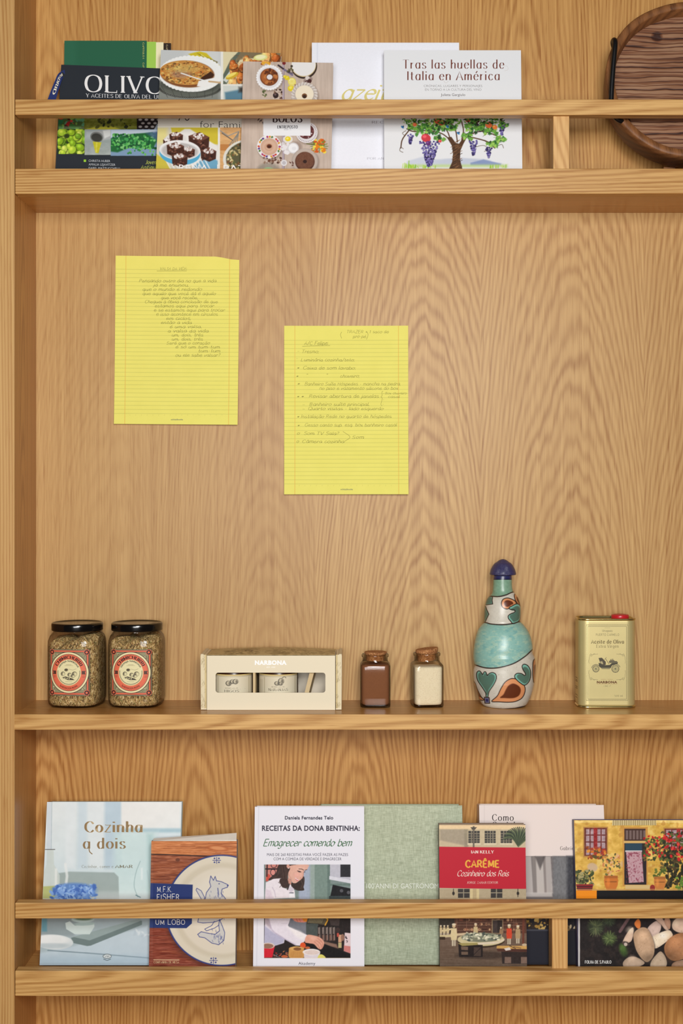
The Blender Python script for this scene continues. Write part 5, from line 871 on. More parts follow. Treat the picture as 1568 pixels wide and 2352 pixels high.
c.dots(590, 272, 606, 284, 6, (2, 5), [(70, 60, 60)], .3); plate(704, 304, 25, (232, 228, 230)); c.ell(703, 302, 18, 17, (92, 46, 46)); c.dots(686, 286, 722, 320, 40, (1, 2.4), [(206, 190, 190), (60, 30, 32), (140, 90, 90)], inside=(703, 302, 17, 16)); [c.ell(704+22*math.cos(R(k*10)), 304+21*math.sin(R(k*10)), .9, .9, (110, 90, 100)) for k in range(36)]
plate(618, 337, 28, (238, 236, 236)); [c.ell(618+24*math.cos(R(k*13)), 337+23*math.sin(R(k*13)), 2.8, 2.2, [(170, 60, 110), (222, 150, 40), (90, 120, 60), (90, 60, 130), (200, 70, 50)][k % 5], k*40) for k in range(28) if k % 4 != 3]; c.ell(618, 337, 20, 19.5, (206, 168, 144)); c.ell(618, 337, 15, 14, (216, 180, 156), 0, .8, 3); c.ell(617, 338, 10, 9, (196, 154, 128), 0, .7, 2, hole=.6); c.ell(618, 336, 6, 5, (120, 66, 42)); c.ell(618, 337, 4, 3, (70, 36, 26))
c.ell(661, 320, 11, 9, (226, 222, 214)); c.ell(661, 319, 6.5, 5.5, (232, 206, 40)); c.ell(660, 318, 3, 2, (246, 236, 120)); c.dots(648, 330, 664, 352, 26, (2, 4), [(232, 228, 230), (214, 208, 210)], 1); c.ell(680, 338, 14, 13, (150, 130, 120), 0, .7, 5); c.ell(673, 340, 13, 12.5, (214, 212, 214)); c.ell(673, 340, 10.5, 10, (240, 240, 242)); c.ell(675, 341, 5, 4, (222, 222, 226), 0, .8, 2)
for k in range(16): a_ = R(k*22.5); c.line([(733, 336), (733+20*math.cos(a_), 336+15*math.sin(a_))], 1.6, (110, 124, 50), .9)
c.dots(716, 322, 746, 350, 46, (2, 4.5), [(232, 206, 40), (226, 130, 30), (206, 90, 30), (120, 130, 50), (240, 220, 80)], .7); c.line([(704, 330), (722, 333)], 2, (96, 104, 50))
plate(700, 370, 30, (170, 158, 150)); c.ell(700, 370, 28, 28, (196, 180, 168), 0, .8, 3); c.ell(700, 371, 22.5, 22, (82, 48, 36)); c.ell(700, 369, 21, 20, (112, 72, 54), 0, 1, 3); c.tex(678, 348, 722, 392, .05, (2, 2)); c.ell(700, 371, 4.5, 4, (52, 30, 24)); c.ell(652, 374, 7, 7, (226, 224, 226)); c.ell(652, 374, 4.5, 4.5, (190, 186, 190)); c.dots(606, 362, 646, 376, 22, (1.5, 4), [(110, 70, 54), (150, 120, 100), (80, 50, 40)], .7); c.ell(616, 392, 26, 18, (130, 124, 112), 0, .6, 6); c.ell(616, 393, 14, 9, (150, 186, 140)); c.dots(660, 372, 674, 380, 6, (1, 2), [(90, 50, 40)])
c.rect(605, 250, 713, 311.5, (234, 236, 240)); b.text('BOLOS', 'serifbold', 627, 693, 280.5, 16, (66, 50, 54)); b.text('ENTREPOSTO', 'serifbold', 637, 683, 295, 6.8, (48, 44, 54)); b.text('DESDE 1990', 'fine', 652, 668, 299, 2.4, (120, 116, 124)); b.build()

# ---- upper ledge: white cloth book
b = Book('hardcover_book', 'tall plain white book with gold script, behind the beige cake book', 'book', UG, 'up', 716, 1054, 98, 0.092, 0.116, 0.024, seed=25, edge=(236, 238, 246), mat=printed('white_cloth', 0.75, 0.2, weave=0.15))
c = b.c; c.fill((238, 240, 249)); c.tex(700, 90, 1070, 430, .012, (2, 2)); c.rect(727.5, 90, 729.5, 430, (214, 218, 232), .8, soft=1)
b.text('azeite', 'goldbrush', 781, 912, 229, 34, (216, 204, 130)); b.text('RECEITAS', 'serif', 854, 922, 283.5, 5.6, (166, 164, 172)); b.text('POR ANA', 'serif', 843, 888, 366.5, 5, (184, 184, 194)); b.build()

# ---- upper ledge: grape tree book
b = Book('hardcover_book', 'off white book with a painted grape laden tree and red brown title', 'book', UG, 'up', 881.5, 1196, 115.5, 0.070, 0.090, 0.020, seed=26, edge=(228, 230, 232), mat=printed('satin_print', 0.5, 0.16))
c = b.c; c.fill((229, 231, 234)); br = (84, 56, 36)
c.ell(1060, 372, 62, 8, (176, 186, 206), 0, .8, 5); c.poly([(935, 370), (970, 360), (1010, 368), (1060, 362), (1100, 372), (1150, 374), (1160, 380), (930, 382)], (196, 204, 220), .8, 4); c.poly([(1080, 374), (1110, 366), (1150, 376), (1150, 380), (1080, 380)], (120, 140, 186), .8, 3); c.rect(930, 378, 1165, 384, (186, 214, 130), .8, soft=3)
for i in range(60):
    x = c.rng.choice([c.rng.uniform(924, 952), c.rng.uniform(924, 1000), c.rng.uniform(1120, 1162)]); hh = c.rng.uniform(4, 18 if x < 940 else 8); c.line([(x, 386), (x+c.rng.uniform(-2, 2), 386-hh)], 1.5, [(160, 206, 60), (130, 190, 50), (190, 220, 90)][i % 3], .9, 1)
c.poly([(1030, 390), (1038, 372), (1040, 352), (1037, 334), (1026, 316), (1036, 314), (1046, 328), (1054, 330), (1062, 318), (1074, 312), (1064, 330), (1057, 346), (1056, 366), (1062, 390)], br, 1, 1)
for i in range(40): x = c.rng.uniform(1037, 1058); y = c.rng.uniform(322, 385); c.line([(x-4, y+2), (x+4, y-2)], 1.2, [(50, 32, 22), (150, 106, 70), (116, 80, 52)][i % 3], .8)
for p in ([(1030, 318), (1012, 306), (980, 300), (950, 302), (934, 296)], [(1034, 320), (1026, 300), (1010, 284)], [(1050, 326), (1046, 300), (1036, 284)], [(1060, 322), (1064, 300), (1060, 280)], [(1066, 318), (1086, 306), (1110, 302), (1140, 312), (1150, 322)], [(1074, 314), (1094, 318), (1120, 326), (1136, 340)], [(940, 298), (924, 320), (920, 340)]): c.line(p, 2.6, br, 1, 1, smooth=True)
for p in ([(925, 350), (918, 346), (920, 338), (926, 342)], [(1090, 338), (1110, 334), (1120, 342), (1112, 348)], [(1140, 336), (1152, 332), (1156, 340)], [(932, 300), (924, 306), (930, 312)], [(1148, 322), (1156, 326)]): c.line(p, 1.1, (80, 60, 44), .9, 1, smooth=True)
def grapes(x, y, wd, h, n, cols=((104, 92, 168), (70, 62, 130), (150, 138, 204), (56, 44, 96), (126, 116, 190))):
    for i in range(n):
        t = c.rng.random()**.8; r_ = wd*(1-t*.85); px_, py_ = x+c.rng.uniform(-r_, r_), y+h*t; q = cols[c.rng.integers(len(cols))]; c.ell(px_, py_, 2.1, 2.1, np.array(q)*.6, 0, .9); c.ell(px_-.3, py_-.3, 1.6, 1.6, q)
grapes(986, 322, 25, 60, 210); grapes(942, 308, 8, 22, 40); grapes(1087, 322, 10, 34, 60); grapes(1122, 338, 8, 24, 40); grapes(1152, 286, 9, 24, 40); grapes(1104, 286, 10, 16, 34, ((96, 50, 110), (130, 70, 130), (60, 34, 80)))
lf = [(70, 134, 56), (112, 170, 66), (44, 96, 46), (150, 196, 90), (90, 150, 60), (34, 66, 34)]
def leaves(x, y, r_, n):
    for i in range(int(n*.7)):
        a_ = c.rng.uniform(0, 6.28); q = c.rng.uniform(0, r_*1.05); lx, ly = x+q*math.cos(a_), y+q*.7*math.sin(a_); ro = c.rng.uniform(0, 180); cc = lf[c.rng.integers(6)]
        for d_ in (-40, 0, 40): c.ell(lx+2*math.cos(R(ro+d_)), ly+2*math.sin(R(ro+d_)), 4.2, 1.8, cc, ro+d_, .95)
        c.line([(lx, ly), (lx+c.rng.uniform(-9, 9), ly+c.rng.uniform(-7, 7))], .8, (52, 40, 28), .7); c.line([(lx-3*math.cos(R(ro)), ly-3*math.sin(R(ro))), (lx+4*math.cos(R(ro)), ly+4*math.sin(R(ro)))], .7, np.array(cc)*1.25, .8)
for x, y, r_, n in ((944, 292, 12, 16), (968, 300, 18, 34), (990, 292, 20, 40), (1006, 316, 14, 26), (1012, 290, 14, 24), (1040, 292, 10, 16), (1074, 312, 13, 24), (1084, 294, 16, 28), (1104, 290, 12, 20), (1128, 300, 18, 36), (1130, 328, 14, 28), (1144, 318, 10, 14), (1156, 318, 6, 8), (980, 284, 18, 20), (1090, 280, 24, 30), (950, 282, 14, 14), (1150, 282, 14, 14), (1030, 280, 24, 30)): leaves(x, y, r_, n)
for x, y, r_, cc in ((978, 317, 11, (204, 60, 70)), (1013, 281, 8, (206, 50, 44)), (1004, 278, 7, (222, 90, 60)), (952, 286, 5, (236, 110, 70)), (1122, 287, 8, (232, 110, 60)), (1136, 292, 6, (240, 130, 60)), (1010, 324, 4, (220, 80, 80)), (983, 329, 6, (96, 50, 110)), (1074, 276, 6, (210, 60, 50))): c.ell(x, y, r_, r_*.85, cc, 20); c.ell(x-r_*.3, y-r_*.3, r_*.4, r_*.3, np.minimum(np.array(cc)*1.3+30, 255), 0, .8, 2)
for x, y in ((924, 292), (1027, 291), (1052, 306)): c.ell(x, y, 4, 2.2, (50, 120, 180), 40); c.ell(x+2, y-2, 1.6, 1.6, (40, 60, 90))
c.dots(925, 272, 1160, 284, 150, (2, 4), lf+[(60, 40, 26)], .5)
rd = (116, 62, 50); b.text('Tras las huellas de', 'stencil', 925, 1157, 157.5, 20, rd); b.text('Italia en América', 'stencil', 935, 1147, 184, 20, rd)
b.s.pline([(1155, 152), (1164, 152), (1166, 160), (1158, 163)], .5, (206, 196, 190), True); b.s.pline([(1012, 172), (1022, 190), (1030, 186)], .5, (196, 180, 172), True)
gy = (112, 106, 104); b.text('CRÓNICAS, LUGARES Y PERSONAJES', 'sanslight', 973, 1107, 200, 5.6, gy); b.text('EN TORNO A LA CULTURA DEL VINO', 'sanslight', 976, 1105, 208.5, 5.6, gy); b.text('Julieta Gargiulo', 'sans', 1012, 1068, 220.5, 6.2, (90, 80, 78)); b.build()

# ================================================================ handwritten notes on the back panel
ink = (118, 114, 58); paper_m = printed('writing_paper', 0.85, 0.1)
def note(label, x0, x1, ytop, ybot, roll, seed, lines, first, last, m0, m1, top=None, foot=None, bend=None, tilt=0.0):
    y_ = D-0.0012; c_, s_ = math.cos(R(roll)), math.sin(R(roll)); U = (c_, 0, s_); V = (-s_, 0, c_)
    w_, h = X(x1, y_)-X(x0, y_), Z(ytop, y_)-Z(ybot, y_); tl = np.array((X(x0, y_), y_, Z(ytop, y_))); O = tl-np.array(V)*h
    S = Sheet(O, U, V, (0, -1, 0), w_, h, 0.00025, seed, RES*1.6, bend, top); c = S.c
    c.fill((235, 228, 118)); c.tex(x0-5, ytop-5, x1+5, ybot+5, .010, (30, 30))
    for k in range(36):
        y = first+(last-first)*k/35; c.line([(x0-4, y-1), (x1+4, y+tilt)], .9, (176, 178, 96), .6, 1.0)
    for m in (m0, m1): c.line([(m, ytop-4), (m-(1.6 if roll < 0 else -.3), ybot+4)], 1.1, (226, 178, 84), .9, 1.0)
    for k in range(17): c.line([(m0+10+k*13.2, last+2), (m0+10+k*13.2, last+3.5)], .8, (196, 190, 100), .7)
    S.text('schizzibooks', 'sansbold', foot[0], foot[1], foot[2], 3.4, (136, 140, 110))
    for i, (t, a, b_, yb, cap) in enumerate(lines): S.text(t, 'hand', a, b_, yb, cap, ink, jit=.3, seed=seed*100+i)
    o = S.build('note_paper', paper_m, None, loc=(tl[0]+w_/2, y_, O[2])); tag(o, label, 'note', 'yellow handwritten notes')
    return S, o
def A(cx): return 240+cx/4.612
def Bq(cy): return 560+cy/4.612
L1 = [('VALSA DA VIDA:', 585, 875, 278, 6.4), ('Pensando outro dia no que a vida', 365, 1180, 408, 7.4), ('já me ensinou,', 515, 890, 452, 7), ('que o mundo é redondo', 400, 1025, 497, 7), ('que aquilo que você dá é aquilo', 400, 1175, 543, 7), ('que você recebe,', 597, 990, 587, 7), ('Cheguei à óbvia conclusão de que', 425, 1195, 629, 7), ('estamos aqui para trocar', 530, 1155, 673, 7), ('e se estamos aqui para trocar', 520, 1270, 717, 7), ('e isso acontece em círculos', 545, 1195, 761, 7), ('em ciclos,', 650, 915, 806, 7), ('então a vida', 595, 920, 849, 7), ('é uma valsa,', 688, 1030, 893, 7), ('a valsa da vida', 668, 1097, 938, 7), ('um, dois, três', 710, 1040, 981, 7), ('um, dois, três', 710, 1037, 1025, 7), ('Será que o coração', 655, 1112, 1067, 7), ('é só um tum-tum', 750, 1218, 1107, 7), ('tum-tum', 990, 1220, 1150, 7), ('ou ele sabe valsar?', 750, 1222, 1196, 7)]
A2 = lambda cx: 630+cx/4.612
B2 = lambda cy: 720+cy/4.612
L2 = [('TRAZER + 1 saco de', 760, 1205, 209, 6.6), ('pró-pé', 830, 965, 259, 6.8), ('A/C Felipe:', 315, 570, 333, 8), ('Tresmo;', 287, 470, 420, 7.2), ('Luminária cozinha/teto;', 280, 848, 507, 7.2), ('Caixa de som lavabo;', 300, 860, 593, 7.2), ('"', 325, 345, 668, 6), ('"', 535, 555, 668, 6), ('chuveiro;', 695, 900, 679, 7.2), ('Banheiro Suíte Hóspedes - mancha na pedra,', 320, 1335, 762, 7.2), ('no piso e vazamento silicone do box', 475, 1305, 808, 7), ('Revisar abertura de janelas', 365, 1100, 892, 7.2), ('Box chuveiro', 1172, 1395, 858, 5.6), ('casal', 1200, 1320, 894, 5.6), ('Banheiro suíte principal,', 370, 1005, 977, 7.2), ('Quarto visitas - lado esquerdo', 355, 1150, 1024, 7), ('Instalação Rede no quarto de hóspedes', 280, 1235, 1107, 7.2), ('Gesso canto sup. esq. box banheiro casal', 320, 1290, 1197, 7.2), ('Som TV Sala?', 310, 680, 1287, 7.2), ('Câmera cozinha', 292, 735, 1372, 7.2), ('Som', 820, 940, 1327, 7.4),
    ('-', 232, 262, 412, 6), ('-', 225, 245, 490, 6), ('*', 232, 260, 595, 7), ('*', 225, 252, 680, 7), ('*', 235, 262, 765, 7), ('*', 232, 258, 898, 7), ('*', 278, 305, 898, 7), ('-', 285, 320, 978, 6), ('-', 285, 320, 1022, 6), ('*', 232, 258, 1112, 7), ('*', 238, 262, 1204, 7), ('o', 238, 264, 1284, 7.5), ('o', 232, 256, 1370, 7.5)]
extra2 = [[(712, 195), (700, 225), (712, 265)], [(975, 190), (992, 225), (975, 275)], [(295, 348), (590, 340)], [(1150, 822), (1138, 835), (1140, 870), (1128, 885), (1142, 900), (1128, 960), (1140, 980)], [(725, 1250), (800, 1308), (745, 1355)], [(1156, 846), (1160, 850)], [(1154, 912), (1158, 916)], [(1148, 960), (1152, 964)]]
def with_lines(fn, lines):
    old = Sheet.build
    def bld(s, *a, **k):
        for p in lines: s.pline(p, .62, ink, True)
        return old(s, *a, **k)
    Sheet.build = bld; r = fn(); Sheet.build = old; return r
S1, n1 = with_lines(lambda: note('yellow ruled handwritten verse sheet with a torn corner, higher of the two notes', 266, 549.5, 587.5, 974, -0.45, 31, [(t, A(a), A(b_), Bq(y), cp) for t, a, b_, y, cp in L1], 619.5, 951, 289.3, 527.3,
    top=lambda u: 1-.016*np.clip((u-.8)/.13, 0, 1)**1.3-.004*np.clip((u-.93)/.07, 0, 1), foot=(393.5, 421, 965.5), bend=lambda u, v: .006*(1-v)**4*(.5+.5*u)+.002*(1-v)**2+.0015*np.abs(2*u-1)**3, tilt=.8), [[(A(553), Bq(288)), (A(870), Bq(287))]])
S2, n2 = with_lines(lambda: note('yellow ruled to-do list sheet with dashes and stars, lower of the two notes', 652.5, 937, 748.5, 1135.5, 0.05, 32, [(t, A2(a), A2(b_), B2(y), cp) for t, a, b_, y, cp in L2], 783, 1112.5, 677, 914.7,
    foot=(782, 810, 1125.5), bend=lambda u, v: .007*(1-v)**4*(.6+.4*u)+.002*(1-v)**2+.002*np.abs(2*u-1)**3, tilt=-1.5), [[(A2(q[0]), B2(q[1])) for q in l] for l in extra2])

# ================================================================ round wooden tray on the upper ledge
yt_ = 0.099; CX, CZ = X(1565, yt_), Z(217, yt_); R0 = 0.1394; al = R(10)
tr = thing('wooden_tray', 'round dark rustic wooden tray with a black iron handle, at the upper right', 'tray', (CX, yt_, FLO['up']))
TV = np.array((0, math.sin(al), math.cos(al))); TN = np.array((0, -math.cos(al), math.sin(al))); TC = np.array((CX, yt_, CZ)); TU = np.array((1.0, 0, 0))
def tp(r, a, n): return tuple(TC+TU*r*math.cos(a)+TV*r*math.sin(a)+TN*n)
walnut = oak('weathered_rim', 'Z', (140, 92, 54), (70, 40, 22), 0.5, 0.2, 0.05, 0.02, 1.0, 0.8, rough=0.5, seed=61)
def plank_mat():
    m, nt, b_ = mat_new('weathered_planks'); N, L = nt.nodes, nt.links
    tc = N.new('ShaderNodeTexCoord'); sp = N.new('ShaderNodeSeparateXYZ'); L.new(tc.outputs['Object'], sp.inputs[0]); x, y, z = sp.outputs
    wob = noise_(nt, M_(nt, 'MULTIPLY', x, 9), M_(nt, 'MULTIPLY', z, 30), 2.0, 1.0, 3.0)
    zz = M_(nt, 'ADD', z, M_(nt, 'MULTIPLY', wob, 0.018))
    s1 = M_(nt, 'POWER', M_(nt, 'ADD', M_(nt, 'MULTIPLY', M_(nt, 'SINE', M_(nt, 'MULTIPLY', zz, 6.2832/0.0078)), .5), .5), 5.0)
    s2 = M_(nt, 'POWER', M_(nt, 'ADD', M_(nt, 'MULTIPLY', M_(nt, 'SINE', M_(nt, 'MULTIPLY', zz, 6.2832/0.0131)), .5), .5), 4.0)
    fb = noise_(nt, M_(nt, 'MULTIPLY', x, 18), M_(nt, 'MULTIPLY', z, 500), 4.0, 1.0, 3.0)
    big = noise_(nt, M_(nt, 'MULTIPLY', x, 8), M_(nt, 'MULTIPLY', z, 40), 7.0, 1.0, 2.0)
    f = M_(nt, 'ADD', M_(nt, 'MULTIPLY', s1, .55), M_(nt, 'MULTIPLY', s2, .35)); f = M_(nt, 'ADD', f, M_(nt, 'MULTIPLY', M_(nt, 'SUBTRACT', fb, .5), .9)); f = M_(nt, 'ADD', f, M_(nt, 'MULTIPLY', M_(nt, 'SUBTRACT', big, .5), .8)); f = M_(nt, 'ADD', f, .22)
    dx = M_(nt, 'SUBTRACT', x, X(1508, .08)-CX); dz = M_(nt, 'SUBTRACT', z, Z(85, .08)-FLO['up']); kd = M_(nt, 'SQRT', M_(nt, 'ADD', M_(nt, 'MULTIPLY', dx, dx), M_(nt, 'MULTIPLY', dz, dz)))
    f = M_(nt, 'ADD', f, M_(nt, 'MULTIPLY', M_(nt, 'SUBTRACT', 1.0, M_(nt, 'MINIMUM', M_(nt, 'DIVIDE', kd, 0.011), 1.0)), 1.4))
    rp = N.new('ShaderNodeValToRGB'); e = rp.color_ramp.elements; e[0].color = lin((166, 128, 98)); e[1].color = lin((56, 26, 14)); e[1].position = 1.0; q = e.new(.5); q.color = lin((122, 76, 48))
    L.new(f, rp.inputs['Fac']); L.new(rp.outputs['Color'], b_.inputs['Base Color']); b_.inputs['Roughness'].default_value = .6
    bp = N.new('ShaderNodeBump'); bp.invert = True; bp.inputs['Strength'].default_value = .5; bp.inputs['Distance'].default_value = .001; L.new(f, bp.inputs['Height']); L.new(bp.outputs['Normal'], b_.inputs['Normal'])
    return m
planks = plank_mat(); n_ = 96
rg = [[tp(.1238, -2*math.pi*i/n_, h) for i in range(n_)] for h in (0.020, 0.036)]
V, Fc = loft(rg); mesh_obj('plank_base', V, Fc, planks, tr)
V, Fc = [], []; prof = [(.1225, .0365), (.1262, .053), (.1272, .0548), (.1372, .0548), (.1394, .053), (.1385, .040), (.1336, .001), (.1300, 0.0), (.1200, .0005), (.1215, .020)]; m_ = len(prof)
for i in range(n_):
    a = 2*math.pi*i/n_; wv = 1+.004*math.sin(a*5+1)+.003*math.sin(a*9)
    V += [tp(r*wv, a, h) for r, h in prof]
for i in range(n_):
    k = (i+1) % n_
    for j in range(m_): Fc.append((i*m_+j, k*m_+j, k*m_+(j+1) % m_, i*m_+(j+1) % m_)[::-1])
mesh_obj('rim', V, Fc, walnut, tr, smooth=True)
iron = plain('black_iron', (16, 16, 17), 0.32, spec=0.5, vary=0.3)
hp = [(1442, 279, .046), (1432, 280, .038), (1416, 272, .0295), (1404, 252, .0265), (1403.5, 215, .0265), (1407, 160, .0265), (1411, 115, .027), (1412, 98, .029), (1410, 92, .034), (1407, 98, .044), (1410, 110, .052)]
q = spline([np.array((X(a, c_), c_, Z(b_, c_))) for a, b_, c_ in hp], 6)
V, Fc = tube(q, .0044); mesh_obj('handle', V, Fc, iron, tr, smooth=True)
for sx in (-1, 1): box('foot', CX+sx*.024-.010, CX+sx*.024+.010, yt_-.014, yt_+.012, FLO['up']+.0002, CZ-.1336*.95, walnut, tr)

# ================================================================ middle shelf
FM = FLO['mid']
# ---- herb jars
herbs = speckle('dried_herbs', [(130, 100, 62), (186, 154, 100), (218, 190, 138), (96, 76, 48), (204, 172, 116), (158, 134, 82), (232, 208, 158), (146, 106, 68), (178, 148, 92), (134, 126, 78)], 430, .85, (1, 1, .55), .9)
jar_glass = clear_glass('jar_glass', (250, 248, 244), (120, 104, 80), 3.2, 0.06)
lid_black = plain('black_lid_enamel', (14, 12, 12), .16, spec=.6, vary=.2)
label_m = printed('label_paper', .5, .3)
def herb_jar(pxc, rot, label, lblpx, seed):
    yc = .0965; cx = X(pxc, yc); a = .0452; root = thing('herb_jar', label, 'jar', (cx, yc, FM), 'jars of dried herbs')
    sec = superell(a, a*.97, 3.4, 96); sr = superell(a*.985, a*.985, 2.0, 96)
    def mix(t): return [(p[0]*(1-t)+q_[0]*t, p[1]*(1-t)+q_[1]*t) for p, q_ in zip(sec, sr)]
    zl = Z(1452, .052); zs_ = Z(1473, .05)
    pr = [(.80, FM+.0004, .2), (.90, FM+.0012, .1), (.965, FM+.005, 0), (.995, FM+.012, 0), (1.0, FM+.022, 0), (1.0, zs_-.010, 0), (.99, zs_-.002, 0), (.955, zs_+.006, .3), (.90, zs_+.0105, .7), (.885, zs_+.013, 1), (.885, zl+.004, 1)]
    V, Fc = loft([ring(mix(t), k, z, cx, yc, rot) for k, z, t in pr], True, False); mesh_obj('glass_body', V, Fc, jar_glass, root, smooth=True)
    rng = np.random.default_rng(seed); ht = zs_+.002
    rr = [ring(sec, k, z, cx, yc, rot) for k, z in ((.5, FM+.0035), (.86, FM+.0035), (.93, FM+.007), (.958, FM+.013), (.962, FM+.03))]
    for z in np.linspace(FM+.036, ht-.012, 8): rr.append(ring(sec, .962, z, cx, yc, rot))
    tl = ring(sec, .955, ht-.006, cx, yc, rot); lean = 1 if seed % 2 else .6
    def bump(r_, amp): return [(p[0], p[1], p[2]+amp*(.004*math.sin(i*.41+seed)+.003*math.sin(i*.97)+.006*lean*(p[0]-cx)/a)) for i, p in enumerate(r_)]
    rr.append(bump(tl, .8)); rr.append(bump(ring(sec, .8, ht-.001, cx, yc, rot), .8)); rr.append(bump(ring(sec, .4, ht+.001, cx, yc, rot), .5)); rr.append(ring(sec, .05, ht, cx, yc, rot))
    V, Fc = loft(rr); mesh_obj('dried_herbs', V, Fc, herbs, root, smooth=True)
    lr = [(.93, zl-.0005), (.968, zl-.0006), (.975, zl+.001), (.972, zl+.004), (.975, zl+.006), (.975, zl+.0098), (.955, zl+.0118), (.93, zl+.0122), (.915, zl+.0112), (.5, zl+.0108), (.05, zl+.0108)]
    V, Fc = loft([ring(sr, k, z, cx, yc, 0) for k, z in lr]); mesh_obj('lid', V, Fc, lid_black, root, smooth=True)
    # printed label wrapped on the flattened front
    b_ = a*.97; e_ = 3.4; c_, s_ = math.cos(rot), math.sin(rot); pz = (1491.5, 1598.5)
    def pt(px, py, h):
        u = (px-50)/1410.; u = max(min(u, a*.96), -a*.96); v = -b_*(1-abs(u/a)**e_)**(1/e_)-.0004-h
        return (cx+u*c_-v*s_, yc+u*s_+v*c_, Z(py, .052))
    S = Surf(pt, 0, 1488, 100, 1602, 2.4, 70+seed); S.lift = .0001; c = S.c; x0, x1 = 50-49, 50+49; y0, y1 = pz; my = (y0+y1)/2
    ol = (44, 32, 30); co = (228, 112, 82); kh = (146, 140, 106); cr = (238, 226, 176)
    c.fill(ol); c.rect(x0+1.2, y0+1.2, x1-1.2, y1-1.2, (206, 196, 150)); c.rect(x0+2.2, y0+2.2, x1-2.2, y1-2.2, ol); c.rect(x0+3.4, y0+3.4, x1-3.4, y1-3.4, co); c.rect(x0+6.6, y0+6.6, x1-6.6, y1-6.6, ol); c.rect(x0+7.6, y0+7.6, x1-7.6, y1-7.6, kh)
    for sx, sy in ((x0+7, y0+7), (x1-7, y0+7), (x0+7, y1-7), (x1-7, y1-7)): c.ell(sx, sy, 6.5, 6.5, co); c.ell(sx, sy, 5.2, 5.2, ol); c.ell(sx, sy, 2.7, 2.7, co)
    for sx, sy in ((x0+16, y0+16), (x1-16, y0+16), (x0+16, y1-16), (x1-16, y1-16)): c.dots(sx-6, sy-6, sx+6, sy+6, 8, (.7, 1.4), [(206, 200, 160), (110, 104, 76)])
    for r_, col in ((47, ol), (45.8, cr), (41.8, ol), (41, co), (38.6, (206, 96, 70)), (38, co), (29.6, (226, 200, 140)), (28.6, (232, 224, 176))): c.ell(50, my, r_, r_*1.02, col)
    for k in range(46):
        an = R(-200+k*5); 
        if 20 < (-200+k*5+360) % 360 < 165 or True: c.ell(50+26.6*math.cos(R(-8+k*4.35)), my+27*math.sin(R(-8+k*4.35)), .8, .8, (70, 60, 50))
    def arc(r_, a0, a1, up=True):
        def f(t, y):
            an = R(a0+(a1-a0)*t); q_ = r_+y if up else r_-y
            return (50+q_*math.sin(an), my-q_*1.02*math.cos(an))
        return f
    S.text('CHIMICHURRI', 'serifbold', 0, 1, 0, 7.2, ol, warp=arc(31, -62, 62)); S.text('GRANJA NARBONA', 'sansbold', 0, 1, 0, 3.6, (60, 50, 44), warp=arc(24.4, -64, 64)); S.text('ELABORACION PROPIA', 'sansbold', 0, 1, 0, 4.2, (120, 44, 34), warp=arc(37.4, 216, 144, False))
    for sx in (-1, 1):
        S.pgon([(50+sx*31, my-4), (50+sx*40, my-4), (50+sx*38, my), (50+sx*40, my+4), (50+sx*31, my+4)], (92, 58, 48))
        for k in range(3): S.pline([(50+sx*32, my+7+k*2), (50+sx*38, my+7+k*2)], .5, (120, 50, 40))
    dk = (62, 56, 46)
    for ex, ey, rx, ry in ((44, my-6, 4.5, 3.2), (36, my+3, 5, 5), (52, my+5, 5, 4.4), (64, my+3, 6, 5.4), (60, my+8, 5, 3.6)): c.ell(ex, ey, rx, ry, dk, 0, .95, .8); c.ell(ex+.6, ey+.4, rx-1, ry-1, (222, 214, 168)); c.ell(ex-rx*.4, ey, rx*.3, ry*.6, (120, 112, 90), 0, .8)
    c.ell(44, my-6, 3.4, 2.4, (90, 82, 64)); c.line([(50, my-8), (60, my-6), (68, my-9)], .6, (150, 142, 110), smooth=True); c.poly([(34, my+12), (42, my+9), (60, my+14), (64, my+17), (48, my+17)], dk); [c.ell(41+k*5, my+12.6+k*.8, 1.8, 1.4, (222, 214, 168)) for k in range(3)]; c.line([(40, my-16), (60, my-16)], .6, (170, 160, 120)); c.line([(44, my-18), (56, my-18)], .8, (150, 140, 106)); c.line([(42, my+21), (58, my+21)], .6, (150, 140, 106))
    S.sheet('label', label_m, root, x0, y0, x1, y1, 170, 150)
herb_jar(177.5, -R(6.5), 'dried herb jar with coral label, leftmost on the middle shelf', 165, 1)
herb_jar(314.5, -R(4), 'dried herb jar with coral label, between the other herb jar and the cream box', 306, 2)

# ---- cream gift box with two jam jars inside
yb_, ye = .041, .122; card = plain('cream_card', (226, 212, 180), .6, spec=.25, vary=.015); card_in = plain('card_inside', (232, 222, 204), .8, vary=.02); kraft = plain('kraft_card', (206, 182, 138), .7, vary=.04)
gb = thing('gift_box', 'long cream cardboard gift box with a window, standing on the middle shelf', 'box', (X(622, .08), .08, FM))
fx0, fx1, zt_, zb_ = X(475, yb_), X(769.5, yb_), Z(1506, yb_), FM+.0004
wx0, wx1, wz0, wz1 = X(495, yb_), X(747, yb_), Z(1591, yb_), Z(1545, yb_); rad = .0045
inner = []
for (cx_, cz_, a0) in ((wx1-rad, wz1-rad, 0), (wx0+rad, wz1-rad, 90), (wx0+rad, wz0+rad, 180), (wx1-rad, wz0+rad, 270)):
    for k in range(7): an = R(a0+k*15); inner.append((cx_+rad*math.cos(an), cz_+rad*math.sin(an)))
outer = []
for i, p in enumerate(inner):
    sgx, sgz = i//7 in (0, 3), i//7 in (0, 1); k = i % 7; ex = fx1 if sgx else fx0; ez = zt_ if sgz else zb_
    hz = (i//7 in (0, 2))
    if k == 3: outer.append((ex, ez))
    elif (k < 3) == hz: outer.append((ex, p[1]))
    else: outer.append((p[0], ez))
n = len(inner); V, Fc = [], []
for y_ in (yb_, yb_+.0008): V += [(x, y_, z) for x, z in outer]+[(x, y_, z) for x, z in inner]
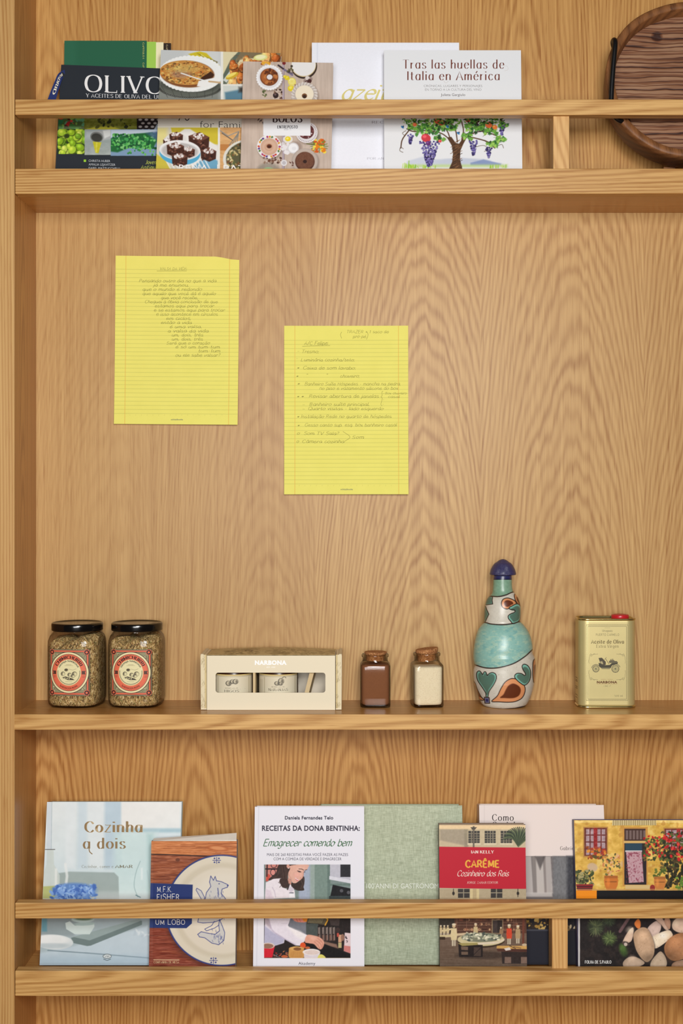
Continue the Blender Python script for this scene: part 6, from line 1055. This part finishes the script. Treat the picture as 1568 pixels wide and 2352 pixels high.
for i in range(n):
    k = (i+1) % n
    Fc += [(i, n+i, n+k, k), (2*n+i, 2*n+k, 3*n+k, 3*n+i), (n+i, 3*n+i, 3*n+k, n+k), (i, k, 2*n+k, 2*n+i)]
S = Surf(lambda px, py, h: (X(px, yb_), yb_-.00005-h, Z(py, yb_)), 474, 1505, 771, 1632, 1.0)
S.text('NARBONA', 'sansheavy', 585, 658, 1526.5, 9.6, (255, 255, 255)); S.text('EST. 1909', 'sansbold', 612, 632, 1533.6, 2.4, (252, 250, 244))
C = [tuple(sl((232, 221, 194)))]*len(V); S.add_lettering(V, Fc, C)
mesh_obj('front_panel', V, Fc, printed('cream_print', .6, .25), gb, cols=np.array(C))
sk = (150, 132, 92)
for sgn, (pa, pb, pc, pd_) in ((-1, (461, 474, 463, 472)), (1, (771, 784, 770, 782))):
    xa, xb = X(pa, yb_), X(pb, yb_)
    S = Surf(lambda px, py, h: (X(px, yb_), yb_+.0008-h, Z(py, yb_)), min(pa, pc), 1500, max(pb, pd_), 1632, 2.5, 80+sgn); c = S.c; c.fill((226, 212, 176)); c.rect(pb-4 if sgn < 0 else pa, 1495, pb if sgn < 0 else pa+4, 1632, (206, 184, 128), .8)
    for i in range(26): yy = c.rng.uniform(1506, 1624); xx = c.rng.uniform(pa, pb-3); c.line([(xx, yy), (xx+3, yy+4), (xx-1, yy+8)], .8, sk, .6, smooth=True)
    v, f = box_vf(xa, xb, yb_+.0009, ye, FM+.0008, zt_+.0006); C = [tuple(sl((230, 216, 184)))]*8
    o2 = np.array(v); o2[[4, 5, 6, 7], 0] += sgn*.0006
    V2, F2 = [tuple(q_) for q_ in o2], [tuple(q_) for q_ in f]
    for j in range(41):
        for i in range(9):
            px = pa+(pb-pa)*i/8; py = 1627-(1627-1504)*j/40; V2.append(S.pt(px, py, .0001)); C.append(tuple(S.c.sample(np.array(px), np.array(py))))
    for j in range(40):
        for i in range(8): a = 8+j*9+i; F2.append((a, a+1, a+10, a+9))
    mesh_obj('side_panel', V2, F2, label_m, gb, cols=np.array(C))
    m2 = join_vf([box_vf(xa-.0006 if sgn < 0 else xb-.0045, xa+.0045 if sgn < 0 else xb+.0006, yb_+.001, ye, zt_+.0006, zt_+.0026)]); mesh_obj('fold', m2[0], m2[1], card, gb, bevel=.0008)
S = Surf(lambda px, py, h: (X(px, yb_)*(1-(py*.0)), yb_+(ye-yb_)*py/100, zt_+.0006+.003*math.sin(math.pi*min(max((px-475)/295, 0), 1))*min(py/45, 1)+h), 475, 0, 770, 100, 1.6, 88); c = S.c; c.fill((204, 182, 132))
for i in range(230):
    xx = c.rng.choice([c.rng.uniform(510, 590), c.rng.uniform(625, 765)]); yy = c.rng.uniform(8, 80); r_ = c.rng.uniform(2, 6); c.line([(xx-r_, yy), (xx, yy-r_*2.5), (xx+r_, yy+2)], 1.0, (122, 104, 66), .7, smooth=True)
for xx in (520, 560): c.rect(xx, 40, xx+16, 56, (90, 78, 52)); c.rect(xx+2, 43, xx+14, 52, (196, 176, 130))
c.tex(475, 0, 770, 100, .5, (14, 20), col=(138, 118, 76), thr=.58)
o_ = S.sheet('top_panel', label_m, gb, 475, 0, 769.5, 100, 80, 24); sm = o_.modifiers.new('card', 'SOLIDIFY'); sm.thickness = .0006; sm.offset = -1
box('back_panel', fx0, fx1, ye-.0008, ye, FM+.0008, zt_, card_in, gb, 0); box('bottom_panel', fx0, fx1, yb_+.0008, ye-.0008, FM+.0002, FM+.001, card_in, gb, 0)
dx = X(583, .06); box('divider', dx-.0004, X(588, .06), yb_+.0016, ye-.001, FM+.001, zt_-.004, kraft, gb, 0)
V = [(X(690, .05), .048, FM+.001), (X(700, .05), .048, FM+.001), (X(729, .05), .048, zt_-.006), (X(719, .05), .048, zt_-.006)]; V += [(p[0]+.004, ye-.002, p[2]) for p in V]
mesh_obj('insert_flap', V, [(0, 1, 2, 3), (4, 7, 6, 5), (0, 4, 5, 1), (1, 5, 6, 2), (2, 6, 7, 3), (3, 7, 4, 0)], kraft, gb)
jam_d = plain('dark_jam', (58, 26, 14), .25, vary=.3); jam_lid = plain('blue_black_lid', (30, 30, 44), .25, vary=.2)
def jam_jar(pxc, pl, pr_, word, x0, x1, yb2, label, sd):
    yc = .0435+.0345; r_ = .0338; cx = X(pxc, .047); root = thing('jam_jar', label, 'jar', (cx, yc, FM+.001), 'jam jars in the cream box')
    cs = superell(r_, r_, 2, 64); z0 = FM+.001
    z0 += .0003; V, Fc = loft([ring(cs, k, z, cx, yc) for k, z in ((.85, z0), (.97, z0+.003), (.985, z0+.008), (.985, Z(1545, .045)), (.93, Z(1541, .045)), (.88, Z(1537, .045)))]); mesh_obj('jar_body', V, Fc, jam_d, root, smooth=True)
    V, Fc = loft([ring(cs, k, z, cx, yc) for k, z in ((.9, Z(1538, .045)), (.93, Z(1537.5, .045)), (.93, Z(1528, .045)), (.86, Z(1526, .045)))]); mesh_obj('lid', V, Fc, jam_lid, root, smooth=True)
    def pt(px, py, h):
        u = max(min(X(px, .046)-cx, r_*.96), -r_*.96); return (cx+u, yc-math.sqrt(r_*r_-u*u)-.0003-h, Z(py, .047))
    x_a, x_b = pxc-44, pxc+44
    S = Surf(pt, x_a, 1545, x_b, 1630, 2.4, 90+sd); S.lift = .00012; c = S.c; c.fill((222, 212, 186)); c.rect(x_a-2, 1546, x_b+2, 1552, (206, 182, 120)); c.line([(x_a-2, 1553.5), (x_b+2, 1553.5)], .8, (150, 138, 104))
    tx = (96, 88, 74); m = (x0+x1)/2
    for xx in (m-32, m+38): c.line([(xx, 1556), (xx, 1622)], .8, (150, 138, 104))
    if sd: 
        for k in range(3): S.text('FRUTAS DE LA ESTACION', 'serif', 0, 34, 0, 2.2, tx) if False else None
    for i in range(3): c.line([(m+42+i*4, 1558), (m+42+i*4, 1590)], .8, tx, .5)
    for i in range(3): c.line([(m-38-i*4, 1562), (m-38-i*4, 1590)], .8, tx, .5)
    for ex, ey, rx, ry in ((m-7, 1569, 7, 6), (m+2, 1565, 6, 5), (m+9, 1565, 6.5, 6)) if not sd else ((m-2, 1569, 6.5, 5), (m+7, 1564, 7, 7), (m+6, 1570, 5, 4)): c.ell(ex, ey, rx, ry, (70, 66, 58), 0, 1, .8); c.ell(ex+.8, ey-.4, rx-1.1, ry-1, (196, 186, 160)); c.ell(ex+rx*.4, ey+.6, rx*.4, ry*.7, (110, 104, 90), 0, .8, 1.5)
    if sd: c.line([(m+8, 1558), (m+14, 1554), (m+18, 1557)], 1.4, (100, 96, 82), smooth=True)
    S.text('MERMELADA DE', 'serif', m-15, m+15, 1581.5-3*sd, 2.6, (130, 120, 100)); S.text(word, 'serif', x0, x1, yb2, 5.6, tx)
    S.pline([(x1+2, 1583), (x1+14, 1582.4)], .5, (150, 140, 110))
    S.sheet('label', label_m, root, x_a, 1549, x_b, 1622, 90, 60)
jam_jar(532, 0, 0, 'HIGOS', 515.5, 548.5, 1589.5, 'fig jam jar seen through the left end of the box window', 0)
jam_jar(637, 0, 0, 'NARANJAS', 616.5, 660.5, 1586.5, 'orange jam jar in the middle of the box window', 1)

# ---- two small square jars with corks
def cork_mat(): return speckle('cork_grain', [(166, 110, 66), (190, 134, 84), (150, 94, 54), (200, 148, 98), (126, 76, 44), (182, 124, 76)], 480, .85, bump=.4)
cork_m = cork_mat(); sq_glass = clear_glass('square_jar_glass', (250, 248, 244), (60, 52, 44), 2.4, .08)
def square_jar(pxa, pxb, rot, label, cmat, fill_top, ctop, cx0, cx1, ctilt, ring_py):
    hw = .0255; yc = .0616+hw; cx = X((pxa+pxb)/2, .066); root = thing('square_jar', label, 'jar', (cx, yc, FM), 'small square cork jars')
    sec = [superell(hw, hw, e_, 80) for e_ in (7.0, 5.0, 3.0, 2.0)]
    zsh = Z(1529, .0616); zr = Z(ring_py, .0616)
    pr = [(0, .93, FM+.0002), (0, .985, FM+.0012), (0, 1, FM+.004), (0, 1, zsh-.004), (0, .985, zsh-.001), (1, .93, zsh+.0015), (2, .86, zsh+.0035), (3, .86, zsh+.005), (3, .83, zsh+.0065), (3, .83, zr-.004), (3, .90, zr-.003), (3, .905, zr), (3, .87, zr+.0015), (3, .74, zr+.0012), (3, .72, zr-.004), (3, .74, zsh+.006)]
    V, Fc = loft([ring(sec[s_], k, z, cx, yc, rot) for s_, k, z in pr], True, False); mesh_obj('glass_body', V, Fc, sq_glass, root, smooth=True).data.polygons.foreach_set('use_smooth', [True]*len(Fc))
    zf_ = Z(fill_top, .0616)
    V, Fc = loft([ring(sec[1], k, z, cx, yc, rot) for k, z in ((.78, FM+.004), (.89, FM+.0052), (.925, FM+.009), (.93, FM+.02), (.93, zf_-.002), (.9, zf_), (.5, zf_+.001), (.1, zf_+.001))]); mesh_obj('powder', V, Fc, cmat, root, smooth=True)
    zc = Z(ctop, yc); ccx = X((cx0+cx1)/2, yc); cr_ = (X(cx1, yc)-X(cx0, yc))/2; cs = superell(cr_, cr_, 2, 48)
    V, Fc = loft([ring(cs, k, z, ccx if z > zr else cx+(ccx-cx)*.3, yc, 0, tilt=ctilt) for k, z in ((.80, zsh+.006), (.84, zr-.003), (.93, zr+.001), (.985, zr+.003), (1, zc-.0012), (.97, zc), (.3, zc), (.05, zc))]); mesh_obj('cork', V, Fc, cork_m, root, smooth=False)
choc = speckle('brown_powder', [(134, 88, 60), (140, 92, 64), (128, 84, 57), (136, 90, 61)], 900, .9, bump=.1, spec=.1); cream = speckle('cream_powder', [(246, 234, 204), (250, 238, 210), (243, 230, 199), (248, 236, 206), (246, 234, 203), (249, 237, 208), (245, 232, 201), (226, 208, 174)], 700, .9, bump=.2, spec=.1)
square_jar(826.5, 897, R(0), 'small square jar of brown powder with a cork stopper, on the middle shelf', choc, 1529.5, 1496.5, 836.5, 888, 0.0, 1508)
square_jar(944, 1019, R(7), 'small square jar of cream powder with a tilted cork stopper, beside the ceramic bottle', cream, 1534, 1489.5, 954, 1006, .12, 1505)

# ---- painted ceramic bottle
bt = thing('ceramic_bottle', 'hand painted bulbous ceramic bottle with turquoise band and blue mushroom stopper', 'bottle', (X(1156, .0885), .0885, FM))
k5 = lambda x, y: (1060+x/5.88, 1260+y/5.88)
lefts = [(1322, 1134), (1331, 1132.5), (1345, 1132), (1360, 1130.5), (1366, 1127), (1375, 1119), (1388, 1114.5), (1405, 1112), (1420, 1111.5), (1430, 1111), (1437, 1105), (1447, 1098), (1460, 1093.5), (1480, 1089), (1500, 1087), (1514, 1087), (1524, 1089), (1530, 1090), (1540, 1087), (1555, 1087), (1570, 1089), (1588, 1094), (1602, 1099), (1612, 1103), (1617, 1106), (1621, 1110)]
rights = [(1322, 1174.5), (1331, 1175), (1345, 1175.5), (1355, 1177), (1362, 1181), (1373, 1189), (1388, 1194), (1405, 1195), (1418, 1194.5), (1427, 1194), (1434, 1201), (1447, 1211), (1460, 1217), (1475, 1221), (1487, 1222.5), (1494, 1222), (1500, 1222.5), (1512, 1227.5), (1528, 1229), (1548, 1227.5), (1570, 1225.5), (1590, 1221), (1604, 1216), (1612, 1212), (1617, 1209), (1621, 1205)]
ys = np.concatenate([np.linspace(1322, 1600, 380), np.linspace(1600.5, 1621, 40)])
def ip(tab, y): s_ = spline([np.array(t, float) for t in tab], 8); s_ = np.array(s_); return np.interp(y, s_[:, 0], s_[:, 1])
yc = .0885; Lx, Rx = X(ip(lefts, ys), yc), X(ip(rights, ys), yc); zz = Z(ys, yc); zz = zz-(zz.min()-FM-.0003)*np.clip((ys-1560)/61, 0, 1)
nt_ = 360; th = np.linspace(0, 2*np.pi, nt_, endpoint=False)
hx, cxs = (Rx-Lx)/2, (Rx+Lx)/2; ry = np.minimum(hx*.97, .0495)
PX = cxs[:, None]+hx[:, None]*np.cos(th)[None]; PY = yc+ry[:, None]*np.sin(th)[None]; PZ = np.repeat(zz[:, None], nt_, 1)
kk = F/(F+PY)*P; QX, QY = VX+PX*kk, VY-(PZ-ZC)*kk
c = Canvas(1075, 1310, 1240, 1640, 3.0, 99); cw = (206, 201, 188)
c.fill(cw); c.tex(1075, 1310, 1240, 1640, .03, (5, 5)); c.dots(1080, 1360, 1235, 1630, 260, (.3, .7), [(150, 140, 120), (226, 222, 212)])
ol = (50, 38, 34)
midp = [k5(x, y) for x, y in ((60, 990), (305, 998), (400, 1020), (560, 1028), (700, 1010), (800, 985), (1100, 960), (1100, 1250), (945, 1375), (850, 1460), (700, 1552), (500, 1608), (330, 1612), (185, 1572), (60, 1520))]
tq = (138, 184, 174); c.poly(midp, tq, 1, 1)
mk = Canvas(1075, 1310, 1240, 1640, 3.0, 100); mk.fill((0, 0, 0)); mk.poly(midp, (255, 255, 255)); sv = c.a.copy(); c.tex(1075, 1420, 1240, 1545, .75, (12, 6), col=(166, 196, 176), thr=.5); c.tex(1075, 1420, 1240, 1545, .7, (9, 5), col=(116, 170, 168), thr=.6); c.tex(1075, 1420, 1240, 1545, .03, (3, 3)); c.a = sv*(1-mk.a)+c.a*mk.a
neck = [k5(x, y) for x, y in ((200, 330), (1000, 330), (1000, 560), (695, 586), (600, 626), (500, 648), (405, 645), (200, 640))]; c.poly(neck, (124, 160, 136), 1, 1); c.tex(1120, 1330, 1190, 1366, .05, (5, 4)); c.rect(1100, 1300, 1220, 1331, (38, 40, 84)); c.line([(1126, 1331), (1182, 1331)], 1.4, (24, 22, 40)); c.rect(1126, 1323, 1182, 1325.5, (70, 74, 128), .6, soft=1)
lt, tg, og, bn = (124, 184, 168), (84, 116, 102), (218, 148, 100), (98, 48, 28)
def motif(pts, fill, inner=None, ins=.72, cen=None, w_=2.0, edge=None, sm=True):
    p = [k5(*q_) for q_ in pts]; c.poly(p, fill, 1, .8, smooth=sm)
    if inner is not None:
        m = np.mean(p, 0) if cen is None else np.array(k5(*cen)); c.poly([m+(np.array(q_)-m)*ins for q_ in p], inner, 1, 2.2, smooth=sm)
    q_ = list(p)+[p[0]]; c.line(q_, w_, ol, 1, .8, smooth=sm)
motif([(390, 640), (416, 655), (410, 700), (418, 748), (330, 760), (250, 760), (300, 640)], lt, tg, .82, sm=False); motif([(322, 780), (340, 830), (366, 885), (340, 940), (316, 990), (200, 990), (200, 780)], lt, tg, .85, sm=False)
motif([(690, 690), (620, 668), (560, 685), (536, 735), (550, 790), (600, 815), (650, 805), (690, 775), (735, 750), (725, 715)], og, bn, .62, (630, 742)); motif([(722, 612), (718, 680), (745, 730), (790, 790), (860, 800), (860, 640)], og, bn, .6)
motif([(735, 748), (680, 775), (640, 800), (660, 822), (712, 830), (715, 858), (660, 882), (628, 910), (632, 945), (660, 980), (690, 1012), (740, 1000), (785, 960), (800, 880), (800, 800), (775, 755)], lt, tg, .80, (735, 890))
motif([(330, 2005), (322, 1950), (280, 1880), (215, 1780), (200, 1700), (215, 1660), (245, 1655), (275, 1690), (285, 1700), (300, 1670), (322, 1665), (340, 1700), (345, 1715), (375, 1685), (420, 1675), (460, 1700), (466, 1760), (430, 1840), (370, 1930), (352, 2005)], lt, tg, .84, (335, 1790))
motif([(405, 2062), (480, 1990), (530, 1890), (590, 1800), (680, 1755), (770, 1780), (840, 1840), (856, 1920), (820, 2010), (740, 2060), (640, 2075), (500, 2070)], og, bn, .62, (700, 1935))
motif([(850, 1845), (790, 1815), (725, 1755), (715, 1715), (750, 1685), (810, 1690), (850, 1715), (860, 1690), (830, 1640), (815, 1590), (840, 1562), (890, 1580), (925, 1640), (930, 1720), (905, 1800)], lt, tg, .80, (870, 1740))
motif([(975, 1500), (960, 1640), (965, 1760), (985, 1815), (1080, 1800), (1080, 1520)], og, (90, 60, 70), .6); motif([(305, 2045), (260, 2000), (210, 1900), (170, 1800), (110, 1800), (150, 2000), (215, 2040)], og, bn, .6)
motif([(305, 2008), (370, 2012), (378, 2090), (312, 2088)], (120, 124, 156), (40, 44, 96), .5, sm=False)
for ln in ([(60, 990), (305, 998), (400, 1020), (560, 1028), (700, 1010), (800, 985), (1100, 960)], [(60, 1520), (185, 1572), (330, 1612), (500, 1608), (700, 1552), (850, 1460), (945, 1375), (1100, 1250)], [(200, 640), (405, 645), (500, 648), (600, 626), (695, 586), (1000, 500)]): c.line([k5(*q_) for q_ in ln], 2.6, ol, 1, .9, smooth=True)
c.poly([k5(x, y) for x, y in ((100, 2080), (270, 2118), (400, 2150), (560, 2162), (720, 2150), (900, 2110), (1100, 2060), (1100, 2300), (100, 2300))], (56, 48, 56), 1, 1.2)
colr = c.sample(QX, QY); V = np.stack([PX, PY, PZ], -1).reshape(-1, 3); m_ = len(ys); ii = np.arange(m_*nt_).reshape(m_, nt_); jj = np.roll(ii, -1, 1)
Fc = np.stack([ii[:-1], ii[1:], jj[1:], jj[:-1]], -1).reshape(-1, 4).tolist()+[ii[0].tolist(), ii[-1].tolist()[::-1]]
glaze = printed('painted_glaze', .30, .5, weave=.25)
mesh_obj('bottle_body', V, Fc, glaze, bt, smooth=True, cols=colr.reshape(-1, 3))
blue_gl = speckle('speckled_blue_glaze', [(44, 44, 88), (58, 58, 104), (36, 36, 72), (78, 76, 110), (48, 48, 92)], 900, .28, bump=.35, spec=.6)
sx = X(1154.5, yc); pxm = 1/(P*F/(F+yc)); cs = superell(1, 1, 2, 64)
st = [(1284, .5), (1284.5, 4), (1286.5, 8.5), (1289, 12), (1291, 14.5), (1292.5, 17.5), (1296, 21), (1302, 25), (1308, 27.8), (1314, 29.6), (1318, 30.4), (1320, 29.6), (1320.5, 26), (1319.5, 19), (1321, 17.5), (1325, 17)]
V, Fc = loft([ring(cs, r_*pxm, Z(py, yc), sx, yc) for py, r_ in reversed(st)]); mesh_obj('stopper', V, Fc, blue_gl, bt, smooth=True)

# ---- olive oil tin
yf = .060; tx0, tx1 = X(1323, .088), X(1457, .078); td = .054; tcx, tcy = (tx0+tx1)/2, yf+td/2
tn = thing('oil_tin', 'pale gold olive oil tin with a red cap, rightmost on the middle shelf', 'tin', (tcx, tcy, FM))
def rr_(wx, wy, r_, n=14):
    o = []
    for sx_, sy_, a0 in ((1, -1, -90), (1, 1, 0), (-1, 1, 90), (-1, -1, 180)):
        for k in range(n): an = R(a0+90*k/(n-1)); o.append((sx_*(wx-r_)+r_*math.cos(an), sy_*(wy-r_)+r_*math.sin(an)))
    return o
hwx, hwy = (tx1-tx0)/2, td/2; zt2 = Z(1422, yf)
def rect_ring(ins, z): return [(tcx+x, tcy+y, z) for x, y in rr_(hwx-ins, hwy-ins, max(.0165-ins, .002))]
gold = plain('pale_gold_tin', (208, 193, 136), .42, metal=.45, spec=.5, vary=.04, scale=20); rimm = plain('bare_tin_rim', (196, 178, 120), .22, metal=.9, vary=.06)
V, Fc = loft([rect_ring(i_, z) for i_, z in ((.0008, FM+.004), (.0004, FM+.006), (.0004, zt2-.005), (.0008, zt2-.003))]); mesh_obj('tin_body', V, Fc, gold, tn, smooth=False)
V, Fc = loft([rect_ring(i_, z) for i_, z in ((.003, FM+.0002), (-.0004, FM+.0003), (-.0008, FM+.0015), (-.0004, FM+.003), (.0008, FM+.0042))]); mesh_obj('bottom_seam', V, Fc, rimm, tn, smooth=True)
V, Fc = loft([rect_ring(i_, z) for i_, z in ((.0008, zt2-.0032), (-.0004, zt2-.002), (-.0008, zt2-.0005), (-.0002, zt2+.0006), (.0010, zt2+.0006), (.0016, zt2-.0008), (.002, zt2-.0035), (.004, zt2-.004))]); mesh_obj('top_rim', V, Fc, rimm, tn, smooth=True)
ccx, ccy = X(1423.5, .088), .088; cr_ = .0148; cs = superell(cr_, cr_, 2, 48)
V, Fc = loft([ring(cs, k, z, ccx, ccy) for k, z in ((.9, zt2-.004), (1, zt2-.003), (1, zt2+.0035), (.96, zt2+.005), (.80, zt2+.0054), (.7, zt2+.0046), (.05, zt2+.0046))]); mesh_obj('cap', V, Fc, plain('red_plastic', (196, 34, 44), .3, vary=.06), tn, smooth=True, label='red cap')
K = lambda x, y: (1290+x/7.84, 1380+y/7.84)
S = Surf(lambda px, py, h: (X(px, yf), yf+.0003-h, Z(py, yf)), 1340, 1425, 1450, 1620, 1.0); S.lift = .00012
gy, gy2, dkc = (118, 110, 78), (150, 140, 100), (74, 70, 56)
def frame(x0, y0, x1, y1, w_, col):
    for p in (((x0, y0), (x1, y0)), ((x1, y0), (x1, y1)), ((x1, y1), (x0, y1)), ((x0, y1), (x0, y0))): S.pline([K(*p[0]), K(*p[1])], w_, col)
frame(440, 435, 1190, 1790, .8, gy2); frame(466, 460, 1163, 1770, .8, gy)
for i in range(26): S.pline([K(440+i*29, 432), K(455+i*29, 425)], .5, gy2); S.pline([K(440+i*29, 1792), K(455+i*29, 1800)], .5, gy2)
S.pline([K(770, 488), K(870, 488)], .4, gy2)
S.text('Uruguay', 'serif', K(728, 0)[0], K(912, 0)[0], K(0, 556)[1], 4.6, gy); S.text('PUERTO CARMELO', 'caps', K(612, 0)[0], K(1030, 0)[0], K(0, 630)[1], 5, gy)
S.text('Aceite de Oliva', 'serifbold', K(532, 0)[0], K(1115, 0)[0], K(0, 770)[1], 8.6, (128, 114, 74)); S.text('Extra Virgen', 'serif', K(622, 0)[0], K(1020, 0)[0], K(0, 845)[1], 7.2, (134, 122, 84))
for sx_ in (0, 1):
    for sy_ in (0, 1):
        m = lambda x, y: K(1630-x if sx_ else x, 2380-y if sy_ else y)
        for q_ in ([(490, 1040), (500, 1000), (540, 970), (650, 960)], [(500, 985), (520, 955), (545, 985), (520, 1000)], [(560, 975), (580, 950), (600, 965)], [(490, 1130), (485, 1080), (495, 1040)]): S.pline([m(*p) for p in q_], .7, gy2, True)
for cx_, cy_, r_ in ((612, 1225, 58), (963, 1225, 65)):
    S.pline([K(cx_+r_*math.cos(R(a)), cy_+r_*math.sin(R(a))) for a in range(0, 361, 20)], 1.2, dkc)
    S.pline([K(cx_+r_*.72*math.cos(R(a)), cy_+r_*.72*math.sin(R(a))) for a in range(0, 361, 30)], .6, gy)
    for a in range(0, 360, 30): S.pline([K(cx_, cy_), K(cx_+r_*.9*math.cos(R(a)), cy_+r_*.9*math.sin(R(a)))], .5, (92, 96, 76))
    S.pline([K(cx_+r_*1.35*math.cos(R(a)), cy_+r_*1.35*math.sin(R(a))) for a in range(190, 345, 15)], 1.3, (110, 104, 80))
for pg, cc in (([(660, 1030), (720, 1025), (755, 1060), (790, 1100), (790, 1150), (735, 1170), (690, 1120)], (84, 76, 60)), ([(690, 1090), (730, 1090), (745, 1140), (700, 1140)], (176, 164, 122)), ([(660, 1120), (700, 1125), (740, 1160), (860, 1155), (900, 1120), (1010, 1115), (1000, 1135), (900, 1165), (880, 1205), (700, 1205), (670, 1175)], dkc), ([(850, 1080), (990, 1085), (1008, 1115), (850, 1120)], (104, 98, 76)), ([(870, 1065), (930, 1060), (950, 1082), (860, 1085)], (120, 112, 86)), ([(700, 1205), (880, 1205), (860, 1230), (720, 1228)], (140, 132, 98))): S.pgon([K(*q_) for q_ in pg], cc)
for q_ in ([(790, 1050), (850, 1140)], [(770, 1060), (800, 1020)], [(875, 1065), (890, 1045)], [(905, 1062), (920, 1040)]): S.pline([K(*p) for p in q_], .9, dkc)
S.text('BODEGA Y GRANJA', 'caps', K(705, 0)[0], K(918, 0)[0], K(0, 1421)[1], 1.6, (150, 110, 80)); S.text('NARBONA', 'sansheavy', K(628, 0)[0], K(996, 0)[0], K(0, 1484)[1], 5.2, (112, 76, 44)); S.pline([K(625, 1498), K(998, 1498)], .5, (176, 130, 96))
for q_ in ([(770, 1520), (800, 1535), (830, 1550)], [(830, 1520), (800, 1535), (770, 1550)], [(745, 1528), (755, 1540)], [(850, 1540), (885, 1525)]): S.pline([K(*p) for p in q_], .6, gy2)
S.text('500 ml', 'serif', K(945, 0)[0], K(1095, 0)[0], K(0, 1728)[1], 4.2, (146, 136, 98))
V, Fc, C = [], [], []; S.add_lettering(V, Fc, C); mesh_obj('printed_label', V, Fc, label_m, tn, cols=np.array(C))
V, Fc, C = [], [], []
for z_ in (1555, 1560, 1563, 1575, 1579, 1594, 1600):
    n = len(V); xl_ = tx0+.0004; V += [(xl_-.0002, tcy-.008, Z(z_, .09)), (xl_-.0002, tcy+.01, Z(z_, .09)), (xl_-.0002, tcy+.01, Z(z_+1.2, .09)), (xl_-.0002, tcy-.008, Z(z_+1.2, .09))]; Fc.append((n, n+1, n+2, n+3)); C += [tuple(sl((104, 92, 58)))]*4
mesh_obj('side_lettering', V, Fc, label_m, tn, cols=np.array(C))
